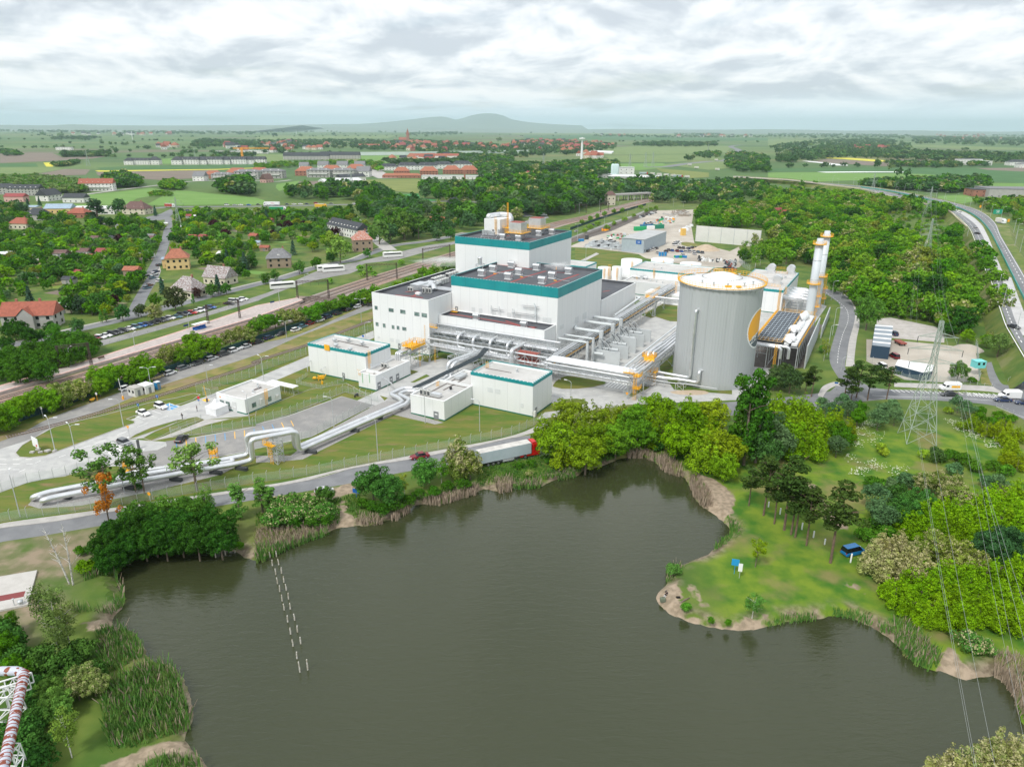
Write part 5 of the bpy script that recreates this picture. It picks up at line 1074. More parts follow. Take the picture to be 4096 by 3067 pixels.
cc(36.1,171.7,5.6,8.8,'largest white round tank left of the long white building');cc(25.7,158.8,3.5,5.8,'low white round tank beside the yellow caged ladder');cc(33.,158.5,2.7,6.8,'narrow white round tank with a pipe on its side')
cc(48.6,186,6.1,8,'white round tank showing behind the middle of the long building');cc(64.8,184,5.6,7.6,'white round tank with a greenish rim behind the right end of the long building')
t=aa('caged_ladder',W(29.5,157),'yellow caged ladder tower between two white round tanks','ladder');aq(t,29.5,157,0,7,wd=1.4)
# ---------------------------------------------------------------- twin district-heating pipeline
pl=aa('pipeline',W(42,-80),'twin silver heating pipes crossing the lawn, humped over a yellow ladder frame','pipeline')
z1=1.45;zt=6.6
def pp(s,z):return al(s,z)
m=MB();A1=G('a',290,640,-.3);A2=G('a',372,668,-.3)
P1=[A1,G('a',282,622,z1),G('a',420,578,z1),G('a',830,500,z1),G('a',1560,372,z1),G('a',2010,282,z1),G('a',2150,255,z1)]
P2=[A2,G('a',362,652,z1),G('a',470,622,z1),G('a',900,540,z1),G('a',1560,418,z1),G('a',2040,335,z1),G('a',2185,300,z1)]
for P,f in((P1,0),(P2,1)):
 e=P[-1];d2=W(41.4,-81.2,z1)if f==0 else W(43.2,-81.8,z1);o=EA*(.0 if f==0 else 1.8)
 T_=P[:-1]+[e,V3(e.x,e.y,zt),V3(d2.x,d2.y,zt),d2,W(45.4-(0 if f else 1.7),-60,z1),W(47.2-(0 if f else 1.8),-44.2,z1)]
 if f==0:T_+=[W(45.,-43.2,z1),G('r',200,720,z1),G('r',125,690,z1),G('r',235,640,z1),G('r',330,640,z1),W(46.,-38,1.2)]
 else:T_+=[G('r',292,735,z1),G('r',200,690,z1),G('r',262,662,z1),G('r',360,668,z1),W(47.9,-38,1.2)]
 m.tube(T_,.62,18,bend=1.3)
 for a_,b_ in zip(T_,T_[1:]):
  L_=(b_-a_).length
  if L_>6:
   for k in rN(1,int(L_/4)):q=a_.lerp(b_,k*4/L_);d_=(b_-a_).normalized();m.bar(q-d_*.05,q+d_*.05,.645,16)
m.bd('pipe',ae,pl);m=MB()
for s in('b 480,465','b 850,278','b 1055,170','b 1225,80','a 565,640','a 1118,560','a 1525,490','a 1870,430','a 2092,395'):p=al(s)[0];m.box(p+V3(-.3,.5,0),(3.,.8,.8),rD(-15))
m.bd('support_block',aT,pl);m=MB();cpl=W(40.9,-86.8)
for u in(-1.5,1.5):
 for v in(-1.,1.):
  p=cpl+EA*u+EB*v;m.bar(p,p+av(5.8),.13)
for k in rN(4):
 for(u,v),(u2,v2)in(((-1.5,-1),(1.5,-1)),((1.5,-1),(1.5,1)),((-1.5,1),(1.5,1)),((-1.5,-1),(-1.5,1))):
  p=cpl+EA*u+EB*v;q=cpl+EA*u2+EB*v2;m.bar(p+av(k*1.45),q+av(k*1.45+1.45),.06);m.bar(p+av(k*1.45+1.45),q+av(k*1.45),.06);m.bar(p+av(k*1.45+1.4),q+av(k*1.45+1.4),.08)
m.bd('support_frame',ac,pl);lp=cpl-EB*1.2;ca_,cb_=(lp-OO).dot(EA),(lp-OO).dot(EB);aq(pl,ca_,cb_,0,5.,wd=.9);m=MB();m.ab(ca_-1.3,cb_-1.1,5.,ca_+1.6,cb_+.1,5.1);an(m,[W(ca_-1.3,cb_-1.1,5.1),W(ca_+1.6,cb_-1.1,5.1)],r=.06,st=.5);m.bd('platform',au,pl)
m=MB();P=[G('a',900,500,1.6),G('a',1110,410,1.3),G('a',1300,385,1.3),G('a',1840,305,1.3),G('a',2000,290,1.3),G('a',2020,310,1.3),G('a',1880,335,1.3)];m.tube(P,.42,12,bend=.8);m.bd('thin_pipe',ae,pl)
m=MB()
for s in('a 1112,400','a 1850,290'):p=al(s)[0];m.box(p,(1.6,1.6,.1));an(m,[p+V3(-.8,-.8,1.6),p+V3(.8,-.8,1.6),p+V3(.8,.8,1.6),p+V3(-.8,.8,1.6)],closed=True,st=.6,r=.07,h=1.);m.box(p+av(1.5),(1.6,1.6,.1));[m.bar(p+V3(u,v,0),p+V3(u,v,1.6),.07)for u in(-.7,.7)for v in(-.7,.7)]
m.bd('step_over',au,pl)
gs=aa('gas_skid',G('6',550,905),'yellow gas valves and pipes on a fenced pad by the left teal building','gas station');p=G('6',530,910);m=MB()
m.tube([p+V3(-1.5,0,.7),p+V3(1.8,.8,.7),p+V3(2.4,1.6,1.4)],.18,8,bend=.4);m.bar(p+V3(-1.2,-.2,.9),p+V3(-.4,0,.9),.45,12);m.bar(p+V3(.4,0,0),p+V3(.4,0,1.8),.15,8);m.bar(p+V3(1.2,.4,0),p+V3(1.2,.4,1.6),.15,8);m.cyl(G('6',573,940),.3,.9,10);m.box(p+V3(1.2,.6,.4),(1.6,.8,1.),.4);m.bd('pipework',au,gs)
m=MB().tube([G('6',560,830,.3),G('6',560,815,3),G('6',600,790,3),G('6',640,780,3)],.1,6);m.bd('pipe',ac,gs)
# ================================================================ vegetation
def a9(name,attr=False,blossom=False):
 m=bpy.data.materials.new(name);m.use_nodes=True;T=m.node_tree;n=T.nodes;l=T.links;n.clear()
 if attr:s=n.new('ShaderNodeAttribute');s.attribute_name='tint';cm=s.outputs['Color']
 else:s=n.new('ShaderNodeObjectInfo');cm=s.outputs['Color']
 g=n.new('ShaderNodeNewGeometry');x=n.new('ShaderNodeTexNoise');dv(x,'Scale',1.1);dv(x,'Detail',4);dv(x,'Roughness',.75);l.new(g.outputs['Position'],x.inputs['Vector'])
 r=n.new('ShaderNodeMapRange');l.new(x.outputs[0],r.inputs[0]);dv(r,1,.3);dv(r,2,.7);dv(r,3,.28);dv(r,4,1.85)  # leaf tone variation, widened to paint highlights and dark crown gaps into the colour
 v=n.new('ShaderNodeVectorMath');v.operation='SCALE';l.new(cm,v.inputs[0]);l.new(r.outputs[0],v.inputs['Scale']);c=v.outputs[0]
 if blossom:
  mx=n.new('ShaderNodeMix');mx.data_type='RGBA';dv(mx,0,.85);l.new(c,mx.inputs[6]);dv(mx,7,(.52,.48,.26,1));c=mx.outputs[2]
 d=n.new('ShaderNodeBsdfDiffuse');t=n.new('ShaderNodeBsdfTranslucent');k=n.new('ShaderNodeMixShader');dv(k,0,.16)
 l.new(c,d.inputs[0]);l.new(c,t.inputs[0]);l.new(d.outputs[0],k.inputs[1]);l.new(t.outputs[0],k.inputs[2])
 o=n.new('ShaderNodeOutputMaterial');l.new(k.outputs[0],o.inputs[0]);return m
eh=a9('foliage');dG=a9('foliage_mass',True);dH=a9('blossom',False,True);dm=a9('blossom_mass',True,True)
bV=mat('bark',(.13,.10,.075),(.19,.15,.115),2,.95);bW=mat('birch_bark',(.60,.58,.54),(.25,.23,.21),3,.9,lo=.5,hi=.62);dI=mat('pine_bark',(.20,.13,.09),(.12,.085,.065),2,.95)
RG=np.random.RandomState(11)
def cP(kind,rg):
 B=[]
 if kind=='broad':
  for _ in rN(52):
   a=rg.uniform(0,2*pi);ce=rg.uniform(-.9,1);e=math.acos(max(-1,min(1,ce)));r=rg.uniform(.24,.42)
   B.append((r*sin(e)*cos(a),r*sin(e)*sin(a),.53+1.*r*cos(e),rg.uniform(.06,.13)))
  B+=[(0,0,.52,.24),(.12,.05,.45,.18),(-.12,-.04,.46,.18)]
 elif kind=='lobed':
  for _ in rN(12):
   a=rg.uniform(0,2*pi);r=rg.uniform(.04,.34);h=rg.uniform(.62,1.);x,y=r*cos(a),r*sin(a)
   for k in rN(7):t=k/6;z=.2+(h-.2)*t;B.append((x*(1+.4*(1-t))+rg.uniform(-.05,.05),y*(1+.4*(1-t))+rg.uniform(-.05,.05),z-.05,.04+.075*(1-t)**.8))
 elif kind=='poplar':
  for _ in rN(46):
   t=rg.uniform(0,1);a=rg.uniform(0,2*pi);R=.15*math.sin(min(1,t*1.25+.18)*pi*.86)**.7*rg.uniform(.5,1);B.append((R*cos(a),R*sin(a),.10+.86*t,rg.uniform(.035,.07)))
 elif kind=='bush':
  for _ in rN(22):
   a=rg.uniform(0,2*pi);e=rg.uniform(0,1.45);r=rg.uniform(.38,.56);B.append((r*sin(e)*cos(a)*1.1,r*sin(e)*sin(a)*1.1,.22+r*cos(e)*1.,rg.uniform(.15,.26)))
  B.append((0,0,.3,.42))
 elif kind=='willow':
  for _ in rN(30):
   a=rg.uniform(0,2*pi);e=rg.uniform(0,1.5);r=rg.uniform(.3,.44)
   B.append((r*sin(e)*cos(a),r*sin(e)*sin(a),.42+r*cos(e)*1.1,rg.uniform(.09,.16)))
  B.append((0,0,.45,.3))
 return B
def ei(kind,seed,n,s):
 rg=np.random.RandomState(seed);P=[];
 if kind in('pine','spruce','sparse','birch'):
  C=[]
  if kind=='spruce':
   for _ in rN(n):
    t=rg.uniform(0,1)**.8;R=.24*(1-t)+.015;lay=.75+.25*math.sin(t*46);a=rg.uniform(0,2*pi);r=R*lay*rg.uniform(.55,1);C.append((r*cos(a),r*sin(a),.06+.94*t-r*.25,cos(a),sin(a),.35))
  elif kind=='pine':
   cl=[(rg.uniform(0,.2),rg.uniform(0,2*pi),z)for z in np.concatenate([rg.uniform(.52,.96,24),rg.uniform(.40,.6,5)])]
   for _ in rN(n):
    r,a,z=cl[rg.randint(len(cl))];rr=r*(1.25-abs(z-.68)*1.3)+.02;q=rg.normal(0,1,3);q/=np.linalg.norm(q)+1e-9;C.append((rr*cos(a)+q[0]*.075,rr*sin(a)+q[1]*.075,z+q[2]*.028,q[0]*.4,q[1]*.4,.9))
  else:
   k=16 if kind=='sparse'else 26;cl=[(rg.uniform(.02,.27 if kind=='sparse'else .2),rg.uniform(0,2*pi),rg.uniform(.38,.97))for _ in rN(k)]
   for _ in rN(n):
    r,a,z=cl[rg.randint(k)];q=rg.normal(0,1,3);q/=np.linalg.norm(q)+1e-9;w_=.075*rg.uniform(.5,1.1);C.append((r*cos(a)+q[0]*w_,r*sin(a)+q[1]*w_,z+q[2]*w_-(rg.uniform(0,.07)if kind=='birch'else 0),q[0],q[1],q[2]+.3))
  C=np.array(C);cQ=C[:,:3];nr=C[:,3:]
 else:
  B=np.array(cP(kind,rg));wts=B[:,3]**2;i=rg.choice(len(B),n,p=wts/wts.sum());d=rg.normal(0,1,(n,3));d/=np.linalg.norm(d,axis=1)[:,None];d[:,2]=np.where(rg.rand(n)<.6,np.abs(d[:,2]),d[:,2])
  cQ=B[i,:3]+d*(B[i,3]*rg.uniform(.72,1.06,n))[:,None];nr=d.copy()
 nr=nr+rg.normal(0,.45,nr.shape);nr/=np.linalg.norm(nr,axis=1)[:,None]
 u=np.cross(nr,rg.normal(0,1,nr.shape));u/=np.linalg.norm(u,axis=1)[:,None];v=np.cross(nr,u);S=s*rg.uniform(.6,1.35,len(nr))[:,None]
 V=np.stack([cQ-u*S*.5,cQ-v*S*.36+nr*S*.08,cQ+u*S*.5,cQ+v*S*.36+nr*S*.08],1).reshape(-1,3);V[:,2]=np.maximum(V[:,2],.0)
 return V,cQ
def aZ(name,V,cM,mi=None,F=None):
 me=bpy.data.meshes.new(name);nq=len(V)//4;me.vertices.add(len(V));me.vertices.foreach_set('co',np.ascontiguousarray(V,dtype=np.float32).ravel())
 me.loops.add(nq*4);me.loops.foreach_set('vertex_index',np.arange(nq*4,dtype=np.int32));me.polygons.add(nq);me.polygons.foreach_set('loop_start',np.arange(0,nq*4,4,dtype=np.int32))
 for m in cM:me.materials.append(m)
 if mi is not None:me.polygons.foreach_set('material_index',mi.astype(np.int32))
 me.update(calc_edges=True);return me
def dn(kind,seed,h):
 rg=random.Random(seed);m=MB();r0={'bush':.02,'poplar':.02,'pine':.017,'spruce':.015,'birch':.011,'sparse':.017}.get(kind,.026)*h;hh={'bush':.5,'poplar':.85,'pine':.92,'spruce':.9,'birch':.9,'sparse':.8}.get(kind,.6)*h
 dx,dy=rg.uniform(-.03,.03)*h,rg.uniform(-.03,.03)*h;m.tube([(0,0,-.1),(dx*.3,dy*.3,hh*.4),(dx,dy,hh)],[r0,r0*.75,r0*.25],7)
 for k in rN({'bush':2,'pine':9,'sparse':10,'birch':8}.get(kind,5)):
  z=hh*rg.uniform(.45,.9);a=rg.uniform(0,2*pi);L_=h*rg.uniform(.12,.26);m.tube([(dx*z/hh,dy*z/hh,z),(cos(a)*L_*.5,sin(a)*L_*.5,z+L_*.35),(cos(a)*L_,sin(a)*L_,z+L_*.55)],[r0*.35,r0*.22,r0*.08],5)
 return m
cG={}
QN={'broad':6600,'lobed':7000,'poplar':3000,'bush':1700,'willow':3200,'pine':2600,'spruce':2600,'sparse':1300,'birch':1900}
QS={'broad':.041,'lobed':.037,'poplar':.032,'bush':.10,'willow':.05,'pine':.035,'spruce':.04,'sparse':.04,'birch':.03}
def dT(kind,var,bl=.0,lod=0):
 k=(kind,var,bl,lod)
 if k in cG:return cG[k]
 n=QN[kind];s=QS[kind]
 if lod==1:n=int(n*.22);s*=2.1
 if lod==2:n=int(n*.04);s*=4.6
 if lod==3:n=int(n*.012);s*=7.4
 V,cQ=ei(kind,100+var*13+len(kind),n,s);mi=None
 if bl:rg=np.random.RandomState(var+5);dR=np.sin(cQ[:,0]*23+var)+np.sin(cQ[:,1]*19+2)+np.sin(cQ[:,2]*27);mi=((rg.rand(len(cQ))<bl*(1.+.7*dR))&(cQ[:,2]>.3)).astype(int)
 cG[k]=(V,mi,cQ);return cG[k]
ej={}
def cR(kind,var,bl,lod):
 k=(kind,var,bl,lod)
 if k not in ej:
  V,mi,_=dT(*k);me=aZ('crown',V,[eh,dH],mi);tr=dn(kind,var,1.);to=tr.bd('trunk',{'pine':dI,'birch':bW}.get(kind,bV));td=to.data;bpy.data.objects.remove(to);ej[k]=(me,td)
 return ej[k]
dU={'broad':'broadleaf_tree','lobed':'broadleaf_tree','poplar':'poplar_tree','bush':'shrub','willow':'willow_tree','pine':'pine_tree','spruce':'spruce_tree','sparse':'thin_tree','birch':'birch_tree'}
CATN={'bush':'shrub','spruce':'conifer'}
CNT={}
def ag(kind,p,h,cm,label,group=None,bl=.0,wide=1.,var=None,parts=True,name=None,cat=None,tilt=0):
 var=random.randrange(4)if var is None else var;d=(Vector(p)-CC).length;lod=0 if d<330 else 1
 if bl:bl=.38 if bl>.3 else .2
 me,td=cR(kind,var,bl,lod);nm=name or('locust_tree'if bl and kind!='bush'else dU[kind]);CNT[nm]=CNT.get(nm,0)+1
 yaw=uni(0,6.28);j=uni(.85,1.18);c=(cm[0]*j*uni(.9,1.12),cm[1]*j,cm[2]*j,1)
 t=aa(nm,(p[0],p[1],p[2]if len(p)>2 else 0),label,cat or CATN.get(kind,'tree'),group,yaw);t.scale=(h*wide,h*wide,h);t.rotation_euler=(tilt,0,yaw)
 for n_,m in(('crown',me),('trunk',td)):o=bk(n_,m);o.parent=t;o.color=c
 return t
dJ,cH,aD,bc,bd,cf,dK,dV,SPR,cY,do=(.17,.33,.008),(.15,.32,.010),(.075,.21,.010),(.036,.115,.014),(.10,.19,.075),(.19,.25,.03),(.045,.014,.020),(.050,.095,.020),(.055,.12,.075),(.17,.24,.04),(.20,.30,.010)
def gz(t,x,y,z=0):p=G(t,x,y,z);p.z=0;return p
def ap(tile,lst,kind,h,cm,label,group,bl=.0,wide=1.,zf=.55):
 for q in lst.split():
  x,y=q.split(',')[:2];k=h*uni(.88,1.12);ag(kind,gz(tile,float(x),float(y),k*zf),k,cm,label,group,bl,wide)
gN='dark green trees on the north shore'
ap('a','880,1040 960,1150 1000,930 1090,1040 1180,880 1240,1010 1330,960 1400,900 1490,840 1560,980 1650,900 1740,860 1860,940 1940,860 1560,880 1700,990 1100,900 1420,1010 1820,830 1300,860 930,960 1900,1000','broad',6.6,bc,'dense dark green tree in the thicket between the road and the north-west cove',gN)
ap('a','1250,760 1430,740 1600,730 1340,800 1700,760 1160,800','broad',6.4,(.08,.20,.025),'green tree at the road edge above the north-west cove','trees at the road edge above the cove')
ag('lobed',gz('a',1760,640,3),6.5,(.13,.28,.04),'upright bright green tree beside the road, just left of the dirt gap',wide=.7);ag('poplar',gz('a',2045,620,5),8.5,(.12,.27,.05),'tall narrow green tree left of the reed island',wide=1.3);ag('poplar',gz('b',40,820,4),8,(.13,.29,.05),'slim bright green tree by the road above the reed island',wide=1.4)
ag('poplar',gz('b',120,860,3),6.5,(.10,.24,.04),'slim green tree nearest the dry reeds above the posts',wide=1.6);ag('bush',gz('a',1830,1010,1),2.6,bc,'low dark bush at the water by the dirt gap')
ag('bush',gz('a',740,1230,1.2),3.,cH,'round lime green bush beside the dead birches');ag('bush',gz('a',690,1080,1),2.,aD,'small green bush above the dead birches');ag('bush',gz('a',2050,1040,1),1.8,aD,'small bush by the three posts at the shore')
ap('b','330,870 400,960 440,870 300,960 200,900 240,980 500,900 520,980 600,960 160,1000','bush',4.2,(.08,.20,.03),'green bush with a few white flowers between the road and the dry reeds','bushes above the dry reeds',.001)
ag('broad',gz('b',600,830,2),4.6,(.09,.20,.03),'round green tree beside the silver car on the dirt lay-by');ag('broad',gz('b',1010,770,2.5),8.,(.06,.19,.03),'broad green tree on the shore left of the locust',wide=1.15);ag('broad',gz('b',1150,820,2.5),7.2,(.06,.18,.03),'dark green tree leaning out above the reeds left of the locust',wide=1.15)
ag('birch',gz('b',1280,730,2.5),5.,cf,'thin olive birch between the green tree and the locust');ag('broad',gz('b',1450,670,2.2),7,(.07,.20,.03),'dark green tree at the left foot of the flowering locust')
ag('lobed',gz('b',1720,470,5.4),11,cY,'big pale flowering locust tree in front of the lorry trailer',bl=.4,wide=1.05);ag('birch',gz('b',1600,600,4),7,aD,'thin birch with white stem below the flowering locust');ag('broad',gz('b',1850,600,2.5),7,cY,'low flowering locust at the lorry wheels',bl=.3)
gL='lime green trees between the red lorry and the tank'
for q,c_,k in(('380,330 560,230 300,230 720,330 470,400 640,430',(.22,.36,.015),8.2),('480,110 600,60',(.24,.32,.02),8.),('760,190 900,110 860,260',(.24,.38,.02),8.),('980,240 1080,140 1150,270 900,330',(.14,.33,.02),8.),('1260,70 1330,220 1240,180 1420,330 1500,160 1600,310 1560,60 1660,200',dJ,8.8),('1740,110 1760,300 1680,400 1830,400',(.26,.40,.015),8.6),('1840,560',(.22,.38,.015),5.5)):
 for x in q.split():a,b=x.split(',');h=k*1.12*uni(.9,1.1);ag('lobed'if rnd()<.6 else 'broad',gz('c',float(a),float(b),h*.6),h,tuple(q*.8 for q in c_),'spring green tree in the dense row between the red lorry and the grey tank',gL,wide=1.12)
ap('c','750,140 660,200','lobed',8,cY,'pale flowering locust among the lime trees behind the red lorry','flowering locusts behind the red lorry',.25)
ag('bush',gz('c',1250,400,1.2),2.8,(.10,.27,.04),'round bush by the reeds at the head of the cove');ag('bush',gz('c',960,410,1.),2.3,(.10,.27,.04),'small bush on the shore left of the cove head');ag('bush',gz('c',150,630,.8),1.7,cY,'pale flowering bush on the shore below the lorry',bl=.4);ag('bush',gz('c',1720,540,1),2.2,aD,'bush with white flowers beside the path',bl=.2)
ag('bush',gz('a',2000,980,1),2.4,bc,'dark bush above the reed island')
ap('c','2150,250 2110,120 2180,390','broad',9.5,(.06,.15,.035),'dark blue-green tree behind the pines and right of the poplars','dark trees beside the poplars')
ap('d','150,90 60,60 230,130 160,210 330,140 400,230 340,330 260,300 100,160 280,60 430,130','lobed',10,(.17,.32,.01),'lime green tree in the group right of the grey tank','lime trees right of the tank',wide=1.1)
ap('d','80,250 130,360 60,330','broad',9,bd,'grey green willow among the lime trees right of the tank','grey green willows right of the tank');ag('willow',gz('d',600,400,3),6,bd,'grey green bush tree at the left edge of the flower meadow')
ag('lobed',gz('d',700,250,3),6.2,do,'yellow green tree on the edge of the flower meadow');ag('lobed',gz('d',590,140,4),7,do,'yellow green tree behind the edge of the flower meadow');ap('d','620,280 650,330 540,260','broad',6.5,aD,'green tree beside the flower meadow','green trees beside the flower meadow')
ap('8','470,1120 640,1090 560,1180 700,1150','willow',5.5,bd,'grey green willow along the lower side of the junction road','willows along the junction road');ap('8','800,1150 780,1220','broad',5,aD,'dark green tree along the junction road','green trees along the junction road');ap('8','990,1180 1080,1140 1100,1220 960,1240','willow',5.5,(.12,.23,.09),'rounded grey green willow left of the pylon','willows left of the pylon')
ap('8','1650,1110 1720,1160','willow',5,(.11,.22,.09),'dark willow bush in front of the black car','willows in front of the black car');ap('8','1800,1260 1900,1320 2050,1280 2080,1400 2150,1350 2120,1480 2020,1330 2090,1560 2170,1600','lobed',4.6,do,'yellow green shrub tree along the right edge of the meadow','yellow green trees at the right edge',wide=1.2)
ap('8','980,1480 1010,1520 1350,1540 1560,1160 1660,1290','bush',2.4,(.27,.38,.03),'small yellow green bush in the meadow around the pylon','bushes around the pylon');ap('8','1480,1560 1440,1520','bush',3.4,(.08,.16,.04),'dark bush at the foot of the pylon','dark bushes by the pylon')
ap('8','1850,1170 1820,1220 2000,1200 1940,1250 2100,1230','bush',2.6,aD,'rough green bush beside the road junction','bushes beside the junction')
for x,y,h in((400,870,9.5),(340,900,7),(690,890,11),(800,840,11.5),(900,860,11.5),(1060,880,10),(740,960,8)):ag('pine',gz('8',x,y,h*.7),h,dV,'dark pine with a bare trunk beside the road junction','pines beside the junction',wide=1.15)
ap('8','130,850 60,880 200,900','broad',7.5,(.07,.13,.04),'dark tree between the cooler deck and the lime trees','dark trees below the cooler deck');ag('birch',gz('8',500,620,5),8,cf,'thin birch on the verge of the curved road',wide=.8);ag('bush',gz('8',480,640,1.4),3,(.08,.2,.03),'green bush at the foot of the verge birch')
ag('broad',gz('8',870,330,7),15,(.10,.22,.03),'large spreading tree where the curved road meets the slab yard',wide=.85);ag('broad',gz('8',1650,830,3.5),7,(.10,.22,.04),'round tree standing on the gravel yard behind the white van');ag('bush',gz('8',1765,905,1),2.2,aD,'small bush under the turquoise hut');ag('willow',gz('8',2000,620,4),9,(.16,.25,.06),'large round willow beside the fenced pond',wide=1.2)
def ay(tt,tx,ty,tb,bx,by,lab,c_=dV,kind='pine',wide=1.,grp=None,**k):
 b=G(tb,bx,by);o=bZ[tt];v=o[1]+ty*o[2];lo,hi=0,60
 for _ in rN(30):
  mm=(lo+hi)/2
  if px((b.x,b.y,mm))[1]>v:lo=mm
  else:hi=mm
 return ag(kind,b,lo,c_,lab,grp,wide=wide,**k)
ay('d',620,700,'d',540,1405,'tall pine standing alone nearest the blue car');ay('d',330,770,'d',332,1255,'slender pine in the grove, nearest the white bollards');ay('d',190,480,'d',140,1122,'tallest pine of the grove');ay('d',120,620,'d',55,1068,'crooked pine at the left of the grove')
ay('d',260,650,'d',198,1160,'pine in the middle of the grove, left of two');ay('d',290,680,'d',235,1185,'pine in the middle of the grove, right of two');ay('c',2070,560,'c',2045,912,'small pine at the path by the cove');ay('c',2190,470,'c',2170,995,'straight pine on the grass between path and grove')
ay('c',2110,1205,'c',2100,1440,'young staked tree with yellow leaves on the park lawn',do,'sparse',1.,name='young_tree');ay('g',2080,165,'g',2072,365,'small round tree with a white stem at the point',(.09,.24,.04),'birch',1.5)
ag('bush',gz('g',1500,280,.6),1.7,(.12,.32,.03),'bright green bush on the sandy point');ag('bush',gz('g',1715,395,.3),1.1,aD,'low green bush on the eroded bank, left');ag('bush',gz('g',1865,415,.3),1.1,aD,'low green bush on the eroded bank below the small tree')
ag('bush',gz('c',1400,1460,1),2.3,(.10,.26,.05),'rounded clump at the left end of the park shore')
ap('5','110,430 190,450 430,450 350,520 240,500 60,470','broad',5.5,bc,'dark tree in front of the red-roofed house','trees before the red-roofed house')
ap('d','900,700 1000,720 1100,700 860,1150 900,1060 1020,1120 940,1200 1500,480 1600,460 1700,500 1800,560 1950,560 2080,600','bush',2.6,(.07,.19,.015),'rough green bush at the edge of the park wood','bushes at the park wood edge',0,1.3)
gR='lime trees right of the blue car'
ap('d','930,830 960,950 1010,1010 1050,760','willow',6.,bd,'blue grey willow at the left edge of the wood behind the blue car','blue grey willows behind the blue car');ap('d','1140,820 1250,900 1180,960 1330,860 1120,960','broad',6.5,(.06,.17,.03),'dark green tree in the wood behind the blue car','dark trees behind the blue car')
ap('d','1230,1030 1320,1060 1430,1010 1560,1020 1640,960 1700,1060 1520,930 1400,940 1830,870 1950,830 1900,1010 2050,950 2150,900 2180,1040 2050,1100 2000,1000 2100,780 1980,1130 1800,1000','lobed',6.8,dJ,'lime green tree in the wood under the power line',gR,wide=1.15)
ap('d','1560,800 1700,860 1350,700 1470,700 1600,720','broad',5.5,cY,'pale flowering locust at the back of the wood under the power line','flowering locusts under the power line',.35);ap('d','1270,690 1200,680 1900,700 2000,690 1620,590','bush',3.4,bd,'blue grey bush at the far edge of the wood under the power line','blue grey bushes under the power line')
ap('d','1050,1270 1150,1230 1240,1330 1060,1400 1180,1440 980,1330 1300,1420','lobed',6.6,(.28,.30,.10),'cream flowering locust beside the blue car','cream locusts beside the blue car',.4,1.15);ap('d','1420,1250 1540,1290 1700,1330 1800,1400 1640,1400','broad',6.2,cY,'pale flowering locust in the wood nearest the lower path','flowering locusts in the lower wood',.3)
ap('d','1950,1270 2020,1200 2100,1240','broad',7,(.05,.12,.04),'dark grey green tree in the lower wood','dark trees in the lower wood')
ap('d','1400,1480 1520,1520 1640,1490 1760,1550 1880,1480 2000,1440 2100,1380 2180,1480 1300,1560','lobed',6,dJ,'lime green tree in the lower wood',gR,wide=1.2)
ap('h','1120,120 1230,200 1330,120 1440,230 1560,130 1560,300 1680,200 1700,330 1820,180 1850,300 1960,170 2010,300 2120,200 2150,330 1400,330','lobed',5.4,dJ,'lime green tree along the path above the south-east shore','lime trees above the south-east shore',0,1.25)
ag('bush',gz('h',1720,560,1.6),3.4,(.09,.22,.04),'green bush with white flowers under the wires near the shore',bl=.2);ag('bush',gz('h',1850,600,1.6),3.2,(.10,.23,.04),'flowering green bush right of its neighbour under the wires',bl=.35)
for i,(x,y)in eN(((1560,1640),(1720,1600),(1880,1560),(2020,1500),(2150,1440),(2100,1620),(1960,1660))):ag('lobed',gz('h',x,y,5),6.5,(.26,.30,.09),'flowering locust at the lower right corner of the picture','locusts at the lower right corner',.35,wide=1.)
ap('e','450,330 330,250 480,520 560,430','birch',8.5,(.13,.20,.05),'loose birch with white stems on the west bank','birches on the west bank');ay('e',590,1160,'e',622,1572,'small birch with two thin white stems on the west bank lawn',(.16,.26,.04),'birch',1.)
ap('e','420,680 560,760 330,720 700,620 640,880 820,830','bush',3.8,(.07,.17,.03),'dark bush on the west bank between the birches and the reeds','dark bushes on the west bank');ap('e','700,880 800,920 660,960','broad',4.6,(.20,.27,.07),'olive green tree beside the big reed bed','olive trees beside the big reed bed',.2)
ap('e','420,1000 470,1080 500,1150','broad',4.4,(.14,.28,.05),'light green tree right of the rusty pipe','light trees right of the rusty pipe');ap('e','240,1300 180,1400 300,1450 200,1550 320,1600 100,1350 330,1200 60,1620 280,1100 300,950 60,650 100,560 40,450 150,700','bush',3.6,(.06,.17,.03),'dark green bush around the rusty pipe','bushes around the rusty pipe')
ap('e','60,420 40,620 130,800','broad',4.5,aD,'green tree at the left edge above the rusty pipe','green trees above the rusty pipe')
ay('a',880,210,'a',932,690,'dark tree on the verge in front of the pipes',(.09,.19,.035),'sparse',1.5);ay('a',1130,200,'a',1180,590,'thin tree with bare tips, left of two in front of the pipes',(.09,.20,.03),'sparse',1.);ay('a',1250,170,'a',1250,600,'thin tree with bare tips, right of two in front of the pipes',(.09,.20,.03),'sparse',1.)
ay('a',1670,150,'a',1700,560,'leafy green tree on the verge covering the pipes',(.13,.25,.05),'sparse',1.7);ay('a',860,430,'a',955,920,'thin tree hung with rusty orange leaf clumps',(.40,.16,.02),'sparse',.8);ag('bush',gz('a',1190,540,.6),1.6,bc,'small bush at the foot of the two thin trees')
gH='locust row between the railway and the dark fence'
ap('5','-40,1250 50,1220 140,1150 240,1110 340,1060 420,1080 820,860 900,910 850,960 960,850 1060,830 1140,860 1180,800 1250,760 1340,790 1560,690 1640,640 1700,680 1760,600 1850,600 1660,560 1260,850','broad',6.6,(.13,.29,.012),'bright green tree in the row between the railway and the dark fence',gH,0,1.15)
ap('5','460,1030 560,1010 640,970 700,990 540,1060 1440,690 1520,660 1980,540 2080,500 2150,520 2190,450','broad',6.4,cY,'flowering locust in the row between the railway and the dark fence','flowering locusts between the railway and the dark fence',.3,1.15)
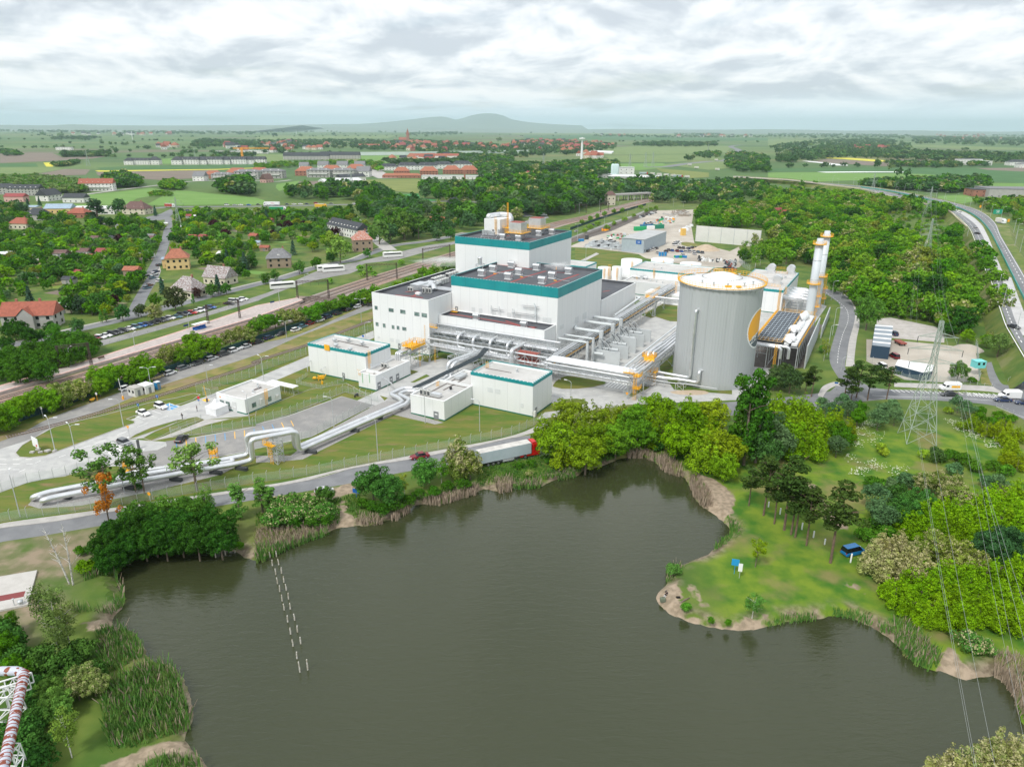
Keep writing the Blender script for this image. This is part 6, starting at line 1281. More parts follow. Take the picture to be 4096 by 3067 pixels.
ap('6','0,440 80,400 160,390 420,320 500,330 540,290 600,270 680,260 760,230 850,200 930,170 1020,140','broad',6.4,(.10,.26,.015),'bright green tree in the row between the railway and the dark fence',gH,0,1.15);ap('6','240,360 320,340 370,370','broad',6.4,cY,'flowering locust in the row between the railway and the dark fence','flowering locusts between the railway and the dark fence',.3,1.15)
ap('2','960,1600 1060,1580 1150,1550 1220,1500 1310,1470 1400,1440 1440,1370 1500,1400 1540,1350 1640,1330 1720,1330 1790,1320','broad',6.4,(.13,.28,.015),'green tree between the tracks and the white hall','trees between the tracks and the hall',0,1.15)
ap('2','900,1340 980,1350 1020,1390 1250,1290 930,1390 640,1450','bush',3.4,(.16,.32,.04),'green bush on the railway verge opposite the hall','bushes on the railway verge')
ap('5','20,720 90,680 180,690 280,640 240,760 390,660 420,740 500,620 540,700 620,620 690,560 740,640 790,590 60,830 160,850 300,820 400,820 120,770 640,700 -40,800 340,720 480,540 580,560','broad',7.2,(.06,.17,.015),'dense green tree in the thicket left of the station platform','thicket left of the platform',0,1.1)
ap('z','600,195 500,235 420,265 330,300 270,330 130,330 80,360 190,300 640,180 690,170 560,160','bush',4.2,(.16,.30,.03),'green bush beside the siding of the storage yard','bushes beside the siding');ap('z','60,290 130,260 190,240 250,220 330,200 400,190','broad',5.2,(.15,.30,.03),'green tree between the main tracks and the yard siding','trees between tracks and siding')
gI='trees along the residential street'
for t,x,y,k,h,c_,b_ in(('5',120,480,'broad',7,bc,0),('5',250,520,'broad',7,bc,0),('5',50,590,'broad',6,bc,0),('5',460,470,'broad',6,(.10,.28,.03),0),('5',660,430,'broad',6,(.06,.16,.04),0),('5',600,250,'broad',8,bc,0),('5',690,250,'broad',8,(.05,.10,.05),0),('5',830,230,'broad',9,(.07,.20,.03),0),('5',980,215,'broad',6,dK,0),('5',1050,320,'broad',7,(.06,.19,.04),0),('5',1210,300,'broad',6,(.08,.12,.04),0),('5',1330,310,'broad',7.5,cY,.35),('5',1500,190,'broad',11,(.07,.10,.035),0),('5',1340,210,'broad',6,aD,0),('5',1700,150,'broad',5,(.07,.035,.03),0),('5',1830,120,'broad',7,(.08,.19,.03),0),('5',1950,110,'broad',6,(.08,.24,.03),0),('5',1665,205,'poplar',5,(.10,.28,.04),0),('5',910,340,'poplar',5.5,(.10,.26,.03),0),('5',870,350,'poplar',5.5,(.10,.26,.03),0),('2',370,1330,'broad',7.5,(.08,.2,.03),0),('2',160,1400,'broad',6,(.08,.22,.03),0),('2',80,1430,'broad',6,(.08,.2,.03),0),('2',720,1180,'willow',15,(.16,.30,.05),0),('2',640,1100,'willow',13,(.20,.33,.04),0),('2',520,1290,'broad',7,aD,0),('2',640,1250,'broad',6,bc,0),('2',960,1210,'broad',6,(.10,.27,.04),0),('2',1060,1020,'willow',17,(.14,.25,.05),0),('2',1270,960,'willow',20,(.10,.20,.03),0),('2',1150,900,'willow',18,(.10,.19,.04),0),('2',1400,980,'willow',17,(.09,.18,.03),0),('2',1820,850,'willow',19,(.12,.26,.03),0),('2',1560,1050,'broad',9,(.07,.16,.05),0),('2',1680,1040,'broad',9,(.08,.22,.03),0),('2',1200,790,'broad',12,(.09,.22,.03),0),('2',1480,820,'broad',13,bd,0),('2',960,790,'broad',13,bd,0)):
 ag(k,gz(t,x,y,h*.55),h,c_,{0:'mature green tree',.35:'flowering locust'}[b_]+(' with purple leaves'if c_[1]<.05 else '')+' along the residential street above the railway',gI if not b_ else None,b_)
for t,x,y,h,l_ in(('5',255,200,9,'big dark spruce above the red-roofed house'),('5',1400,110,8,'blue spruce behind the brown tree by the grey-roofed house'),('1',1880,1500,9,'spruce beside the garden street'),('1',1960,1260,9,'blue spruce left of the grey roofs'),('1',2110,1300,10,'blue spruce right of its neighbour by the grey roofs'),('2',320,1180,9,'dark spruce by the brown villa'),('2',90,900,10,'dark spruce in the gardens below the green lorry'),('1',340,780,9,'spruce among the houses at the left'),('1',240,790,9,'dark spruce left of its neighbour among the houses'),('1',1340,860,9,'spruce by the roundabout')):
 ag('spruce',gz(t,x,y,h*.4),h,SPR,l_,wide=1.3)
ay('1',840,740,'1',850,980,'very tall dark poplar in front of the white sheds',(.05,.12,.05),'poplar',2.2);ay('1',1030,740,'1',1040,920,'tall dark tree right of the white sheds',(.06,.15,.04),'willow',1.)
ay('7',1985,790,'c',2000,560,'tallest dark poplar in front of the grey tank',(.045,.14,.012),'poplar',.85);ay('7',2085,900,'c',2100,540,'dark poplar right of the tallest one',(.045,.14,.012),'poplar',.95);ay('7',1925,880,'c',1940,520,'dark poplar left of the tallest one',(.055,.16,.012),'poplar',.9)
ap('a','860,1170 930,1200 1010,1140 1090,1120 1170,1090 1260,1065 1350,1050 1440,1040 1530,1025 1620,1015 1710,1015 1790,1020','bush',2.6,bc,'dark bush at the waterline of the north-west cove','bushes at the cove waterline',0,1.3)
ap('b','180,1010 350,1040 500,1040 620,1020 930,880 1000,900 1100,930 1200,900 1300,860 1420,800 1540,780 1660,740 1780,720','bush',2.4,(.05,.15,.012),'green bush behind the reeds of the north shore','bushes behind the north reeds',0,1.2)
ap('c','60,560 180,540 330,520 480,500 640,470 760,460 880,440','bush',1.7,(.06,.17,.012),'low green bush on the grassy bank below the lorry','bushes on the bank below the lorry',0,1.4)
bA=random.Random(5)
def bX(PL,x,y):
 c=False;j=len(PL)-1
 for i in rN(len(PL)):
  if(PL[i][1]>y)!=(PL[j][1]>y)and x<(PL[j][0]-PL[i][0])*(y-PL[i][1])/(PL[j][1]-PL[i][1])+PL[i][0]:c=not c
  j=i
 return c
def cI(s,n,md,avoid=()):
 PL=[V2(p)for p in al(s)]if isinstance(s,str)else s;xs=[p[0]for p in PL];ys=[p[1]for p in PL];cW=[];k=0;grid={}
 while len(cW)<n and k<n*40:
  k+=1;x=bA.uniform(min(xs),max(xs));y=bA.uniform(min(ys),max(ys))
  if not bX(PL,x,y):continue
  g=(int(x//md),int(y//md))
  if any(hypot(x-q[0],y-q[1])<md for i in(-1,0,1)for j in(-1,0,1)for q in grid.get((g[0]+i,g[1]+j),())):continue
  if any(bX(A,x,y)for A in avoid):continue
  grid.setdefault(g,[]).append((x,y));cW.append((x,y))
 return cW
MASS={}
def mass(key,kind,x,y,h,cm,bl=.0,wide=1.,lod=2):
 V,mi,_=dT(kind,bA.randrange(3),bl,lod);a=bA.uniform(0,6.28);c,s=cos(a),sin(a);hw=h*wide
 Q=np.empty_like(V);Q[:,0]=(V[:,0]*c-V[:,1]*s)*hw+x;Q[:,1]=(V[:,0]*s+V[:,1]*c)*hw+y;Q[:,2]=V[:,2]*h
 j=bA.uniform(.8,1.25);MASS.setdefault(key,[]).append((Q,np.tile(np.array([[cm[0]*j*bA.uniform(.88,1.14),cm[1]*j,cm[2]*j,1]],dtype=np.float32),(len(Q),1)),mi if mi is not None else np.zeros(len(Q)//4,int)))
def cv():
 for key,L_ in MASS.items():
  V=np.concatenate([q[0]for q in L_]);Cc=np.concatenate([q[1]for q in L_]);mi=np.concatenate([q[2]for q in L_]);me=aZ(key[0],V,[dG,dm],mi)
  at=me.attributes.new('tint','FLOAT_COLOR','POINT');at.data.foreach_set('color',Cc.ravel());o=bk(key[0],me);aK(o,key[1],kind='stuff')
PAL={'garden':[(aD,6),(bc,3),((.09,.22,.03),5),(cH,4),(cf,1),(do,.6),(bd,1.2),(dK,.35)],'wood':[(aD,4),(bc,4),((.07,.15,.05),4),(bd,1),(cY,1.2)],'lush':[((.14,.29,.02),5),(aD,5),(cH,3),(cY,2.4),(bc,2),(cf,1.5)],'far':[((.045,.11,.03),4),((.06,.14,.035),4),((.08,.17,.045),2),((.13,.20,.06),1.5)],'olive':[((.14,.23,.06),4),((.17,.26,.08),3),(aD,2)],'bushy':[(aD,3),(cH,3),((.12,.25,.03),4),(cf,1)]}
def ek(p):
 L_=PAL[p];r=bA.uniform(0,sum(w_ for _,w_ in L_))
 for c,w_ in L_:
  r-=w_
  if r<=0:return c
 return L_[-1][0]
bJ=[[V2(p)for p in aG(GS,3.6)]+[V2(p)for p in reversed(aG(GS,-3.6))],[V2(p)for p in aG(RS,5.5)]+[V2(p)for p in reversed(aG(RS,-4))]]
cg=[]
def sq(t,x,y,r,k=1.):p=G(t,x,y);return[(p.x-r,p.y-r*2.2*k),(p.x+r,p.y-r*2.2*k),(p.x+r,p.y+r),(p.x-r,p.y+r)]
SHG=[sq('5',300,430,12,.7),sq('1',1545,1345,9),sq('2',205,1330,9),sq('2',920,1190,9),sq('1',200,1000,10),sq('1',345,925,11),sq('1',1195,875,13),sq('1',850,875,15),sq('1',700,905,10),sq('1',530,865,13)]
for _q in '905,1240 760,1250 535,1255 50,1265 435,1130 830,1110 965,1100 1300,1100 840,1015 1045,1005 1150,1405 605,1475 1640,915 1670,1100 1760,1098 1925,1250 2190,1095 200,1420 480,1560 720,1180 1220,1180 1060,1440 1000,1320 1950,1090 2060,1060 1640,960 1900,970'.split():_a,_b=_q.split(',');SHG.append(sq('1',float(_a),float(_b),5))
def a6(s,n,md,pal,hr,label,group,kinds=(('broad',3),('willow',1)),bl=.25,avoid=(),key=None,ind=True,wide=1.1,lod=None):
 for x,y in cI(s,n,md,avoid):
  c=ek(pal);h=bA.uniform(*hr);k=bA.choices([q for q,_ in kinds],[q for _,q in kinds])[0];cg.append((hypot(x,y),x,y,k,h,c,bl if c is cY else .0,label,group,key,ind,wide,lod))
gar="allotment garden between the railway and the main road"
A1_='1 -20,1080 200,1060 400,1050 600,1030 800,1010 1000,1000 1230,960 1400,980 1430,1040 1380,1180 1300,1380 1230,1550 1180,1656 5 1170,200 1100,330 1000,360 760,400 700,330 600,300 500,150 300,130 0,300 -20,200'
a6(A1_,470,3.6,'garden',(3,6.6),'garden tree left of the garden street','garden trees left of the street',(('broad',5),('bush',4),('spruce',.4)),avoid=bJ+SHG)
A2_='1 1500,1030 1480,900 1600,870 2211,870 2 0,870 850,850 800,950 700,960 640,1060 300,1100 100,1180 0,1250 1 2211,1440 2150,1450 1700,1320 1640,1180 1450,1200 1480,1100'
a6(A2_,350,4.2,'garden',(3.4,7.5),'garden tree right of the garden street','garden trees right of the street',(('broad',5),('bush',3),('spruce',.5)),avoid=bJ+SHG)
a6('1 -20,840 180,850 250,930 210,1020 0,1060',34,7,'wood',(7,12),'dark tree among the houses at the left edge','trees among the left houses',avoid=bJ+SHG);a6('1 280,1000 500,900 620,950 1000,950 1250,930 1180,1000 600,1040 300,1060',34,7,'garden',(6,10),'green tree beside the lane by the red-roofed houses','trees by the lane')
a6('2 380,1130 620,980 660,880 800,880 1060,1100 1000,1190 820,1200 600,1330 330,1340',40,5,'garden',(5,9),'garden tree around the brown villa and the white terrace','trees around the villas',avoid=bJ+[[V2(G('2',*q))for q in((640,960),(720,900),(1000,1090),(1000,1200),(830,1210),(720,1130))]])
a6('2 880,780 1240,790 1500,850 1760,850 1960,860 1950,1000 1700,1060 1300,1160 1150,1130 1040,1000 930,900',130,7,'wood',(8,15),'tall tree in the wood above the parked coach','wood above the coaches',avoid=bJ+[[V2(G('2',*q))for q in((1440,960),(1520,910),(1650,950),(1650,1020),(1480,1030))]])
for s,n,lab,pal,hr,md in(('2 240,700 640,650 680,665 1100,690 1180,740 1100,775 700,765 260,765',95,'trees along the far side of the main road','wood',(9,15),6),('2 1380,715 1450,660 1780,650 1930,690 1900,760 1620,770 1420,750',60,'trees right of the olive field','wood',(9,16),9),('2 1930,640 2211,600 3 330,620 3 640,600 800,700 770,800 450,890 330,900 170,905 0,950 2 1960,900 1940,800',480,'tall trees of the mid-distance wood','wood',(11,20),7),('3 800,640 1240,610 1500,650 1520,700 1180,725 900,705',110,'trees behind the railway bridge','wood',(9,15),9),('3 1190,730 1500,705 1900,700 2000,820 1640,790 1500,790 1330,790 1200,775',90,'trees at the end of the storage yard','wood',(8,14),8),('3 1560,900 1640,860 1900,830 2211,780 2211,1000 1980,1000 1600,1010',110,'trees behind the pale panel wall','lush',(6,12),7),('3 1540,620 1940,600 2211,640 2211,770 1850,720 1540,690',130,'trees between the yard and the motorway','wood',(6,10),8)):
 a6(s,n,md,pal,hr,'tree in the woodland beyond the plant',lab,key=('woodland',None),ind=False,lod=1)
MWA=[V2(p)for p in ai(Lm,4)]+[V2(p)for p in reversed(aG(ai(Lm,4),-9))]
BRA=[V2(p)for p in al('4 0,640 780,650 1130,770 1130,830 780,740 0,720')];a6(BRA,60,6,'lush',(2.5,5),'bush under the bridge','bushes under the bridge',(('bush',1),),key=('woodland',None),lod=1,ind=False)
clr=[V2(p)for p in al('4 1000,880 1280,860 1560,960 1600,1080 1500,1190 1200,1160 950,960')]
a6('4 0,650 300,640 780,660 940,750 1130,790 1300,810 1540,890 1600,1010 1700,1160 1850,1310 1950,1560 1980,1656 8 1960,200 2060,420 2080,540 1800,600 1640,560 1450,440 1060,360 860,300 740,260 620,170 500,110 4 560,1500 520,1400 330,1330 0,1330',900,5.4,'lush',(6.5,13),'wood tree inside the motorway curve','wood inside the motorway curve',(('broad',4),('willow',2),('lobed',2)),.3,avoid=[clr,MWA,BRA],lod=1,key=('woodland',None))
a6(clr,80,6,'bushy',(2,4.5),'bush in the clearing inside the motorway curve','bushes in the clearing',(('bush',1),));a6('8 1400,380 1640,560 1800,600 2080,560 2100,600 1900,640 1820,620 1560,560 1500,440',20,5,'lush',(4,7),'tree behind the gravel yard','trees behind the gravel yard')
a6('3 1980,1250 2100,1150 2180,1200 2200,1360 2020,1360',14,6,'lush',(8,12),'tall birch beside the road behind the process building','birches behind the process building',(('birch',2),('broad',1)))
a6('4 1760,780 2211,770 2300,1000 2180,1000 2080,900 1850,840',60,7,'lush',(5,9),'tree outside the motorway curve','trees outside the motorway',key=('woodland',None),lod=1)
a6('8 2110,700 2300,720 2400,900 2200,860',8,5,'bushy',(2,4),'bush beside the motorway slope','bushes by the motorway slope',(('bush',1),))
dL=('woodland',None)
FARZ=[('1 0,585 300,580 560,600 760,630 740,690 640,705 560,700 360,690 340,655 100,645 0,655',330,'olive',(6,10)),('1 920,590 1080,565 1200,605 1200,655 960,655',80,'wood',(8,14)),('1 1390,630 1500,610 1590,645 1580,675 1400,665',40,'bushy',(5,9)),('1 1870,700 1960,650 2150,610 2150,730 1990,705',50,'wood',(9,16)),('1 1280,705 1400,690 1490,700 1480,725 1300,730',30,'bushy',(2,4)),('1 540,372 940,362 940,380 560,392',90,'far',(9,14)),('1 460,458 550,452 680,432 680,446 560,470 470,472',50,'wood',(6,9)),('1 1660,262 1760,240 2211,260 2211,300 1960,295 1660,310',200,'far',(10,16)),('1 0,350 40,335 120,345 200,375 30,380',40,'wood',(8,12)),('2 0,460 300,440 1000,430 1100,440 1100,465 900,455 600,450 400,470 0,500',130,'bushy',(5,8)),('2 1090,440 1500,440 1700,430 1860,440 1700,460 1250,455',90,'far',(9,13)),('2 1100,500 1050,520 1010,490 1060,470',8,'lush',(8,12)),('2 1380,330 1800,380 2211,400 2211,470 2000,520 1930,560 1850,470 1700,400',190,'wood',(9,13)),('2 1950,520 2211,470 2211,600 1990,640 1940,610',100,'wood',(9,14)),('3 0,470 300,480 600,450 900,460 900,540 760,570 600,540 400,520 0,540',240,'wood',(10,15)),('3 1000,285 1360,262 1500,275 1760,268 1760,295 1200,300',130,'far',(12,18)),('3 1580,370 1700,350 1800,360 1790,385 1600,385',40,'wood',(8,12)),('3 1860,380 2000,360 2211,400 2211,520 1960,520 1850,470',150,'wood',(9,14)),('3 0,250 400,245 900,280 900,320 600,360 0,400',420,'far',(9,14)),('3 1400,182 1800,172 1840,195 1800,205 1420,200',110,'far',(16,22)),('3 720,195 1400,205 2211,210 2211,222 1400,222 700,212',130,'far',(12,18)),('4 100,400 500,300 1000,290 1250,345 2211,380 2211,440 1900,450 1200,410 700,395 60,445',520,'far',(11,17)),('4 780,650 1000,620 1350,610 1550,590 1880,600 1880,670 1560,700 1000,665',170,'wood',(8,13)),('4 1040,450 1300,450 1660,455 1660,475 1100,472',70,'wood',(8,12)),('4 1720,440 1890,440 1890,475 1740,472',20,'wood',(8,12)),('4 0,300 500,245 1000,235 1250,290 1250,330 1000,290 500,300 100,400',240,'far',(12,18)),('4 1250,215 2211,225 2211,300 1700,285 1250,275',260,'far',(14,20)),('4 0,180 700,190 1250,200 1250,235 500,235 0,215',220,'far',(16,24)),('4 2000,180 2211,185 2211,215 1500,200',90,'far',(16,24)),('2 1270,185 1740,170 1740,195 1290,205',90,'far',(16,22)),('2 900,290 1300,240 1880,270 2211,300 2211,390 1880,350 1500,330 900,330',520,'far',(9,14)),('2 0,250 900,240 1200,260 900,320 400,320 300,360 0,340',240,'far',(10,15)),('1 440,230 800,215 880,225 800,235 460,238',60,'far',(12,18)),('1 1540,345 1700,340 1700,355 1560,358',14,'far',(6,9)),('1 1810,350 2060,360 2211,365 2211,385 1900,385',40,'far',(8,11)),('1 0,150 700,158 1500,165 2211,175 2211,200 1500,190 700,178 0,172',260,'far',(20,28)),('2 0,160 700,150 1300,150 2211,145 2211,165 1300,172 700,185 0,200',260,'far',(20,28)),('3 0,140 700,142 1500,148 2211,150 2211,170 1500,165 700,160 0,158',240,'far',(22,30)),('4 0,150 700,150 1500,158 2211,165 2211,180 1500,178 700,172 0,178',220,'far',(22,30)),('1 0,122 2211,135 2211,150 0,145',260,'far',(26,36)),('2 0,128 2211,122 2211,138 0,148',220,'far',(26,36)),('3 0,126 2211,128 2211,142 0,138',220,'far',(26,36)),('4 0,135 2211,150 2211,162 0,148',220,'far',(26,36))]
for s,n,pal,hr in FARZ:a6(s,int(n*1.7),4,pal,hr,'','',key=dL,ind=False,lod=2,wide=1.5)
for _l in('1 0,205 2211,216','1 0,234 2211,252','1 0,306 2211,325','1 700,388 2211,392','2 0,216 900,206 2211,212','2 0,190 2211,196','3 0,206 2211,206','3 0,252 2211,258','4 0,226 2211,250','4 0,300 2211,340','4 0,474 1700,478','1 0,180 2211,186','3 0,182 2211,188','4 0,196 2211,206','2 0,355 850,372'):
 for q in ax(al(_l),1):
  if bA.random()<.035*min(1,1500/q.y):cg.append((9e9,q.x,q.y+bA.gauss(0,q.y*.012),'broad',bA.uniform(7,13),ek('far'),0,'','',dL,False,1.6,2))
for s,n in(('1 190,215 380,200 900,260 1150,270',16),('1 350,280 860,270 1130,290',12),('1 1000,350 1140,345',5),('3 1400,430 1700,400 1850,400',8),('4 700,460 1000,450 1160,560',8)):
 P=ax(al(s),1);
 for i in rN(n):q=P[bA.randrange(len(P))];cg.append((9e9,q.x+bA.uniform(-30,30),q.y+bA.uniform(-30,30),'broad',bA.uniform(10,17),ek('far'),0,'','',dL,False,1.,1))
cg.sort(key=lambda q:q[0])
LIM=285
for d,x,y,k,h,c,bl,lab,grp,key,ind,wide,lod in cg:
 nm='locust_tree'if bl and k!='bush'else dU[k]
 if ind and CNT.get(nm,0)<LIM:
  ag(k,(x,y,0),h,c,lab if c is not dK else 'purple leaved '+lab,grp if c is not dK else grp+' with purple leaves',bl,wide)
 else:
  L_=lod or 1
  mass(dL if key is None else key,k if k!='lobed'else 'broad',x,y,h,c,.3 if bl else .0,wide,3 if d>2200 else 2 if d>800 or L_==2 else 1)
cv()
aB=mat('reed_green',(.06,.19,.02),(.13,.25,.04),.8,.9,c3=(.27,.25,.10),sc3=.4,lo3=.60,hi3=.74);aE=mat('reed_dry',(.38,.30,.225),(.27,.21,.15),1.2,.95);dM=mat('tall_grass',(.04,.14,.01),(.10,.22,.015),.5,.9)
def dW(s,m,h,dens,lab=None,zb=-1.,name='reeds',tip=None,wd=.16):
 PL=[V2(p)for p in al(s,-.6)];xs=[p[0]for p in PL];ys=[p[1]for p in PL];n=int((max(xs)-min(xs))*(max(ys)-min(ys))*dens);rg=np.random.RandomState(n%997);V=[];mi=[];
 for x,y in zip(rg.uniform(min(xs),max(xs),n),rg.uniform(min(ys),max(ys),n)):
  if not bX(PL,x,y):continue
  a=rg.uniform(0,2*pi);hh=h*rg.uniform(.65,1.15);w_=wd*rg.uniform(.5,1.2);lx,ly=rg.normal(0,.16,2)*hh;c,s_=cos(a)*w_/2,sin(a)*w_/2
  V+=[(x-c,y-s_,zb),(x+c,y+s_,zb),(x+lx*.5+c,y+ly*.5+s_,zb+hh*.6),(x+lx*.5-c,y+ly*.5-s_,zb+hh*.6),(x+lx*.5-c,y+ly*.5-s_,zb+hh*.6),(x+lx*.5+c,y+ly*.5+s_,zb+hh*.6),(x+lx+c*.4,y+ly+s_*.4,zb+hh),(x+lx-c*.4,y+ly-s_*.4,zb+hh)];mi+=[0,1 if tip and rg.rand()<tip else 0]
 me=aZ(name,np.array(V),[m,aE],np.array(mi));o=bk(name,me);aK(o,lab,kind='stuff')
for s,m,h,tip in(('a 700,1380 900,1270 1000,1310 1070,1540 960,1640 640,1640 e 640,310 760,330 950,330 1060,230 1080,180 1000,0',aB,2.8,.25),('e 850,500 1060,490 1200,600 1240,680 1220,740 1100,810 960,870 860,760',aB,2.6,.2),('e 1290,800 1480,820 1560,940 1640,1200 1640,1330 1500,1400 1250,1490 1000,1550 900,1380 890,1150 960,950 1100,870',aB,2.8,.18),('e 1180,1700 1480,1580 1720,1620 1780,1700',aB,2.4,.2),('b 0,1130 150,1130 400,1090 680,1060 690,1090 480,1180 300,1240 150,1270 0,1300',aE,2.,0),('b 0,1290 150,1270 300,1250 480,1190 640,1130 640,1150 480,1205 300,1275 130,1350 60,1390 0,1400',aB,2.2,.3),('b 880,1000 1110,1000 1100,1060 930,1080 880,1060',aE,1.8,0),('b 1210,980 1330,910 1340,950 1220,1030 1150,1040',aE,1.7,.3),('b 1430,860 1600,830 1930,740 1900,810 1700,870 1560,905 1440,890',aE,2.1,.5),('b 2030,700 2211,690 2211,780 2100,800',aE,2.1,.5),('c 0,740 240,690 260,745 150,760 40,760',aB,1.9,.7),('c 380,630 540,600 560,660 400,690',aB,1.7,.5),('c 980,460 1100,430 1230,470 1250,540 1150,495 1000,495',aE,2.,.5),('c 1240,520 1330,490 1480,600 1480,655 1370,640 1290,595',aE,2.2,.4),('c 1520,700 1590,660 1700,800 1730,930 1650,925 1570,830',aE,2.3,.5),('c 1840,1010 1990,1090 2000,1180 1880,1250 1740,1310 1740,1270 1890,1160 1880,1090',aB,1.5,0),('c 1340,1430 1480,1430 1470,1480 1380,1570 1330,1560',aB,1.6,.5),('h 1090,420 1200,430 1300,520 1470,680 1480,790 1380,815 1290,780 1190,700 1090,580',aB,2.4,.4),('h 940,400 1100,420 1100,540 960,470',aB,1.6,.1),('h 560,300 900,340 900,430 780,400 700,360 560,350',aB,1.3,0),('h 130,350 410,335 420,385 150,410 0,440 g 2190,420',aB,1.2,.05),('h 1960,700 2211,720 2300,900 2260,1300 2170,1180 2050,930 1950,860',aE,2.2,.0)):
 dW(s,m,h,16 if m is aB else 13,tip=tip,zb=-1.05)
for s in('c 0,540 300,470 560,420 900,400 960,480 850,530 700,580 540,650 330,690 0,740','b 1930,580 2211,560 2211,700 1960,760 1900,740','b 560,900 740,860 720,1080 560,1080','b 760,850 900,830 900,1000 860,1050 780,980','a 1850,930 1940,960 1930,1050 1860,1050','b 0,1000 240,980 240,1060 0,1110','c 300,440 800,390 820,420 330,490'):dW(s,dM,.7,12,zb=-.25,name='tall_grass',wd=.22)
def cJ(s,n,seed):
 PL=[V2(p)for p in al(s)];rg=np.random.RandomState(seed);xs=[p[0]for p in PL];ys=[p[1]for p in PL];V=[];cl_=[(rg.uniform(min(xs),max(xs)),rg.uniform(min(ys),max(ys)))for _ in rN(60)]
 for _ in rN(n):
  c=cl_[rg.randint(60)];x,y=c[0]+rg.normal(0,1.1),c[1]+rg.normal(0,.8)
  if not bX(PL,x,y):continue
  z_=rg.uniform(.25,.6);w_=rg.uniform(.08,.2);V+=[(x-w_,y,z_),(x,y-w_,z_+.03),(x+w_,y,z_),(x,y+w_,z_+.05)]
 o=bpy.data.objects.new('wild_flowers',aZ('wild_flowers',np.array(V),[mat('flower_white',(.62,.64,.50),rough=.9)]));cV.objects.link(o);aK(o,'white wild flowers scattered over the meadow',kind='stuff')
for _p in(A1_,A2_):
 for x,y in cI(_p,46,11,bJ):_y=bA.uniform(.9,1.2);c_,s_=cos(_y),sin(_y);_w,_h=bA.uniform(3,7),bA.uniform(3,9);shape('garden_plot',[(x+u*c_-v*s_,y+u*s_+v*c_)for u,v in((-_w,-_h),(_w,-_h),(_w,_h),(-_w,_h))],bA.uniform(.004,.016),bA.choice([be,bI,c5,bq,mf['wheat'],c6,mf['soil']]))
cJ('d 740,180 950,180 1020,300 940,400 1080,520 1230,600 1150,660 850,680 680,640 750,560 640,530 700,440 760,300',1300,1);cJ('8 1500,1250 1700,1250 2000,1400 2100,1500 1900,1500 1650,1380',400,2)
# ================================================================ vehicles
bo=mat('car_paint',(.98,.98,.98),objcol=True,rough=.28,spec=.6);bF=mat('car_glass',(.012,.015,.02),rough=.08);cw=mat('tyre',(.02,.02,.02),rough=.9);m_rim=mat('rim',(.45,.46,.47),rough=.3,metal=.7)
m_hl=mat('headlight_glass',(.75,.76,.76),rough=.15);m_tl=mat('tail_light_red',(.45,.01,.01),rough=.2)
def cx(mb,st,seg=((-1,0),(-1,.45),(-.93,.85),(-.8,1),(.8,1),(.93,.85),(1,.45),(1,0))):
 b=[[(x,u*w_,z0+v*(z1-z0))for u,v in seg]for x,w_,z0,z1 in st];n=len(seg);vs=[q for r in b for q in r];fs=[]
 for i in rN(len(st)-1):
  for j in rN(n):fs.append((i*n+j,(i+1)*n+j,(i+1)*n+(j+1)%n,i*n+(j+1)%n))
 fs+=[tuple(rN(n)),tuple(reversed(rN(len(vs)-n,len(vs))))]
 return mb.add(vs,fs)
def bB(t,xs,r,w_,nm='wheel'):
 for x in xs:
  for s in(-1,1):
   o=MB().bar((x,s*(w_-.22),r),(x,s*w_,r),r,14).bd('wheel',cw,t);MB().bar((x,s*w_,r),(x,s*(w_+.012),r),r*.58,10).bd('rim',m_rim,o)
def car(kind):
 t=aa(kind+'_car',(0,0,0));L={'hatch':4.1,'saloon':4.7,'estate':4.6,'suv':4.5,'van':4.7}[kind];h={'hatch':1.5,'saloon':1.45,'estate':1.5,'suv':1.68,'van':1.85}[kind];w_=.9;bz=.98 if kind in('suv','van')else .9;l=L/2
 body=cx(MB(),[(-l,w_*.86,.42,bz*.86),(-l+.12,w_*.97,.26,bz),(-l*.55,w_,.22,bz),(l*.35,w_,.22,bz),(l-.9,w_*.98,.22,bz-.06),(l-.2,w_*.92,.26,bz-.2),(l,w_*.8,.38,bz-.3)])
 cS={'hatch':(-l+.12,-l+.55),'saloon':(-l+.75,-l+1.35),'estate':(-l+.1,-l+.45),'suv':(-l+.12,-l+.5),'van':(-l+.05,-l+.2)}[kind];fr=(.95,.25)if kind!='van'else(l-.8,l-1.6)
 cx(body,[(cS[1]+.03,.62,h-.07,h),(cS[1]+.25,.66,h-.05,h+.01),(fr[1]-.1,.66,h-.05,h+.01),(fr[1]+.05,.62,h-.08,h-.01)],((-1,0),(-1,.6),(-.85,1),(.85,1),(1,.6),(1,0)))
 body.bd('body',bo,t)
 g=MB();g.add([(cS[0],-.82,bz-.02),(cS[0],.82,bz-.02),(fr[0],.82,bz-.04),(fr[0],-.82,bz-.04),(cS[1],-.64,h-.05),(cS[1],.64,h-.05),(fr[1],.64,h-.05),(fr[1],-.64,h-.05)],((0,4,5,1),(2,6,7,3),(0,3,7,4),(1,5,6,2),(4,7,6,5)));g.bd('windows',bF,t)
 for s in(-1,1):
  MB().box((l-.12,s*.62,bz-.36),(.2,.34,.14)).bd('headlight',m_hl,t);MB().box((-l+.03,s*.72,bz-.22),(.1,.2,.2)).bd('tail_light',m_tl,t)
  if kind=='van':continue
  MB().box((fr[0]-.15,s*.96,bz),(.14,.14,.12)).bd('mirror',bo,t)
 bB(t,(-l*.6,l*.62),.32,.9);MB().box((l+.0,0,.42),(.02,.5,.12)).bd('number_plate',ah,t);return t
CARP={k:car(k)for k in('hatch','saloon','estate','suv','van')};USED=set()
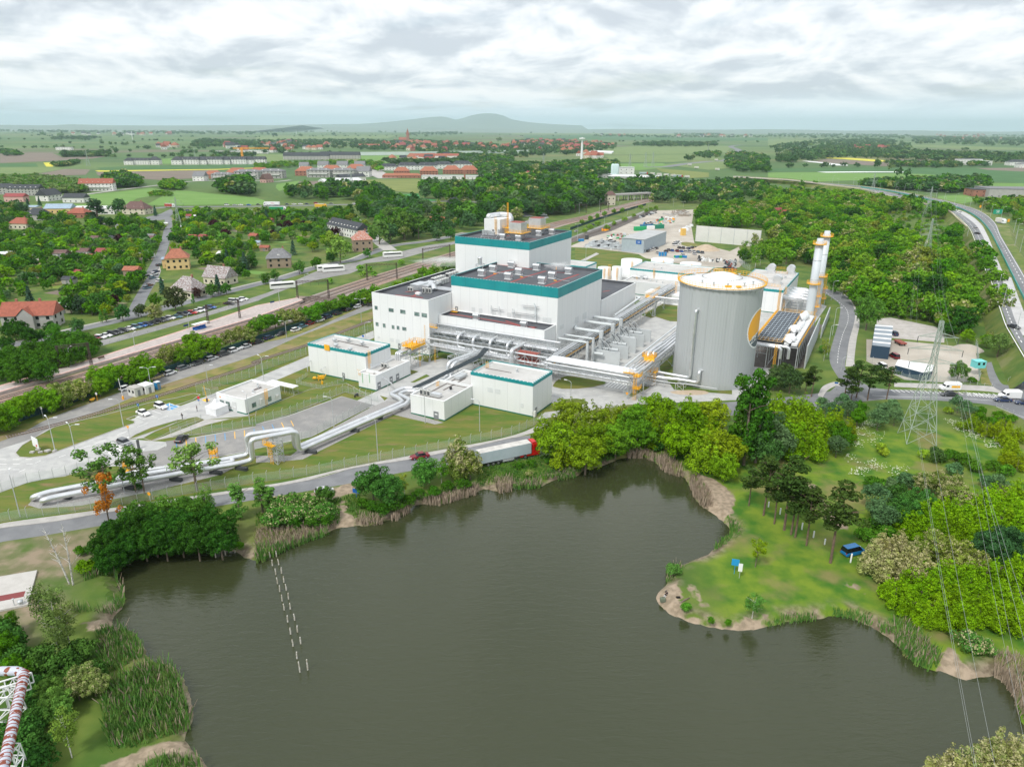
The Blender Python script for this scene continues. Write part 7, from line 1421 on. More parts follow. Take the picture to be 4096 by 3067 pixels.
CC_={'white':(.80,.80,.80),'black':(.02,.02,.025),'grey':(.16,.17,.18),'silver':(.48,.49,.50),'red':(.50,.02,.02),'dark red':(.20,.01,.02),'blue':(.02,.12,.42),'navy':(.015,.03,.09),'gold':(.42,.34,.16),'teal':(.10,.20,.25),'dark grey':(.07,.075,.08),'brown':(.20,.08,.04),'bright blue':(.01,.20,.50)}
def dp(o,c):
 o.color=(*c,1)
 for k in b3(o):dp(k,c)
def cy(kind,p,yaw,cm,label,group=None,z=0,P=None,cat='car'):
 b4=(P or CARP)[kind];q=Vector((p[0],p[1],(p[2]if len(p)>2 else 0)+z+.03));b3(b4)
 c=CC_[cm]if isinstance(cm,str)else cm
 if b4.name not in USED:USED.add(b4.name);b4.location=q;b4.rotation_euler=(0,0,yaw);dp(b4,c);o=b4;aK(o,label,cat,group)
 else:o=dQ(b4,q,yaw,None,label,group,(*c,1));o['category']=cat;o.color=(*c,1)
 if group is None and 'group'in o:del o['group']
 return o
ORD=['first','second','third','fourth','fifth','sixth','seventh','eighth','ninth','tenth','eleventh','twelfth','13th','14th','15th','16th','17th','18th','19th','20th','21st','22nd','23rd','24th','25th','26th','27th','28th','29th','30th']
def aI(i):return ORD[i]if i<len(ORD)else str(i+1)+'th'
BY=rD(61.5)
row=[('5',830,555,'dark red'),('5',870,548,'white'),('5',920,532,'white'),('5',975,517,'black'),('5',1025,505,'dark grey'),('5',1070,489,'black'),('5',1125,474,'white'),('5',1180,460,'teal'),('5',1230,447,'blue'),('5',1277,436,'navy'),('5',1325,422,'black'),('5',1380,407,'black'),('5',1428,394,'grey'),('5',1472,381,'white'),('5',1530,370,'teal'),('5',1572,352,'dark grey'),('5',1617,344,'navy'),('5',1663,335,'red'),('5',1703,322,'white'),('5',1745,314,'white'),('5',1788,298,'dark grey'),('5',1826,288,'blue'),('5',1980,255,'black'),('5',2020,236,'white'),('5',2062,230,'white'),('5',2103,217,'white')]
for i,(t,x,y,c)in eN(row):cy(('hatch','suv','saloon','estate')[i*7%4]if i!=23 else 'van',G(t,x,y),rD(-12+(i%3)*2),c,'%s %s, %s from the left in the row across the tracks beyond the platform'%(c,'van'if i==23 else 'car',aI(i)),'cars parked beyond the platform')
row=[('5',1092,990,'white','hatch'),('5',1230,950,'black','saloon'),('5',1350,895,'gold','van'),('5',1470,857,'white','hatch'),('5',1588,812,'grey','estate'),('5',1703,775,'dark grey','suv'),('5',1830,732,'silver','estate'),('5',1928,696,'dark grey','van'),('5',2023,662,'white','suv'),('5',2120,630,'silver','saloon'),('5',2203,592,'black','suv'),('6',20,590,'black','suv'),('6',115,552,'navy','estate'),('6',217,520,'black','saloon'),('6',347,483,'white','estate'),('6',402,455,'teal','saloon'),('6',472,428,'dark red','hatch'),('6',550,401,'white','suv'),('6',622,373,'navy','suv'),('6',707,343,'black','hatch'),('6',793,310,'black','suv'),('6',875,284,'white','hatch'),('6',937,262,'dark grey','saloon'),('6',985,240,'red','hatch')]
for i,(t,x,y,c,k)in eN(row):cy(k,G(t,x,y),BY+(pi if i%4==1 else 0),c,'%s car, %s from the left in the row along the dark fence'%(c,aI(i)),'cars parked along the dark fence')
for k,t,x,y,yw,c,l_ in(('saloon','5',1240,1205,-32,'white','white saloon parked left of the blue disabled bay'),('suv','5',1393,1148,-32,'white','white off-road car right beside the blue disabled bay'),('estate','5',1080,1462,-30,'grey','grey estate car driving over the zebra crossing'),('saloon','5',1572,1428,88,'black','black saloon standing alone on the empty car park'),('saloon','b',1412,500,203,'dark red','dark red saloon on the road behind the flowering locust'),('hatch','b',590,805,20,'silver','silver car with red tail lights half hidden by a bush on the lay-by'),('van','d',730,1325,20,'bright blue','blue family car parked on the grass beside the bollards'),('saloon','8',1562,1042,178,'black','black car on the road below the white and yellow van'),('saloon','8',2025,1090,175,'navy','dark car in front of the white van at the junction'),('saloon','8',2205,1115,170,'navy','dark blue car cut by the right edge of the picture'),('van','8',1088,715,92,'dark red','maroon van parked on the gravel yard'),('suv','8',1085,518,90,'navy','dark blue car beside the striped shed roof'),('suv','8',1000,492,90,'black','black car behind the striped shed roof'),('van','8',980,800,90,'white','white van behind the pines by the junction')):cy(k,G(t,x,y),rD(yw),c,l_)
for i,(x,y,c,k)in eN(((1783,1008,'silver','suv'),(1803,1050,'black','saloon'),(1843,1160,'silver','saloon'),(2020,1592,'navy','suv'),(938,688,'white','hatch'),(1605,812,'white','suv'),(1445,800,'silver','saloon'),(1130,712,'dark grey','saloon'),(1650,868,'white','hatch'))):cy(k,G('4',x,y,MZ),rD(100 if y>900 else 150),c,('silver off-road car leading on the slip lane','black car following on the slip lane','silver saloon midway down the slip lane','dark blue car on the lane beside the paved strip','white car on the motorway bridge','white car beside the start of the teal barrier','silver car behind the parapet on the bridge end','dark grey car on the far bridge lane','white hatchback beside the teal barrier')[i],'cars on the motorway')
cy('saloon',G('8',2125,458,MZ),rD(-78),'black','black saloon on the lower motorway lane near the right edge','cars on the motorway')
for i,(x,y,c)in eN(((1375,1325,'dark grey'),(1348,1382,'navy'),(1332,1405,'white'),(1318,1435,'teal'),(1290,1500,'brown'),(1272,1522,'teal'),(1380,1462,'white'))):cy(('hatch','saloon','suv')[i%3],G('1',x,y),rD(72),c,'%s car parked on the garden street, %s from the far end'%(c,aI(i)),'cars on the garden street')
yc=[(x,516+(i%3)*3,('black','dark grey','navy')[i%3])for i,x in eN((880,913,957,990,1025,1065,1100,1140,1175))]+[(820,540,'blue'),(862,543,'dark red'),(898,546,'blue'),(932,548,'silver'),(965,550,'silver'),(1003,548,'silver'),(1038,552,'teal'),(1073,558,'grey'),(790,535,'dark grey'),(700,560,'silver'),(768,548,'dark grey'),(1010,568,'silver'),(910,578,'silver')]
for i,(x,y,c)in eN(yc):cy(('hatch','suv','saloon')[i%3],G('z',x,y),rD(95+i%5),c,'%s car in the storage yard car park, %s'%(c,(aI(i)+' from the left in the upper row')if i<9 else(aI(i-9)+' of those below the upper row')),'cars in the storage yard')
for i,(x,y,k)in eN(((850,492,'van'),(862,480,'van'),(876,470,'suv'),(640,538,'suv'),(618,545,'hatch'),(664,530,'van'),(690,522,'hatch'))):cy(k,G('z',x,y),rD(10 if i<3 else 60),'white'if i in(0,1,2,3,5)else 'dark grey','%s %s'%('white'if i in(0,1,2,3,5)else 'grey',('van nearest in the cluster by the weeds','van second in the cluster by the weeds','car farthest in the cluster by the weeds','car parked at the corner of the site offices','car left of the white one at the site offices','van parked along the site offices','car last along the site offices')[i]),'cars in the storage yard')
for i,(t,x,y,c)in eN((('z',10,375,'silver'),('z',110,335,'black'),('z',150,322,'navy'),('z',185,310,'dark grey'),('z',205,303,'black'),('2',1820,1068,'white'))):cy('saloon',G(t,x,y),rD(60),c,'%s car beyond the tower, %s along the street behind the hall'%(c,aI(i)),'cars behind the hall')
for i,(t,x,y,c)in eN([('1',1960,803,'white'),('1',2030,805,'silver'),('1',2080,803,'white'),('1',2150,803,'blue'),('2',20,800,'dark grey'),('2',270,798,'navy'),('2',330,797,'white'),('2',385,796,'white'),('2',440,795,'navy'),('2',520,790,'red'),('2',590,797,'gold'),('2',650,792,'grey'),('2',855,790,'white'),('3',950,706,'silver'),('3',1530,695,'black'),('3',230,845,'white')]):cy('van'if i in(0,9)else 'saloon',G(t,x,y),rD(0),c,'%s car on the main road beyond the gardens, %s from the left'%(c,aI(i)),'cars on the main road')
for i in rN(46):
 t_=i/45;p=G('1',1520+t_*690 if i<30 else 1530+(i-30)*45,(862 if i<30 else 850));cy('hatch'if i%2 else 'saloon',p,rD(80+bA.uniform(-15,15)),(bA.choice([(.03,.03,.04),(.10,.11,.12),(.3,.3,.31),(.25,.03,.03),(.03,.06,.15),(.6,.6,.6)])),'old car standing in the scrap yard row beside the main road','scrap yard cars',cat='car')
def coach(P=None):
 t=aa('coach',(0,0,0));b=cx(MB(),[(-6,1.15,.45,3.),(-5.9,1.25,.3,3.3),(5.2,1.25,.3,3.3),(5.85,1.22,.35,3.1),(6,1.1,.5,1.4)],((-1,0),(-1,.9),(-.85,1),(.85,1),(1,.9),(1,0)));b.bd('body',bo,t)
 for s in(-1,1):MB().box((-.2,s*1.255,1.9),(10.6,.03,.75)).bd('side_window',bF,t)
 MB().add([(6.01,-1.1,1.3),(6.01,1.1,1.3),(5.7,1.1,3.1),(5.7,-1.1,3.1)],((0,1,2,3),(3,2,1,0))).bd('windscreen',bF,t);MB().box((-1,0,3.3),(2.2,1.4,.22)).box((-4.6,0,3.3),(1.4,1.4,.2)).bd('roof_unit',ah,t);bB(t,(-3.6,3.8),.5,1.2);return t
CO={'coach':coach()}
for x,y,yw,l_ in((232,1520,25,'white coach standing alone nearest the station platform'),(625,1368,22,'white coach, rear one of the touching pair'),(672,1375,24,'white coach, front one of the touching pair'),(1182,1250,22,'white coach parked under the tall trees')):cy('coach',G('2',x,y),rD(yw),(.78,.78,.76),l_,'white coaches on the gravel strip',P=CO,cat='coach')
def cK(L=6,h=2.5,nm='delivery_van'):
 t=aa(nm,(0,0,0));l=L/2;cx(MB(),[(-l,.95,.4,h-.1),(-l+.1,1,.3,h),(l-1.9,1,.3,h),(l-1.,.97,.3,1.35),(l-.1,.9,.35,1.05),(l,.8,.4,.9)],((-1,0),(-1,.85),(-.88,1),(.88,1),(1,.85),(1,0))).bd('body',bo,t)
 MB().add([(l-.98,-.85,1.38),(l-.98,.85,1.38),(l-1.85,.8,h-.15),(l-1.85,-.8,h-.15)],((0,1,2,3),(3,2,1,0))).bd('windscreen',bF,t)
 for s in(-1,1):MB().box((l-1.75,s*1.005,1.25),(.8,.02,.6)).bd('side_window',bF,t)
 bB(t,(-l*.6,l*.6),.34,.97);return t
VP={'v':cK()};o=cy('v',G('8',1565,992),rD(180),'white','white delivery van with an orange side stripe on the junction road',P=VP,cat='van');b3(o);st_=MB().box((-1.2,1.02,1.),(2.6,.02,.7)).box((-1.2,-1.02,1.),(2.6,.02,.7));s_=st_.bd('stripe',au);s_.parent=o;s_.location=(0,0,0)
v2=cK();VP2={'v':v2};cy('v',G('8',2080,1062),rD(180),'white','white van with a roof rack waiting at the junction',P=VP2,cat='van');cy('v',G('3',275,893),rD(5),'white','white minibus parked by the trees beyond the tower',P=VP2,cat='van')
def bK(cabc,boxc,L=13.6,nm='articulated_lorry',cab=True,top=ah,parts=True):
 t=aa(nm,(0,0,0));m=MB().box((-L/2,0,1.15),(L,2.5,2.75));m.bd('trailer',boxc,t);m=MB().box((-L/2,0,3.9),(L-.1,2.4,.03)).bd('trailer_roof',top,t);MB().box((-L/2,0,.95),(L-.5,1.2,.2)).box((-L*.45,1.2,.5),(3,.1,.5)).box((-L*.45,-1.2,.5),(3,.1,.5)).bd('chassis',ac,t)
 for x in(-L+2.2,-L+3.5,-L+4.8):bB(t,(x,),.5,1.2)
 c=MB();cx(c,[(.35,1.22,.6,3.5),(.6,1.25,.55,3.7),(1.6,1.25,.5,3.65),(2.3,1.23,.45,2.9),(2.45,1.15,.45,2.)],((-1,0),(-1,.9),(-.9,1),(.9,1),(1,.9),(1,0)));c.box((-1.2,0,.6),(3.4,2.3,.35)).add([(.5,-1.2,3.6),(.5,1.2,3.6),(1.5,.9,3.95),(1.5,-.9,3.95),(.3,-1.2,3.95),(.3,1.2,3.95)],((0,1,2,3),(3,2,5,4),(0,3,4),(1,5,2)));c.bd('cab',cabc,t)
 MB().add([(2.42,-1.05,1.75),(2.42,1.05,1.75),(2.2,1.,2.8),(2.2,-1.,2.8)],((0,1,2,3),(3,2,1,0))).box((1.5,1.26,1.8),(1.,.02,.8)).box((1.5,-1.26,1.8),(1.,.02,.8)).bd('cab_window',bF,t);bB(t,(-1.6,1.7),.52,1.2);return t
el=mat('lorry_red',(.60,.012,.01),rough=.3);dN=mat('trailer_grey',(.42,.50,.53),(.46,.53,.56),.5,.5)
lr=bK(el,dN,top=mat('trailer_top',(.62,.60,.56),(.50,.48,.45),.6,.7));p0=G('b',1990,560);p1=G('c',205,468);yw=atan2(p1.y-p0.y,p1.x-p0.x);lr.location=(p1.x-1.9*cos(yw),p1.y-1.9*sin(yw),.04);lr.rotation_euler=(0,0,yw);aK(lr,'red articulated lorry with a grey trailer on the factory road','lorry')
def ci(o,p,yaw,label,cat,group=None,z=.03):o.location=Vector((p[0],p[1],(p[2]if len(p)>2 else 0)+z));o.rotation_euler=(0,0,yaw);return aK(o,label,cat,group)
wl=bK(ah,ah);ci(wl,G('2',90,806),pi,'white lorry with red lettering on the main road','lorry');lt=a7('Raben',(0,0,0),1.5,0,mat('letter_red',(.6,.02,.02),rough=.5),'lettering',rot=(rD(90),0,pi));del lt['kind'];lt.parent=wl;lt.location=(-7,1.27,2.6)
gl=bK(ah,mat('trailer_green',(.01,.28,.10),rough=.5));ci(gl,G('2',240,850),0,'green trailer lorry parked below the main road','lorry');yl=bK(au,mat('trailer_yellow',(.70,.42,.03),rough=.5),9);ci(yl,G('2',590,826),0,'yellow lorry parked below the main road','lorry');rl=bK(ah,mat('load_red',(.42,.07,.05),rough=.6),7);ci(rl,G('1',1490,822),0,'flat lorry with a rust red load by the roundabout','lorry')
bt_=bK(ah,mat('box_cream',(.68,.64,.56),rough=.6),6);ci(bt_,G('4',2022,960,MZ),rD(-80),'white box lorry on the outer motorway ramp','lorry')
for i,(t,x,y,yw)in eN((('3',1540,462,20),('3',1600,486,10),('3',1780,502,5),('3',1770,418,10))):
 o=dQ(bt_,G(t,x,y)+av(.4),rD(yw),None,('first','second','third','farthest')[i]+' white lorry on the distant motorway junction','lorries on the distant junction',cat='lorry');o['category']='lorry'
for i in rN(14):
 x=1160+(i%7)*60;y=535+(i//7)*48+(i%7)*5;o=dQ(lr if i%5==0 else bt_,G('3',x,y),rD(15),None,'lorry parked in the distant depot, %s from the left'%aI(i),'lorries in the depot',cat='lorry')
 # ================================================================ fences, lamps, masts
def af(name,P,lab,h=2.3,step=2.5,panel=.22,m=None,top=True):
 t=aa(name,P[0],lab,'fence');Q=ax(P,step);m=m or mat('fence_green_grey',(.42,.50,.44),rough=.6);w_=MB();z=.1
 while z<h:w_.tube([q+av(z)for q in P],.022,4);z+=panel
 w_.bd('wire_panel',m,t);pm=None
 for i,q in eN(Q[:99]):
  if pm is None:k=MB().bar((q.x,q.y,0),(q.x,q.y,h),.05,6);(k.bar((q.x,q.y,h),(q.x+.25,q.y+.12,h+.4),.045,6)if top else None);pm=k.bd('post',ac,t);base=q
  else:c=pm.copy();cV.objects.link(c);c.parent=t;c.location=V3(q.x-base.x,q.y-base.y,0)
 return t
af('wire_fence',al('a -200,865 0,840 205,805 650,750 980,700 b 0,712 440,652 800,577 1460,455 2211,302 7 310,1250'),'long pale wire fence between the factory road and the lawn',step=2.9);af('wire_fence',al('5 1700,1015 2211,872 6 0,848 440,690'),'wire fence beside the old siding behind the gatehouse',2.6);af('wire_fence',al('6 640,600 1010,478'),'wire fence running on behind the left teal building',2.6)
af('wire_fence',al('5 1480,1395 1760,1378 2211,1306 6 0,1284 280,1212 770,1012 1060,1100'),'wire fence around the upper side of the empty car park');af('wire_fence',al('a -100,605 0,580 230,500 560,440 800,365'),'wire fence between the junction and the pipe end');af('wire_fence',al('a 1010,350 1110,372'),'short wire fence by the yellow step-over at the car park');af('wire_fence',al('6 1000,1130 760,1255 480,1400 240,1470 0,1490'),'faint wire fence between the car park and the twin pipes')
af('wire_fence',al('5 1470,1362 1680,1285 1745,1245'),'short wire fence on the grass strip near the white tent',1.6,2.5,.2,top=False);af('wire_fence',al('6 350,935 450,870'),'low fence on the left of the gas pad',1.4,2,top=False);af('wire_fence',al('6 350,940 560,985 760,925 745,870'),'low fence around the front of the gas pad',1.4,2,top=False);af('wire_fence',al('7 960,1050 1080,1060 1110,1120'),'wire fence below the yellow ladder tower',2.2,2)
af('wire_fence',al('8 850,740 1180,905 1500,928 1825,915 1800,650 1790,600'),'wire fence round the gravel yard',2,3);af('metal_railing',al('8 1620,935 1960,965'),'pale railing along the pavement below the gravel yard',1.1,2,.5,ac,False);af('metal_railing',al('8 2070,925 2120,885 2211,872 2400,870'),'pale railing curving at the junction on the right',1.3,2,.6,ac,False);af('metal_railing',al('8 1970,1130 2100,1190 2230,1250'),'pale railing along the lower edge of the junction',1.1,2,.5,ac,False)
af('wire_fence',al('3 1960,1290 2000,1340 2060,1370'),'mesh fence curving behind the process building',3,2.5)
af('wire_fence',al('5 860,615 1500,440 2211,225'),'low mesh fence along the coach strip above the platform',1.3,4,.4,top=False)
DFP=al('5 -150,1375 0,1325 800,1040 1500,820 2211,580 6 0,573 500,410 1000,205 6 1250,140');t=aa('screen_fence',DFP[0],'long dark green screen fence behind the parked cars','fence');aV(MB(),DFP,0,2.,.08).bd('screen',mat('screen_green',(.008,.045,.05),(.015,.06,.06),.5,.8),t);m=MB();[m.box((q.x,q.y,0),(.12,.12,2.15))for q in ax(DFP,3)];m.bd('post',aT,t)
DF2=al('z -40,360 180,280 430,200 600,150');t=aa('screen_fence',DF2[0],'dark green screen fence between the tracks and the yard street','fence');aV(MB(),DF2,0,2.,.08).bd('screen',MC['screen_green'],t)
def hgt(b,t,x,y):
 o=bZ[t];v=o[1]+y*o[2];lo,hi=0,90
 for _ in rN(40):
  mm=(lo+hi)/2
  if px((b.x,b.y,mm))[1]>v:lo=mm
  else:hi=mm
 return lo
em={}
def dO(kind,b,h,yaw,lab,group,z=0):
 k=(kind,round(h));
 if k not in em:
  t=aa('street_lamp',(0,0,0));H=round(h);m=MB().tube([(0,0,0),(0,0,H*.6),(0,0,H-.5)],[.11,.085,.06],8)
  A={'one':[0],'two':[0,pi],'fork':[.4,-.4+pi],'stem':[]}[kind]
  for a in A:m.tube([(0,0,H-.6),(cos(a)*.5,sin(a)*.5,H-.1),(cos(a)*1.4,sin(a)*1.4,H)],.05,6)
  m.bd('pole',ac,t)
  for a in A:MB().box((cos(a)*1.8,sin(a)*1.8,H-.05),(.95,.3,.13),a).bd('lamp_head',mat('lamp_white',(.72,.73,.74),rough=.4),t)
  if kind=='stem':MB().box((0,0,H-.4),(.6,.4,.3)).bd('lamp_head',MC.get('lamp_white')or mat('lamp_white',(.72,.73,.74),rough=.4),t)
  em[k]=t;o=t;o.location=b+av(z);o.rotation_euler=(0,0,yaw);aK(o,lab,'street lamp',group);b3(o)
 else:o=dQ(em[k],b+av(z),yaw,None,lab,group,cat='street lamp');o['category']='street lamp'
 if group:o['group']=group
 return o
for i,(kd,t1,bx,by,ty,yw,l_)in eN((('fork','5',665,1590,1290,-20,'twin-arm lamp in front of the grass island, right of two'),('fork','5',478,1525,1240,-20,'twin-arm lamp on the grass island near the white board'),('one','5',1067,1308,1070,200,'single-arm lamp at the corner of the small parking bay'),('one','5',1795,935,772,0,'lamp on the verge by the old siding'),('fork','5',2160,1290,1010,-20,'twin-arm lamp in front of the gatehouse'),('two','5',1308,985,790,10,'twin-headed lamp beside the white huts'),('fork','6',68,910,710,-20,'twin-arm lamp behind the gatehouse'),('two','6',268,575,400,10,'twin-headed lamp on the street verge left of the pump building'),('two','6',912,412,200,10,'twin-headed lamp by the street at the hall corner'),('one','6',1055,1605,1250,170,'lamp on the lawn beside the long wire fence'),('one','6',675,1328,1065,170,'lamp at the lower edge of the car park'),('one','6',1462,1280,985,170,'lamp in front of the low annex door'),('one','6',1932,1350,1075,170,'lamp on the lawn in front of the switchgear block'),('one','7',505,1110,925,150,'lamp beside the bend of the works road'),('one','7',1672,985,830,170,'lamp at the foot of the grey tank'),('one','a',175,790,400,120,'lamp by the fence at the pipe ends'),('one','a',1077,585,285,100,'lamp between the two thin trees and the pipes'),('one','6',1260,625,485,180,'lamp in front of the hall doors'),('one','6',945,540,410,0,'lamp behind the pump building roof'),('one','8',510,690,440,0,'lamp on the verge of the curved road by the birch'),('one','8',555,520,285,0,'lamp midway along the curved road'),('one','8',630,830,700,0,'lamp at the lower bend of the curved road'),('one','8',545,215,50,0,'lamp at the top of the curved road'),('one','8',628,210,160,0,'lamp on the outer side of the curved road'),('one','8',478,290,110,160,'lamp beside the stack platforms'),('one','5',1168,640,490,90,'lamp on the station platform, middle one'),('one','5',620,805,625,90,'lamp on the station platform, left one'),('one','5',1638,490,345,90,'lamp on the platform beside the shelter'),('one','2',205,1660,1535,90,'lamp at the far end of the platform'),('one','2',424,1475,1388,0,'lamp on the coach strip'))):
 b=G(t1,bx,by);h=hgt(b,t1,bx,ty);dO(kd,b,max(4,min(h,12)),rD(yw),l_,'street lamps around the works')
for i,(x,y,ty)in eN(((945,625,500),(20,455,315),(248,318,240),(445,232,180),(622,200,130),(832,160,85),(916,165,125),(515,195,82),(378,185,125),(35,222,125),(205,190,98),(1170,700,610),(90,622,515),(470,700,640))):b=G('z',x,y);dO('two'if i<8 else 'one',b,max(4,min(12,hgt(b,'z',x,ty))),.2,'lamp post in or beside the storage yard, %s placed along it'%aI(i),'lamps around the storage yard')
mwl=[(430,625,540),(605,640,560),(785,650,580),(960,690,610),(1115,725,635),(1265,755,660),(1400,790,705),(1525,820,745),(1615,890,775),(1672,1010,880),(1720,1070,900)]
for i,(x,y,ty)in eN(mwl):b=G('4',x,y,MZ);dO('one',V3(b.x,b.y,0),10,2.4,'lamp along the near side of the motorway, %s from the left'%aI(i),'lamps along the near motorway edge',z=MZ)
mwl=[('4',280,600,530),('4',555,612,545),('4',735,630,560),('4',920,655,585),('4',1100,680,600),('4',1175,690,620),('4',1290,705,630),('4',1310,690,640),('4',1450,745,665),('4',1520,770,705),('4',1610,790,705),('4',1690,830,730),('4',1740,830,740),('4',1840,860,765),('4',1920,900,790),('4',2010,920,815),('4',2120,1040,925),('4',2140,1090,965),('4',2130,1150,1015),('4',2175,1205,1070),('8',1970,200,45),('8',2020,290,130),('8',2060,430,290),('8',2130,540,400)]
for i,(t,x,y,ty)in eN(mwl):b=G(t,x,y,MZ);dO('one',V3(b.x,b.y,0),10,-.6 if t=='4'else 1.,'lamp on the outer side of the motorway, %s counted down the curve'%aI(i),'lamps along the outer motorway edge',z=MZ)
for i,(t,x0,y0,x1,y1,l_)in eN((('5',530,828,795,798,'rusty catenary portal over the left end of the platform'),('5',1802,437,2075,390,'rusty catenary portal behind the platform shelter'),('2',362,1612,630,1598,'catenary portal at the far platform end'),('2',962,1450,1218,1438,'catenary portal beside the parked pair of coaches'),('2',1443,1300,1676,1262,'catenary portal nearest the tower block'),('3',545,875,640,870,'catenary portal beyond the tower'),('3',765,865,850,840,'catenary portal by the signal box'))):
 A,B=G(t,x0,y0),G(t,x1,y1);d_=(B-A);d_.z=0;p=aa('catenary_portal',A,l_,'catenary mast','catenary portals');H=8.5;rm=mat('rusty_iron',(.075,.05,.045),rough=.8)
 B=A+d_.normalized()*min(d_.length,22)
 for q in(A,B):a8(MB(),q,0,H,.7,.45,9,.05).bd('mast',rm,p)
 m=MB();aW(m,A,B,H-.9,H-.1,1.2,.06);aW(m,A+V3(.3,.3,0),B+V3(.3,.3,0),H-.9,H-.1,1.2,.06)
 for k_ in(.2,.45,.7):q=A.lerp(B,k_);m.bar(q+av(H-.9),q+av(6),.05)
 m.bd('beam',rm,p)
m_py=mat('pylon_green',(.36,.42,.37),rough=.6)
def bM(b,H,W0,yaw,lab,arms=((.70,4.2),(.79,5.2),(.885,4.)),r=.09,group=None):
 t=aa('power_pylon',b,lab,'pylon',group);m=MB();lv=[0,.13,.26,.38,.5,.6,.68,.75,.82,.89,.95,1];wf=lambda q:W0*max(.10,(1-q/.68)*.82+.16)if q<.68 else W0*(.16-.06*(q-.68)/.32)
 c=[(-1,-1),(1,-1),(1,1),(-1,1)];rot=lambda x,y:V3(x*cos(yaw)-y*sin(yaw),x*sin(yaw)+y*cos(yaw),0);Q=lambda k,q:b+rot(c[k][0]*wf(q)/2,c[k][1]*wf(q)/2)+av(H*q)
 for i in rN(len(lv)-1):
  q0,q1=lv[i],lv[i+1]
  for k in rN(4):
   j=(k+1)%4;m.bar(Q(k,q0),Q(k,q1),r);m.bar(Q(k,q0),Q(j,q1),r*.6);m.bar(Q(j,q0),Q(k,q1),r*.6);m.bar(Q(k,q1),Q(j,q1),r*.5)
 m.bd('tower',m_py,t);en=[]
 for q,L_ in arms:
  for s in(-1,1):
   m=MB();e=b+rot(s*L_,0)+av(H*q);en.append(e)
   for k in((0,3)if s<0 else(1,2)):m.bar(Q(k,q),e,r*.6);m.bar(Q(k,q+.035),e,r*.6)
   m.bar(Q(0 if s<0 else 1,q),(e+Q(3 if s<0 else 2,q))/2,r*.4);m.bd('crossarm',m_py,t);m=MB();m.bar(e,e-av(1.6),.09,6);m.bd('insulator',aT,t)
 en.append(b+av(H));return t,en
pb=G('8',1283,1420);P0,E0=bM(pb,31.5,7.2,rD(-10),'large green steel pylon in the flower meadow',arms=((.66,5.4),(.77,6.2),(.87,4.6)))
PY2,E2=bM(G('4',1345,1320),27,6,rD(-10),'green pylon rising from the wood inside the motorway curve',arms=((.66,4.4),(.77,5.2),(.87,4.)));PY3,E3=bM(G('4',1370,905),27,6,rD(-10),'farther pylon beside the motorway in line with the others');PY4,E4=bM(G('4',890,740),28,6,rD(-5),'distant pylon behind the motorway bridge')
bM(G('1',1550,1005),24,4.5,.3,'pylon at the top of the garden street',r=.11);
for i,(t,x,y)in eN((('3',1015,500),('3',1150,475),('3',1215,470),('1',1690,430),('2',830,690),('3',270,500),('1',765,465),('3',1690,360))):bM(G(t,x,y),30,7,.3,'distant pylon in the fields, %s of a scattered few'%aI(i),r=.16,group='distant pylons')
def dq(A,B,sag,r,lab,grp='power lines'):
 P=[A.lerp(B,i/16)-V3(0,0,sag*4*(i/16)*(1-i/16))for i in rN(17)];o=MB().tube(P,r,5).bd('power_line',mat('wire_metal',(.34,.36,.36),rough=.6),None,P[0]);return aK(o,lab,'power line',grp)
low=av(1.6);nmx=['lower left','lower right','middle left','middle right','upper left','upper right','earth']
for i in rN(7):
 a,b_,c_,d_=E0[i],E2[i],E3[i],E4[i];l_=low if i<6 else av(0);dq(a-l_,b_-l_,7,.013,nmx[i]+' conductor from the meadow pylon back to the wood pylon');dq(b_-l_,c_-l_,6,.018,nmx[i]+' conductor between the wood pylon and the motorway pylon')
for i,(x,y,z)in eN(((1832,1656,21),(2200,1130,21),(1852,1656,23),(2211,860,24),(2022,1656,27),(2211,360,27),(2211,60,31))):
 e=G('h',x,y,z);a=E0[i]-(low if i<6 else av(0));f=a+(e-a)*1.25;dq(a,f,2.2,.013,nmx[i]+' conductor running from the meadow pylon over the wood and lake')
eo=mat('skin',(.55,.33,.24),rough=.6);ds=mat('dark_clothes',(.02,.022,.03),rough=.85);m_wc=mat('white_clothes',(.75,.76,.8),rough=.8)
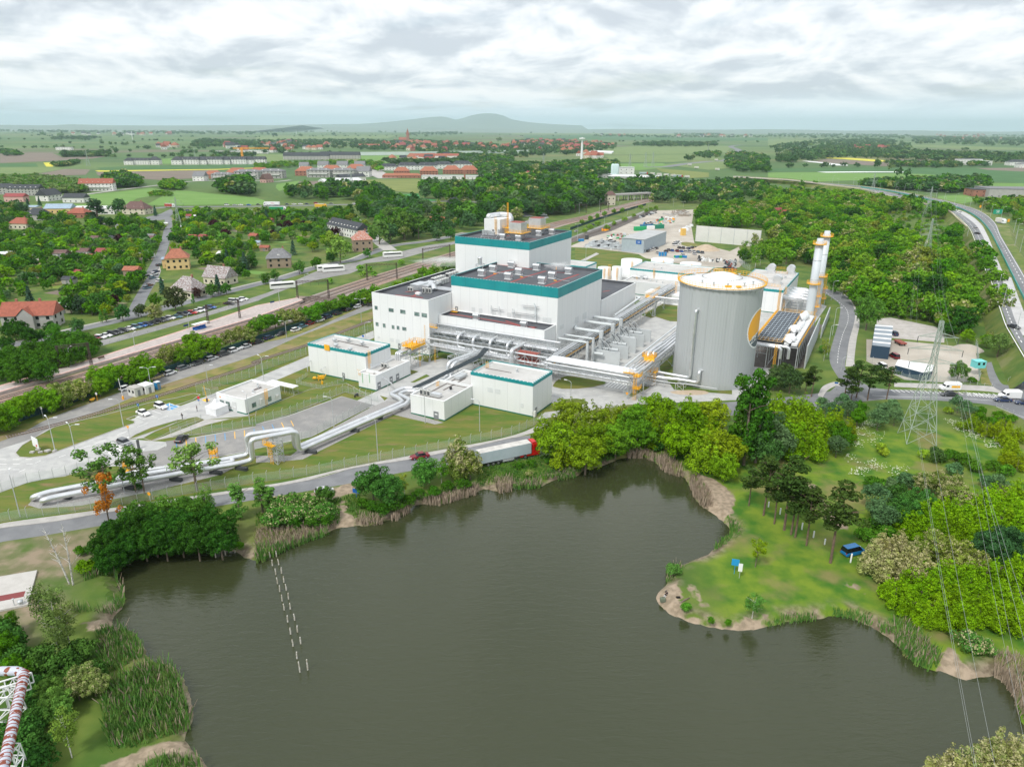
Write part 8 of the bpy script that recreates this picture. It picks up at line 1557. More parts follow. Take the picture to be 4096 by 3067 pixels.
def cz(p,yaw,J,lab,top=ds,legs=ds):
 t=aa('person',p,lab,'person');ed=[('pel','spi'),('spi','che'),('che','nec'),('nec','hea'),('hea','cro'),('che','shl'),('shl','ell'),('ell','hal'),('che','shr'),('shr','elr'),('elr','har'),('pel','hil'),('hil','knl'),('knl','anl'),('anl','tol'),('pel','hir'),('hir','knr'),('knr','anr'),('anr','tor')]
 R=dict(pel=.15,spi=.13,che=.16,nec=.06,hea=.10,cro=.09,shl=.075,ell=.05,hal=.045,shr=.075,elr=.05,har=.045,hil=.10,knl=.07,anl=.05,tol=.045,hir=.10,knr=.07,anr=.05,tor=.045);ks=list(R);me=bpy.data.meshes.new('body');me.from_pydata([J[k]for k in ks],[(ks.index(a),ks.index(b))for a,b in ed],[]);o=bk('body',me)
 sk=o.modifiers.new('s','SKIN');o.modifiers.new('u','SUBSURF').levels=1;
 lay=me.skin_vertices[0]if me.skin_vertices else None
 if lay is None:
  bm=bmesh.new();bm.from_mesh(me);bm.verts.layers.skin.verify();bm.to_mesh(me);bm.free();lay=me.skin_vertices[0]
 for i,k in eN(ks):lay.data[i].radius=(R[k],R[k]*(.75 if k in('spi','che','pel')else 1));
 lay.data[0].use_root=True;dg=bpy.context.evaluated_depsgraph_get();nm_=bpy.data.meshes.new_from_object(o.evaluated_get(dg));bpy.data.objects.remove(o);nm_.name='body'
 for m in(eo,top,legs):nm_.materials.append(m)
 hz=J['pel'][2];nk=Vector(J['nec']);fr=[Vector(J['hal']),Vector(J['har'])]
 for f in nm_.polygons:c=f.center;f.material_index=0 if(c-Vector(J['hea'])).length<.17 or min((c-q).length for q in fr)<.1 else(1 if c.z>hz-.02 and(c-Vector(J['che'])).length<.6 else 2)
 b=bk('body',nm_);b.parent=t;MB().lathe(Vector(J['hea'])+p*0,[(.115,.02),(.11,.1),(.07,.155),(0,.17)],12).bd('hair',aT).parent=t;t.rotation_euler=(0,0,yaw);return t
walk=dict(pel=(0,0,.95),spi=(0,0,1.12),che=(.02,0,1.35),nec=(.03,0,1.52),hea=(.05,0,1.62),cro=(.05,0,1.72),shl=(.02,.2,1.44),ell=(-.08,.27,1.18),hal=(.05,.28,.95),shr=(.02,-.2,1.44),elr=(.08,-.27,1.18),har=(.24,-.25,1.),hil=(0,.1,.9),knl=(.16,.1,.5),anl=(.22,.1,.09),tol=(.38,.1,.05),hir=(0,-.1,.9),knr=(-.04,-.1,.5),anr=(-.26,-.1,.12),tor=(-.12,-.1,.05))
dX=dict(walk);dX.update(knl=(.03,.11,.5),anl=(0,.12,.08),tol=(.16,.14,.05),knr=(.03,-.11,.5),anr=(0,-.12,.08),tor=(.16,-.14,.05),hal=(.2,.1,1.15),har=(.2,-.1,1.15))
sit=dict(pel=(0,0,.32),spi=(.02,0,.5),che=(.1,0,.74),nec=(.15,0,.9),hea=(.2,0,1.),cro=(.21,0,1.1),shl=(.1,.2,.83),ell=(.22,.25,.6),hal=(.42,.16,.6),shr=(.1,-.2,.83),elr=(.22,-.25,.6),har=(.42,-.16,.6),hil=(.03,.1,.28),knl=(.42,.14,.5),anl=(.6,.12,.1),tol=(.75,.12,.06),hir=(.03,-.1,.28),knr=(.42,-.14,.45),anr=(.7,-.12,.1),tor=(.85,-.12,.06))
cz(G('5',1705,1178),rD(200),dX,'person in dark clothes standing near the white tent');cz(G('5',1577,1243),rD(250),walk,'person in dark clothes walking on the entry road');cz(G('g',1335,175,-.4),rD(230),sit,'person in a dark top and white trousers sitting on the sandy point',ds,m_wc)
def dP(name,tt,x,y,size,m,lab,cat,yaw=.4,lid=None):
 p=G(tt,x,y,-.3);p.z=-.5;t=aa(name,p,lab,cat);cx(q:=MB(),[(-size[0]/2,size[1]*.42,0,size[2]*.85),(-size[0]*.4,size[1]/2,0,size[2]),(size[0]*.4,size[1]/2,0,size[2]),(size[0]/2,size[1]*.42,0,size[2]*.85)]);q.v=[(a+p.x,b+p.y,c+p.z)for a,b,c in q.v];q.bd('body',m,t);MB().tube([(p.x-size[0]*.25,p.y,p.z+size[2]),(p.x,p.y,p.z+size[2]*1.25),(p.x+size[0]*.25,p.y,p.z+size[2])],.03,5).bd('handle',aT,t);return t
dP('rucksack','g',1302,215,(.9,.7,.7),mat('olive_cloth',(.14,.16,.11),rough=.9),'grey olive rucksack on the sand at the point','bag');dP('box','g',1360,208,(.5,.45,.35),au,'small orange box on the sand at the point','box');dP('cool_bag','g',1435,203,(.9,.8,.5),bn,'black and white bag beside the grass at the point','bag');dP('bucket','g',1441,248,(.4,.4,.35),mat('orange_cap',(.85,.35,.04)),'orange bucket by the drift log at the point','bucket')
lg=G('g',1490,220);aK(MB().tube([lg+V3(-1,-.6,-.1),lg+av(.15),lg+V3(1.,.7,.1)],[.12,.16,.08],8).bd('drift_log',bV,None,lg),'dark drift log at the edge of the grass on the point','log')
ep=mat('weathered_post',(.62,.60,.55),(.38,.34,.26),3,.9)
pp_=[('a',1863,1142),('a',1947,1120),('a',2030,1100),('b',122,1360),('b',177,1350),('b',142,1428),('b',196,1420),('b',171,1505),('b',221,1495),('b',186,1583),('b',241,1572),('b',206,1652),('f',262,130),('f',226,222),('f',281,205),('f',244,300),('f',297,292),('f',274,402),('f',334,388),('f',299,508),('f',358,490),('f',320,612),('f',386,590),('f',354,718),('f',379,835),('f',447,815)]
for i,(t,x,y)in eN(pp_):p=G(t,x,y,-1.);h=1.25 if i<24 else 1.9;o=aK(MB().tube([(p.x,p.y,-2.2),(p.x+.02,p.y,-1+h*.5),(p.x+.05*(i%3-1),p.y,-1+h)],[.12,.11,.09],7).bd('mooring_post',ep,None,p),'pale wooden post in the lake, %s from the shore reeds'%aI(i-3)if i>2 else 'pale wooden post by the dirt gap, %s from the left'%aI(i),'post','old jetty posts')
for i,(x,y,h)in eN(((3,922,1.2),(103,985,1.4),(291,1117,1.5),(391,1185,1.4),(488,1246,1.2),(712,1400,1.8),(843,1493,2.4))):p=G('d',x,y);aK(MB().lathe(p,[(.14,0),(.14,h),(.10,h+.06),(0,h+.06)],12).bd('bollard',ah,None,p),'white bollard on the park grass, %s from the left'%aI(i),'bollard','white bollards in the park')
def aN(tt,x,y,h,w_,hh,mb_,lab,yaw=-.3,shape='rect',post=ac,name='road_sign',mark=None):
 p=G(tt,x,y);t=aa(name,p,lab,'sign');MB().bar(p,p+av(h+hh*.5),.05,8).bd('post',post,t);c=p+av(h);u=V3(cos(yaw),sin(yaw),0);z=av(1);n_=V3(sin(yaw),-cos(yaw),0)*.06
 V={'rect':[(-.5,-.5),(.5,-.5),(.5,.5),(-.5,.5)],'tri':[(0,-.5),(.5,.5),(-.5,.5)],'round':[(.5*cos(i*pi/8),.5*sin(i*pi/8))for i in rN(16)]}[shape];m=MB();k=len(V);m.add([c+n_+u*a*w_+z*b*hh for a,b in V]+[c+n_*.3+u*a*w_+z*b*hh for a,b in V],[tuple(rN(k)),tuple(reversed(rN(k,2*k)))]+[(i,k+i,k+(i+1)%k,(i+1)%k)for i in rN(k)]);m.bd('panel',mb_,t)
 if mark:l_=a7(mark,c+n_*1.3,hh*.8,0,ah,'lettering',t,rot=(rD(90),0,yaw))
 return t
bG=mat('sign_blue',(.02,.13,.45),rough=.5);m_rs=mat('sign_red',(.60,.02,.03),rough=.5);bH=mat('sign_orange',(.92,.40,.02),rough=.5)
aN('5',1205,1195,2.6,.7,.7,bG,'blue parking sign with a white P behind the white saloon',mark='P');aN('5',1368,1120,2.6,.8,.8,bG,'blue parking sign with a white P above the off-road car',mark='P');aN('5',1120,1395,2.6,1.,.9,bH,'orange give-way triangle on the tip of the grass',shape='tri');aN('5',1725,1125,2.4,.9,.9,m_rs,'red no-entry sign by the barrier',shape='round');aN('5',1722,1120,1.5,.7,.7,bG,'round blue arrow sign under the red one',shape='round')
aN('5',700,1600,2.4,.8,.8,aT,'small dark sign panel in front of the zebra crossing');aN('5',930,1540,2.4,.9,.9,aT,'dark sign panel beside the zebra crossing');aN('5',375,1235,3.,.8,.8,aM,'round pale sign backs on a pole before the dark fence',shape='round');aN('5',843,1085,2.2,.8,.8,ah,'white round sign above an orange post by the street',shape='round',post=bH);aN('6',927,560,1.5,.9,.9,bG,'round blue no-stopping sign behind the pump building',shape='round');aN('7',990,1075,1.8,.9,.9,bH,'orange give-way sign at the works gate',shape='tri')
aN('b',868,840,1.6,1.6,1.,bG,'blue board at the start of the dirt path to the water',post=bG,name='notice_board');aN('c',1918,1498,2.4,1.3,1.3,mat('board_blue',(.02,.30,.62),rough=.5),'bright blue double board on the park lawn',post=MC['board_blue'],name='notice_board');aN('c',1962,1535,2.2,.7,1.6,ah,'white panel sign on the park lawn',name='notice_board');aN('a',1300,660,1.9,.8,.8,bH,'small orange sign back on the verge',shape='round');aN('8',580,1000,2.6,1.,.5,bG,'blue street sign at the junction');aN('8',2190,960,1.4,.7,.7,bG,'round blue sign by the railing',shape='round')
aN('4',1975,900,4.5,9,4.2,mat('motorway_green',(.01,.33,.20),rough=.5),'large green motorway sign on the outer ramp',yaw=.1,name='motorway_sign',mark='S8');aN('2',145,1680,2.3,2.2,.7,mat('station_blue',(.01,.04,.16),rough=.5),'dark blue station name board at the far platform end',yaw=1.,name='station_board')
for i,(x,y)in eN(((690,775),(1615,490))):aN('5',x,y,2.6,2.2,.7,MC['station_blue'],('dark station name board near the bench','dark station name board beside the shelter')[i],yaw=1.,name='station_board')
for x,y,l_ in((1830,835,'orange temporary sign on the outer motorway verge'),(2072,960,'orange temporary sign by the motorway ramp bend')):aN('4',x,y,2.6,1.6,2.4,bH,l_,name='road_sign')
t=aa('site_board',G('5',345,1530),'tilted white board on concrete blocks at the tip of the island','board');p=G('5',350,1535);m=MB().box(p+V3(-1.6,1.2,1.),(3.2,.12,2.5),rD(-35));m.bd('panel',ah,t);m=MB();[m.box(p+V3(-2+i*1.,.8*(i%2),.0+.4*(i%3==1)),(.95,.7,.4),.3*i)for i in rN(6)];m.bd('concrete_block',aw,t);MB().box(p+V3(-1.1,.75,1.3),(.5,.1,.5),rD(-35)).bd('emblem',m_rs,t)
tn=aa('tent',G('5',1880,1180),'white pointed marquee tent in front of the gatehouse','tent');c=G('5',1880,1190);u=EA*2.1;v=EB*2.1;z=av(1);dt=mat('tent_fabric',(.80,.80,.82),(.74,.75,.77),.8,.6);m=MB();cs=[c-u-v,c+u-v,c+u+v,c-u+v];m.add(cs+[q+z*2.3 for q in cs],((0,1,5,4),(1,2,6,5),(2,3,7,6),(3,0,4,7)));m.bd('side_wall',dt,tn);m=MB();R_=[]
for k,(s,h)in eN(((1.06,2.2),(.7,2.65),(.35,3.3),(.08,4.4))):R_+=[c+(q-c)*s+z*h for q in cs]
m.add(R_,[(k*4+j,k*4+(j+1)%4,(k+1)*4+(j+1)%4,(k+1)*4+j)for k in rN(3)for j in rN(4)]);m.bd('canopy',dt,tn)
def hut(p,sz,yaw,m,lab,roofm=None,name='site_hut',cat='hut',win=True,dr=True):
 t=aa(name,p,lab,cat);m_=MB().box(p,sz,yaw);m_.bd('wall',m,t);MB().box(p+av(sz[2]),(sz[0]+.2,sz[1]+.2,.12),yaw).bd('roof',roofm or aM,t);u=V3(cos(yaw),sin(yaw),0);v=V3(-sin(yaw),cos(yaw),0)
 if win:
  for k in(-.25,.25):MB().box(p-v*(sz[1]/2+.01)+u*sz[0]*k+z*1.1,(.8,.05,.8),yaw).bd('window',bF,t)
 if dr:MB().box(p+u*(sz[0]/2+.01),(.05,.8,1.9),yaw).bd('door',bU,t)
 return t
hut(G('5',1175,1035),(3.4,2.6,2.5),bN,aM,'cream guard hut with windows beside the old siding',aw);hut(G('5',1268,1010),(3.6,2.8,2.5),bN,ah,'white storage hut right of the guard hut',ah);cT=mat('toilet_blue',(.01,.22,.50),rough=.4);hut(G('5',1365,985),(1.2,1.2,2.3),bN,cT,'blue portable toilet on the dry verge',ah,'portable_toilet','toilet',False)
for i in rN(3):hut(G('z',718+i*24,580),(1.3,1.3,2.3),bN,cT,'blue portable toilet in the storage yard, %s of three'%('left','middle','right')[i],cT,'portable_toilet','toilet',False)
for p,l_,h in((G('5',1065,1075),'raised red and white barrier arm on an orange box by the guard hut',6.5),(G('5',1790,1095),'raised yellow barrier arm by the works entrance',5)):t=aa('road_barrier',p,l_,'barrier');MB().box(p,(.4,.4,1.1)).bd('housing',bH if h>6 else aT,t);MB().bar(p+z*.9,p+V3(-.3,0,h),.07).bd('arm',ah if h>6 else au,t)
p=G('5',1010,1545);t=aa('road_barrier',p,'white barrier arm lowered across the entrance by the zebra crossing','barrier');q=G('5',1200,1500);MB().bar(p+z*2.,q+z*2.6,.07).bd('arm',ah,t);MB().box(q,(.5,.4,2.4)).bd('housing',aT,t)
t=aa('turnstile_gate',G('5',1790,1040),'pale turnstile cage at the end of the siding fence','gate');p=G('5',1790,1045);m=MB()
for i in rN(9):m.bar(p+EA*(i*.4-1.8),p+EA*(i*.4-1.8)+z*2.4,.04);m.bar(p+EA*1.6+EB*(i*.35),p+EA*1.6+EB*(i*.35)+z*2.4,.04)
m.bar(p-EA*1.8+z*2.4,p+EA*1.6+z*2.4,.05);m.bar(p-EA*1.8+z*.1,p+EA*1.6+z*.1,.05);m.bd('cage',ac,t)
t=aa('platform_shelter',G('5',1735,465,.9),'blue and white shelter on the station platform','shelter');p=G('5',1735,465,.95);u=EB*3;v=-EA*.9;MB().box(p+z*2.3,(6.4,2.2,.15),BY).bd('roof',ah,t);m=MB().box(p+v,(6,.08,1.2),BY).box(p+z*.0,(5,.6,.5),BY);m.bd('bench_panel',bG,t);m=MB();[m.bar(p+u*k+v,p+u*k+v+z*2.3,.07)for k in(-1,-.33,.33,1)];m.bd('frame',ac,t)
t=aa('bench',G('5',880,730,.9),'bench on the left part of the station platform','bench');p=G('5',880,728,.95);MB().box(p+z*.42,(2.2,.5,.07),BY).bd('seat',bV,t);MB().box(p+z*.5-EA*.25,(2.2,.06,.45),BY).bd('backrest',bV,t);[MB().box(p+EB*k,(.08,.45,.42),BY).bd('leg',ac,t)for k in(-.8,.8)]
for tt,x,y,l_ in(('6',868,1050,'black motorcycle parked on the corner of the car park'),('5',800,1092,'yellow and black moped by the orange post')):
 p=G(tt,x,y);t=aa('motorcycle',p,l_,'motorcycle');[MB().bar(p+EB*k+EA*-.07+z*.32,p+EB*k+EA*.07+z*.32,.32,14).bd('wheel',cw,t)for k in(-.7,.7)];cx(m:=MB(),[(-.75,.12,.6,.85),(-.2,.2,.35,.95),(.4,.2,.4,1.05),(.8,.1,.6,1.)]);m.v=[(p.x+a*cos(BY)-b*sin(BY),p.y+a*sin(BY)+b*cos(BY),p.z+c_)for a,b,c_ in m.v];m.bd('body',aT if tt=='6'else au,t);MB().bar(p+EB*.55-EA*.35+z*1.1,p+EB*.55+EA*.35+z*1.1,.03).bd('handlebar',ac,t)
ru=bpy.data.materials.new('rusty_pipe');ru.use_nodes=True;n_=ru.node_tree.nodes;l_=ru.node_tree.links;b_=n_['Principled BSDF'];dv(b_,'Roughness',.55)
tc_=n_.new('ShaderNodeAttribute');tc_.attribute_name='along';dR=n_.new('ShaderNodeTexNoise');dv(dR,'Scale',1.6);dv(dR,'Detail',5);gg=n_.new('ShaderNodeNewGeometry');l_.new(gg.outputs['Position'],dR.inputs[0])
sn=aO('SINE',aO('MULTIPLY',tc_.outputs['Fac'],4.6,T=ru.node_tree),T=ru.node_tree);ad=aO('ADD',aO('MULTIPLY',sn,.16,T=ru.node_tree),dR.outputs[0],T=ru.node_tree);mr_=n_.new('ShaderNodeMapRange');l_.new(ad,mr_.inputs[0]);dv(mr_,1,.58);dv(mr_,2,.62)
mx_=n_.new('ShaderNodeMix');mx_.data_type='RGBA';l_.new(mr_.outputs[0],mx_.inputs[0]);dv(mx_,6,(.50,.53,.60,1));dv(mx_,7,(.22,.055,.025,1));l_.new(mx_.outputs[2],b_.inputs['Base Color'])
rp_=aa('rusty_pipeline',G('e',100,1300),'raised grey pipe with peeling rust bands on white trestles, lower left corner','pipeline');ZP=6.5;P=[G('e',-300,830,ZP),G('e',215,825,ZP),G('e',20,1700,ZP)];P.append(P[2]+(P[2]-P[1])*.8)
def du(P,r,bend):
 m=MB();m.tube(P,r,20,bend=bend);o=m.bd('pipe',ru,rp_);me=o.data;at=me.attributes.new('along','FLOAT','POINT');nv=len(me.vertices);ring=20;q=[Vector(m.v[i*20])for i in rN((nv-40)//20)];d=0;L_=[]
 for i in rN(len(q)):
  if i:d+=(q[i]-q[i-1]).length
  L_+=[d]*20
 L_+=[0]*(nv-len(L_));at.data.foreach_set('value',L_)
A_=P[1];Bv=P[2];du([P[0],P[0].lerp(A_,.5),A_-(A_-P[0]).normalized()*1.2,A_+V3(-.35,-.25,0),A_+(Bv-A_).normalized()*1.2]+[A_.lerp(Bv,k/30)for k in rN(3,30)]+[P[3]],.62,None)
m=MB()
for k in rN(1,30):q=A_.lerp(Bv,k/30);d=(Bv-A_).normalized();m.bar(q-d*.05,q+d*.05,.66,16)
m.bd('joint_ring',aY,rp_);m=MB();q=P[1].lerp(P[2],.12)-EA*.2-z*.7;q=V3(q.x-1.6,q.y-1.2,0);a8(m,q,0,5.8,2.6,2.,3,.09);aW(m,q+V3(-1.5,-1,0),q+V3(2.4,1.4,0),5.,6.6,1.,.08);aW(m,q+V3(-1.5,.6,0),q+V3(2.,2.6,0),5.,6.6,1.,.08)
m.bd('trestle',ah,rp_);m=MB();q2=P[1].lerp(P[2],.75);a8(m,V3(q2.x,q2.y,0),0,5.8,1.8,1.4,3,.08);m.bd('trestle',ah,rp_)
p=G('a',180,1545,.35);t=aK(MB().cyl(p,.35,.5,14).lathe(p+z*.5,[(.45,0),(.45,.2),(0,.3)],14).bd('vent_cowl',ac,None,p),'round metal cowl on the pale concrete slab','vent');p=G('a',125,1555,.35);aK(MB().cyl(p,.07,1.2,8).lathe(p+z*1.2,[(.2,0),(.2,.1),(0,.1)],10).bd('vent_pipe',ac,None,p),'thin vent pipe with a cap on the pale concrete slab','vent')
for i,(bx,by,tx,ty)in eN(((600,1368,372,890),(632,1378,530,850))):
 b=G('a',bx,by);h=hgt(b,'a',bx,ty);e=G('a',tx,ty,h);tr=aa('dead_birch',b,('leaning bare white birch, left of the two dead trees','upright bare white birch, right of the two dead trees')[i],'tree','dead birches');m=MB();m.tube([b,b.lerp(e,.5)+V3(.15,0,0),e],[.16,.11,.03],8);m.bd('trunk',bW,tr);rg=random.Random(i);m=MB()
 for k in rN(16):s=b.lerp(e,.3+.65*k/16);a=rg.uniform(0,6.28);L_=rg.uniform(.6,2.)*(1.2-k/18);q=s+V3(cos(a)*L_,sin(a)*L_,L_*.8);m.tube([s,s.lerp(q,.5)+av(.1),q],[.045,.03,.012],5);m.tube([s.lerp(q,.6),s.lerp(q,.6)+V3(cos(a+1)*.4,sin(a+1)*.4,.5)],.015,4)
 m.bd('branch',bW,tr)
sd=aa('striped_shed',G('8',960,620),'dark blue shed with a grey roof striped white on the gravel yard','shed');Pb=[G('8',*q)for q in((880,712),(1035,730),(1058,560),(905,548))];Hh=4.4;m=MB().prism([V2(q)for q in Pb],0,Hh);m.bd('wall',mat('shed_blue',(.02,.05,.09),rough=.5),sd);m=MB()
e0,e1,e2,e3=[V3(q.x,q.y,Hh+.02)for q in Pb];m.add([e0,e1,e2+z*1.,e3+z*1.,e0+z*.15,e1+z*.15,e2+z*1.15,e3+z*1.15],((4,5,6,7),(0,4,7,3),(1,2,6,5),(0,1,5,4),(3,7,6,2)));rf=m.bd('roof',mat('shed_roof',(.24,.28,.32),rough=.5),sd);m=MB()
for k in rN(5):s0=k/5+.12;s1=s0+.06;m.add([e0.lerp(e3+z,s0)+z*.17,e1.lerp(e2+z,s0)+z*.17,e1.lerp(e2+z,s1)+z*.17,e0.lerp(e3+z,s1)+z*.17],((0,1,2,3),))
m.bd('white_stripe',ah,rf);
ls=aa('dark_shed',G('8',1200,880),'long dark blue low shed with a white roof behind the pines','shed');Pb=[G('8',*q)for q in((1085,850),(1320,915),(1400,905),(1420,850),(1110,800))];MB().prism([V2(q)for q in Pb],0,2.8).bd('wall',MC['shed_blue'],ls);MB().prism([V2(q)for q in Pb],2.81,2.95).bd('roof',ah,ls)
hut(G('8',1795,860),(3.4,2.6,2.2),.1,mat('turquoise',(.18,.62,.62),rough=.5),'turquoise hut on stilts at the corner of the gravel yard',MC['turquoise'],'lookout_hut');o=bpy.data.objects['lookout_hut'];o.location.z=2.6;q=G('8',1795,860);mm=MB();[mm.bar(V3(q.x+a,q.y+b,-2.6),V3(q.x+a,q.y+b,0),.1)for a in(-1.4,1.4)for b in(-1,1)];l2=mm.bd('leg',MC['turquoise'],o,None)
fb=aa('flatbed_trailer',G('8',1138,600),'brown flatbed trailer on the gravel yard','trailer');p=G('8',1138,600);MB().box(p+z*.8,(2.3,5,.5),.05).bd('deck',aY,fb);[MB().bar(p+V3(k,j,.4),p+V3(k*1.15,j,.4),.4,12).bd('wheel',cw,fb)for k in(-.9,.9)for j in(-1.6,1.6)]
aK(MB().lathe(G('8',1730,640),[(5,0),(3.5,.9),(1.2,1.6),(0,1.7)],20).bd('rubble_heap',bQ,None,G('8',1730,640)),'pale gravel heap at the back corner of the yard','heap');aK(MB().lathe(G('z',1110,525),[(9,0),(6,1.6),(2,3.2),(0,3.4)],24).bd('sand_heap',cr,None,G('z',1110,525)),'sand heap beside the weeds in the storage yard','heap')
def dY(c,s,lab,d=.10):
 bm=bmesh.new();bmesh.ops.create_icosphere(bm,subdivisions=3,radius=1);me=bpy.data.meshes.new('steam');bm.to_mesh(me);bm.free();o=bk('steam',me);o.location=c;o.scale=s;o.rotation_euler=(0,0,rD(200));M=bpy.data.materials.new('steam');M.use_nodes=True;T=M.node_tree;T.nodes.clear();v=T.nodes.new('ShaderNodeVolumePrincipled');dv(v,'Color',(1,1,1,1))
 tc=T.nodes.new('ShaderNodeTexCoord');n=T.nodes.new('ShaderNodeTexNoise');dv(n,'Scale',2.2);dv(n,'Detail',4);T.links.new(tc.outputs['Object'],n.inputs[0]);l=T.nodes.new('ShaderNodeVectorMath');l.operation='LENGTH';T.links.new(tc.outputs['Object'],l.inputs[0])
 a=aO('SUBTRACT',1.,l.outputs['Value'],T=T);q=aO('MULTIPLY',aO('MAXIMUM',aO('SUBTRACT',aO('ADD',n.outputs[0],aO('MULTIPLY',a,.5,T=T),T=T),.62,T=T),.0,T=T),d*22,T=T);T.links.new(q,v.inputs['Density']);oo=T.nodes.new('ShaderNodeOutputMaterial');T.links.new(v.outputs[0],oo.inputs['Volume']);me.materials.append(M);aK(o,lab,kind='stuff')
dY(G('u',850,590,27.5),(7,2.4,2.),'thin white steam drifting over the hall roof');dY(G('p',740,470,22),(19,3.5,3.2),'white steam trailing from the roof outlet over the tracks',.06)
# ================================================================ houses and the distance
RC={'red':(.36,.11,.07),'orange':(.40,.15,.09),'dark':(.055,.06,.07),'grey':(.22,.22,.23),'brown':(.16,.09,.08),'white':(.72,.73,.73),'blue':(.35,.45,.55),'maroon':(.32,.07,.07)}
WC={'white':(.76,.75,.72),'cream':(.66,.60,.48),'yellow':(.72,.52,.25),'brown':(.33,.25,.18),'grey':(.42,.41,.39),'brick':(.36,.16,.11),'pink':(.68,.42,.38)}
def eq(c):return mat('roof_'+c,RC[c],tuple(q*.78 for q in RC[c]),.9,.85,bump=.02,bsc=2)
cL=mat('patched_roof',(.36,.34,.34),(.22,.15,.14),1.3,.9,lo=.42,hi=.58,c3=(.55,.54,.53),sc3=1.6,lo3=.55,hi3=.62);dw=mat('patched_red_roof',(.42,.17,.12),(.50,.40,.36),1.2,.9,lo=.5,hi=.6)
def cU(c):return mat('render_'+c,WC[c],tuple(q*.9 for q in WC[c]),.3,.85)
def cj(m,L,w_,h,rh,kind,o=.5,dz=0):
 x,y=L/2+o,w_/2+o;t=.12
 if kind=='gable':V=[(-x,-y,h-.2),(x,-y,h-.2),(x,y,h-.2),(-x,y,h-.2),(-x,0,h+rh),(x,0,h+rh)];F=((0,1,5,4),(2,3,4,5),(0,4,3),(1,2,5),(0,3,2,1))
 elif kind=='hip':k=min(x,y)*.8;V=[(-x,-y,h-.1),(x,-y,h-.1),(x,y,h-.1),(-x,y,h-.1),(-x+k,0,h+rh),(x-k,0,h+rh)];F=((0,1,5,4),(2,3,4,5),(0,4,3),(1,2,5),(0,3,2,1))
 elif kind=='flat':V=[(-x,-y,h),(x,-y,h),(x,y,h),(-x,y,h),(-x,-y,h+.3),(x,-y,h+.3),(x,y,h+.3),(-x,y,h+.3)];F=((4,5,6,7),(0,1,5,4),(1,2,6,5),(2,3,7,6),(3,0,4,7))
 m.add([(a,b,c+dz)for a,b,c in V],F);return m
def aX(L,w_,h,rh,roof,wall,kind='gable',floors=2,nwin=4,chim=1,cross=False,name='house',rm=None,dorm=0,balc=False):
 t=aa(name,(0,0,0));m=MB().box((0,0,0),(L,w_,h))
 if kind=='gable':m.add([(-L/2,-w_/2,h),(-L/2,w_/2,h),(-L/2,0,h+rh*.95),(L/2,-w_/2,h),(L/2,w_/2,h),(L/2,0,h+rh*.95)],((0,2,1),(3,4,5)))
 if cross:m.box((0,-w_/2-.6,0),(L*.3,1.6,h));m.add([(-L*.15,-w_/2-1.4,h),(L*.15,-w_/2-1.4,h),(0,-w_/2-1.4,h+rh*.6)],((0,1,2),))
 m.bd('wall',cU(wall),t);r=cj(MB(),L,w_,h,rh,kind)
 if cross:r.add([(-L*.17,-w_/2-1.7,h-.1),(L*.17,-w_/2-1.7,h-.1),(0,-w_/2-1.7,h+rh*.66),(-L*.17,0,h-.1),(L*.17,0,h-.1),(0,0,h+rh*.66)],((0,2,5,3),(1,4,5,2)))
 ro=r.bd('roof',rm or eq(roof),t)
 for i in rN(chim):MB().box((L*(.2-.45*i),.4,h+rh*.4),(.8,.7,rh*.6+1.)).bd('chimney',cU('brick'),ro)
 wm=None;g=MB().box((0,0,0),(1.2,.08,1.3))
 for f in rN(floors):
  for i in rN(nwin):
   for s in(-1,1):
    x=-L/2+L*(i+.5)/nwin
    if cross and s<0 and abs(x)<L*.18:continue
    p=(x,s*(w_/2+.01),.9+f*(h/floors))
    if wm is None:wm=g.bd('window',bF,t);wm.location=p
    else:c=wm.copy();cV.objects.link(c);c.parent=t;c.location=p
  for s in(-1,1):
   for y in((-w_/4,w_/4)if floors<4 else(0,)):c=wm.copy();cV.objects.link(c);c.parent=t;c.location=(s*(L/2+.01),y,.9+f*(h/floors));c.rotation_euler=(0,0,pi/2)
 for i in rN(dorm):x=-L/2+L*(i+.5)/dorm;d=MB().box((x,-w_*.3,h+rh*.12),(1.3,1.6,1.3));d.bd('dormer',cU('white'),ro)
 if balc:MB().box((0,-w_/2-.6,h*.45),(L*.8,1.2,.9)).bd('balcony',aM,t)
 return t
def am(tt,x,y,yaw,lab,*a,cat='house',**k):t=aX(*a,**k);p=G(tt,x,y);t.location=(p.x,p.y,0);t.rotation_euler=(0,0,rD(yaw));aK(t,lab,cat);return t
am('5',300,440,8,'old rendered house with a red tiled roof and front gable',19,9,5.5,4.5,'red','grey',chim=2,cross=True,nwin=5);am('5',1640,175,-22,'derelict white house with a patched grey roof, left of two',13,10,3.6,5.5,'grey','cream','hip',1,rm=cL,nwin=4);am('5',1910,70,-22,'derelict white house with a patched grey roof, right of two',14,9,3.8,5,'grey','cream','gable',1,rm=cL)
am('1',1545,1345,20,'yellow villa with a bright orange roof beside the garden street',12,10,6.5,4.5,'orange','yellow','hip',2,chim=2);am('1',1480,1335,20,'yellow side wing with a pale roof at the orange-roofed villa',8,7,5,.6,'blue','yellow','flat',1,2,0);am('2',205,1330,15,'brown rendered villa with a grey hipped roof and dormer',13,10,5.6,4.8,'grey','brown','hip',2,3,1,dorm=1);am('2',920,1190,20,'square brown villa with a mottled red pyramid roof',12,11,7.5,5,'red','brown','hip',2,3,1,rm=dw)
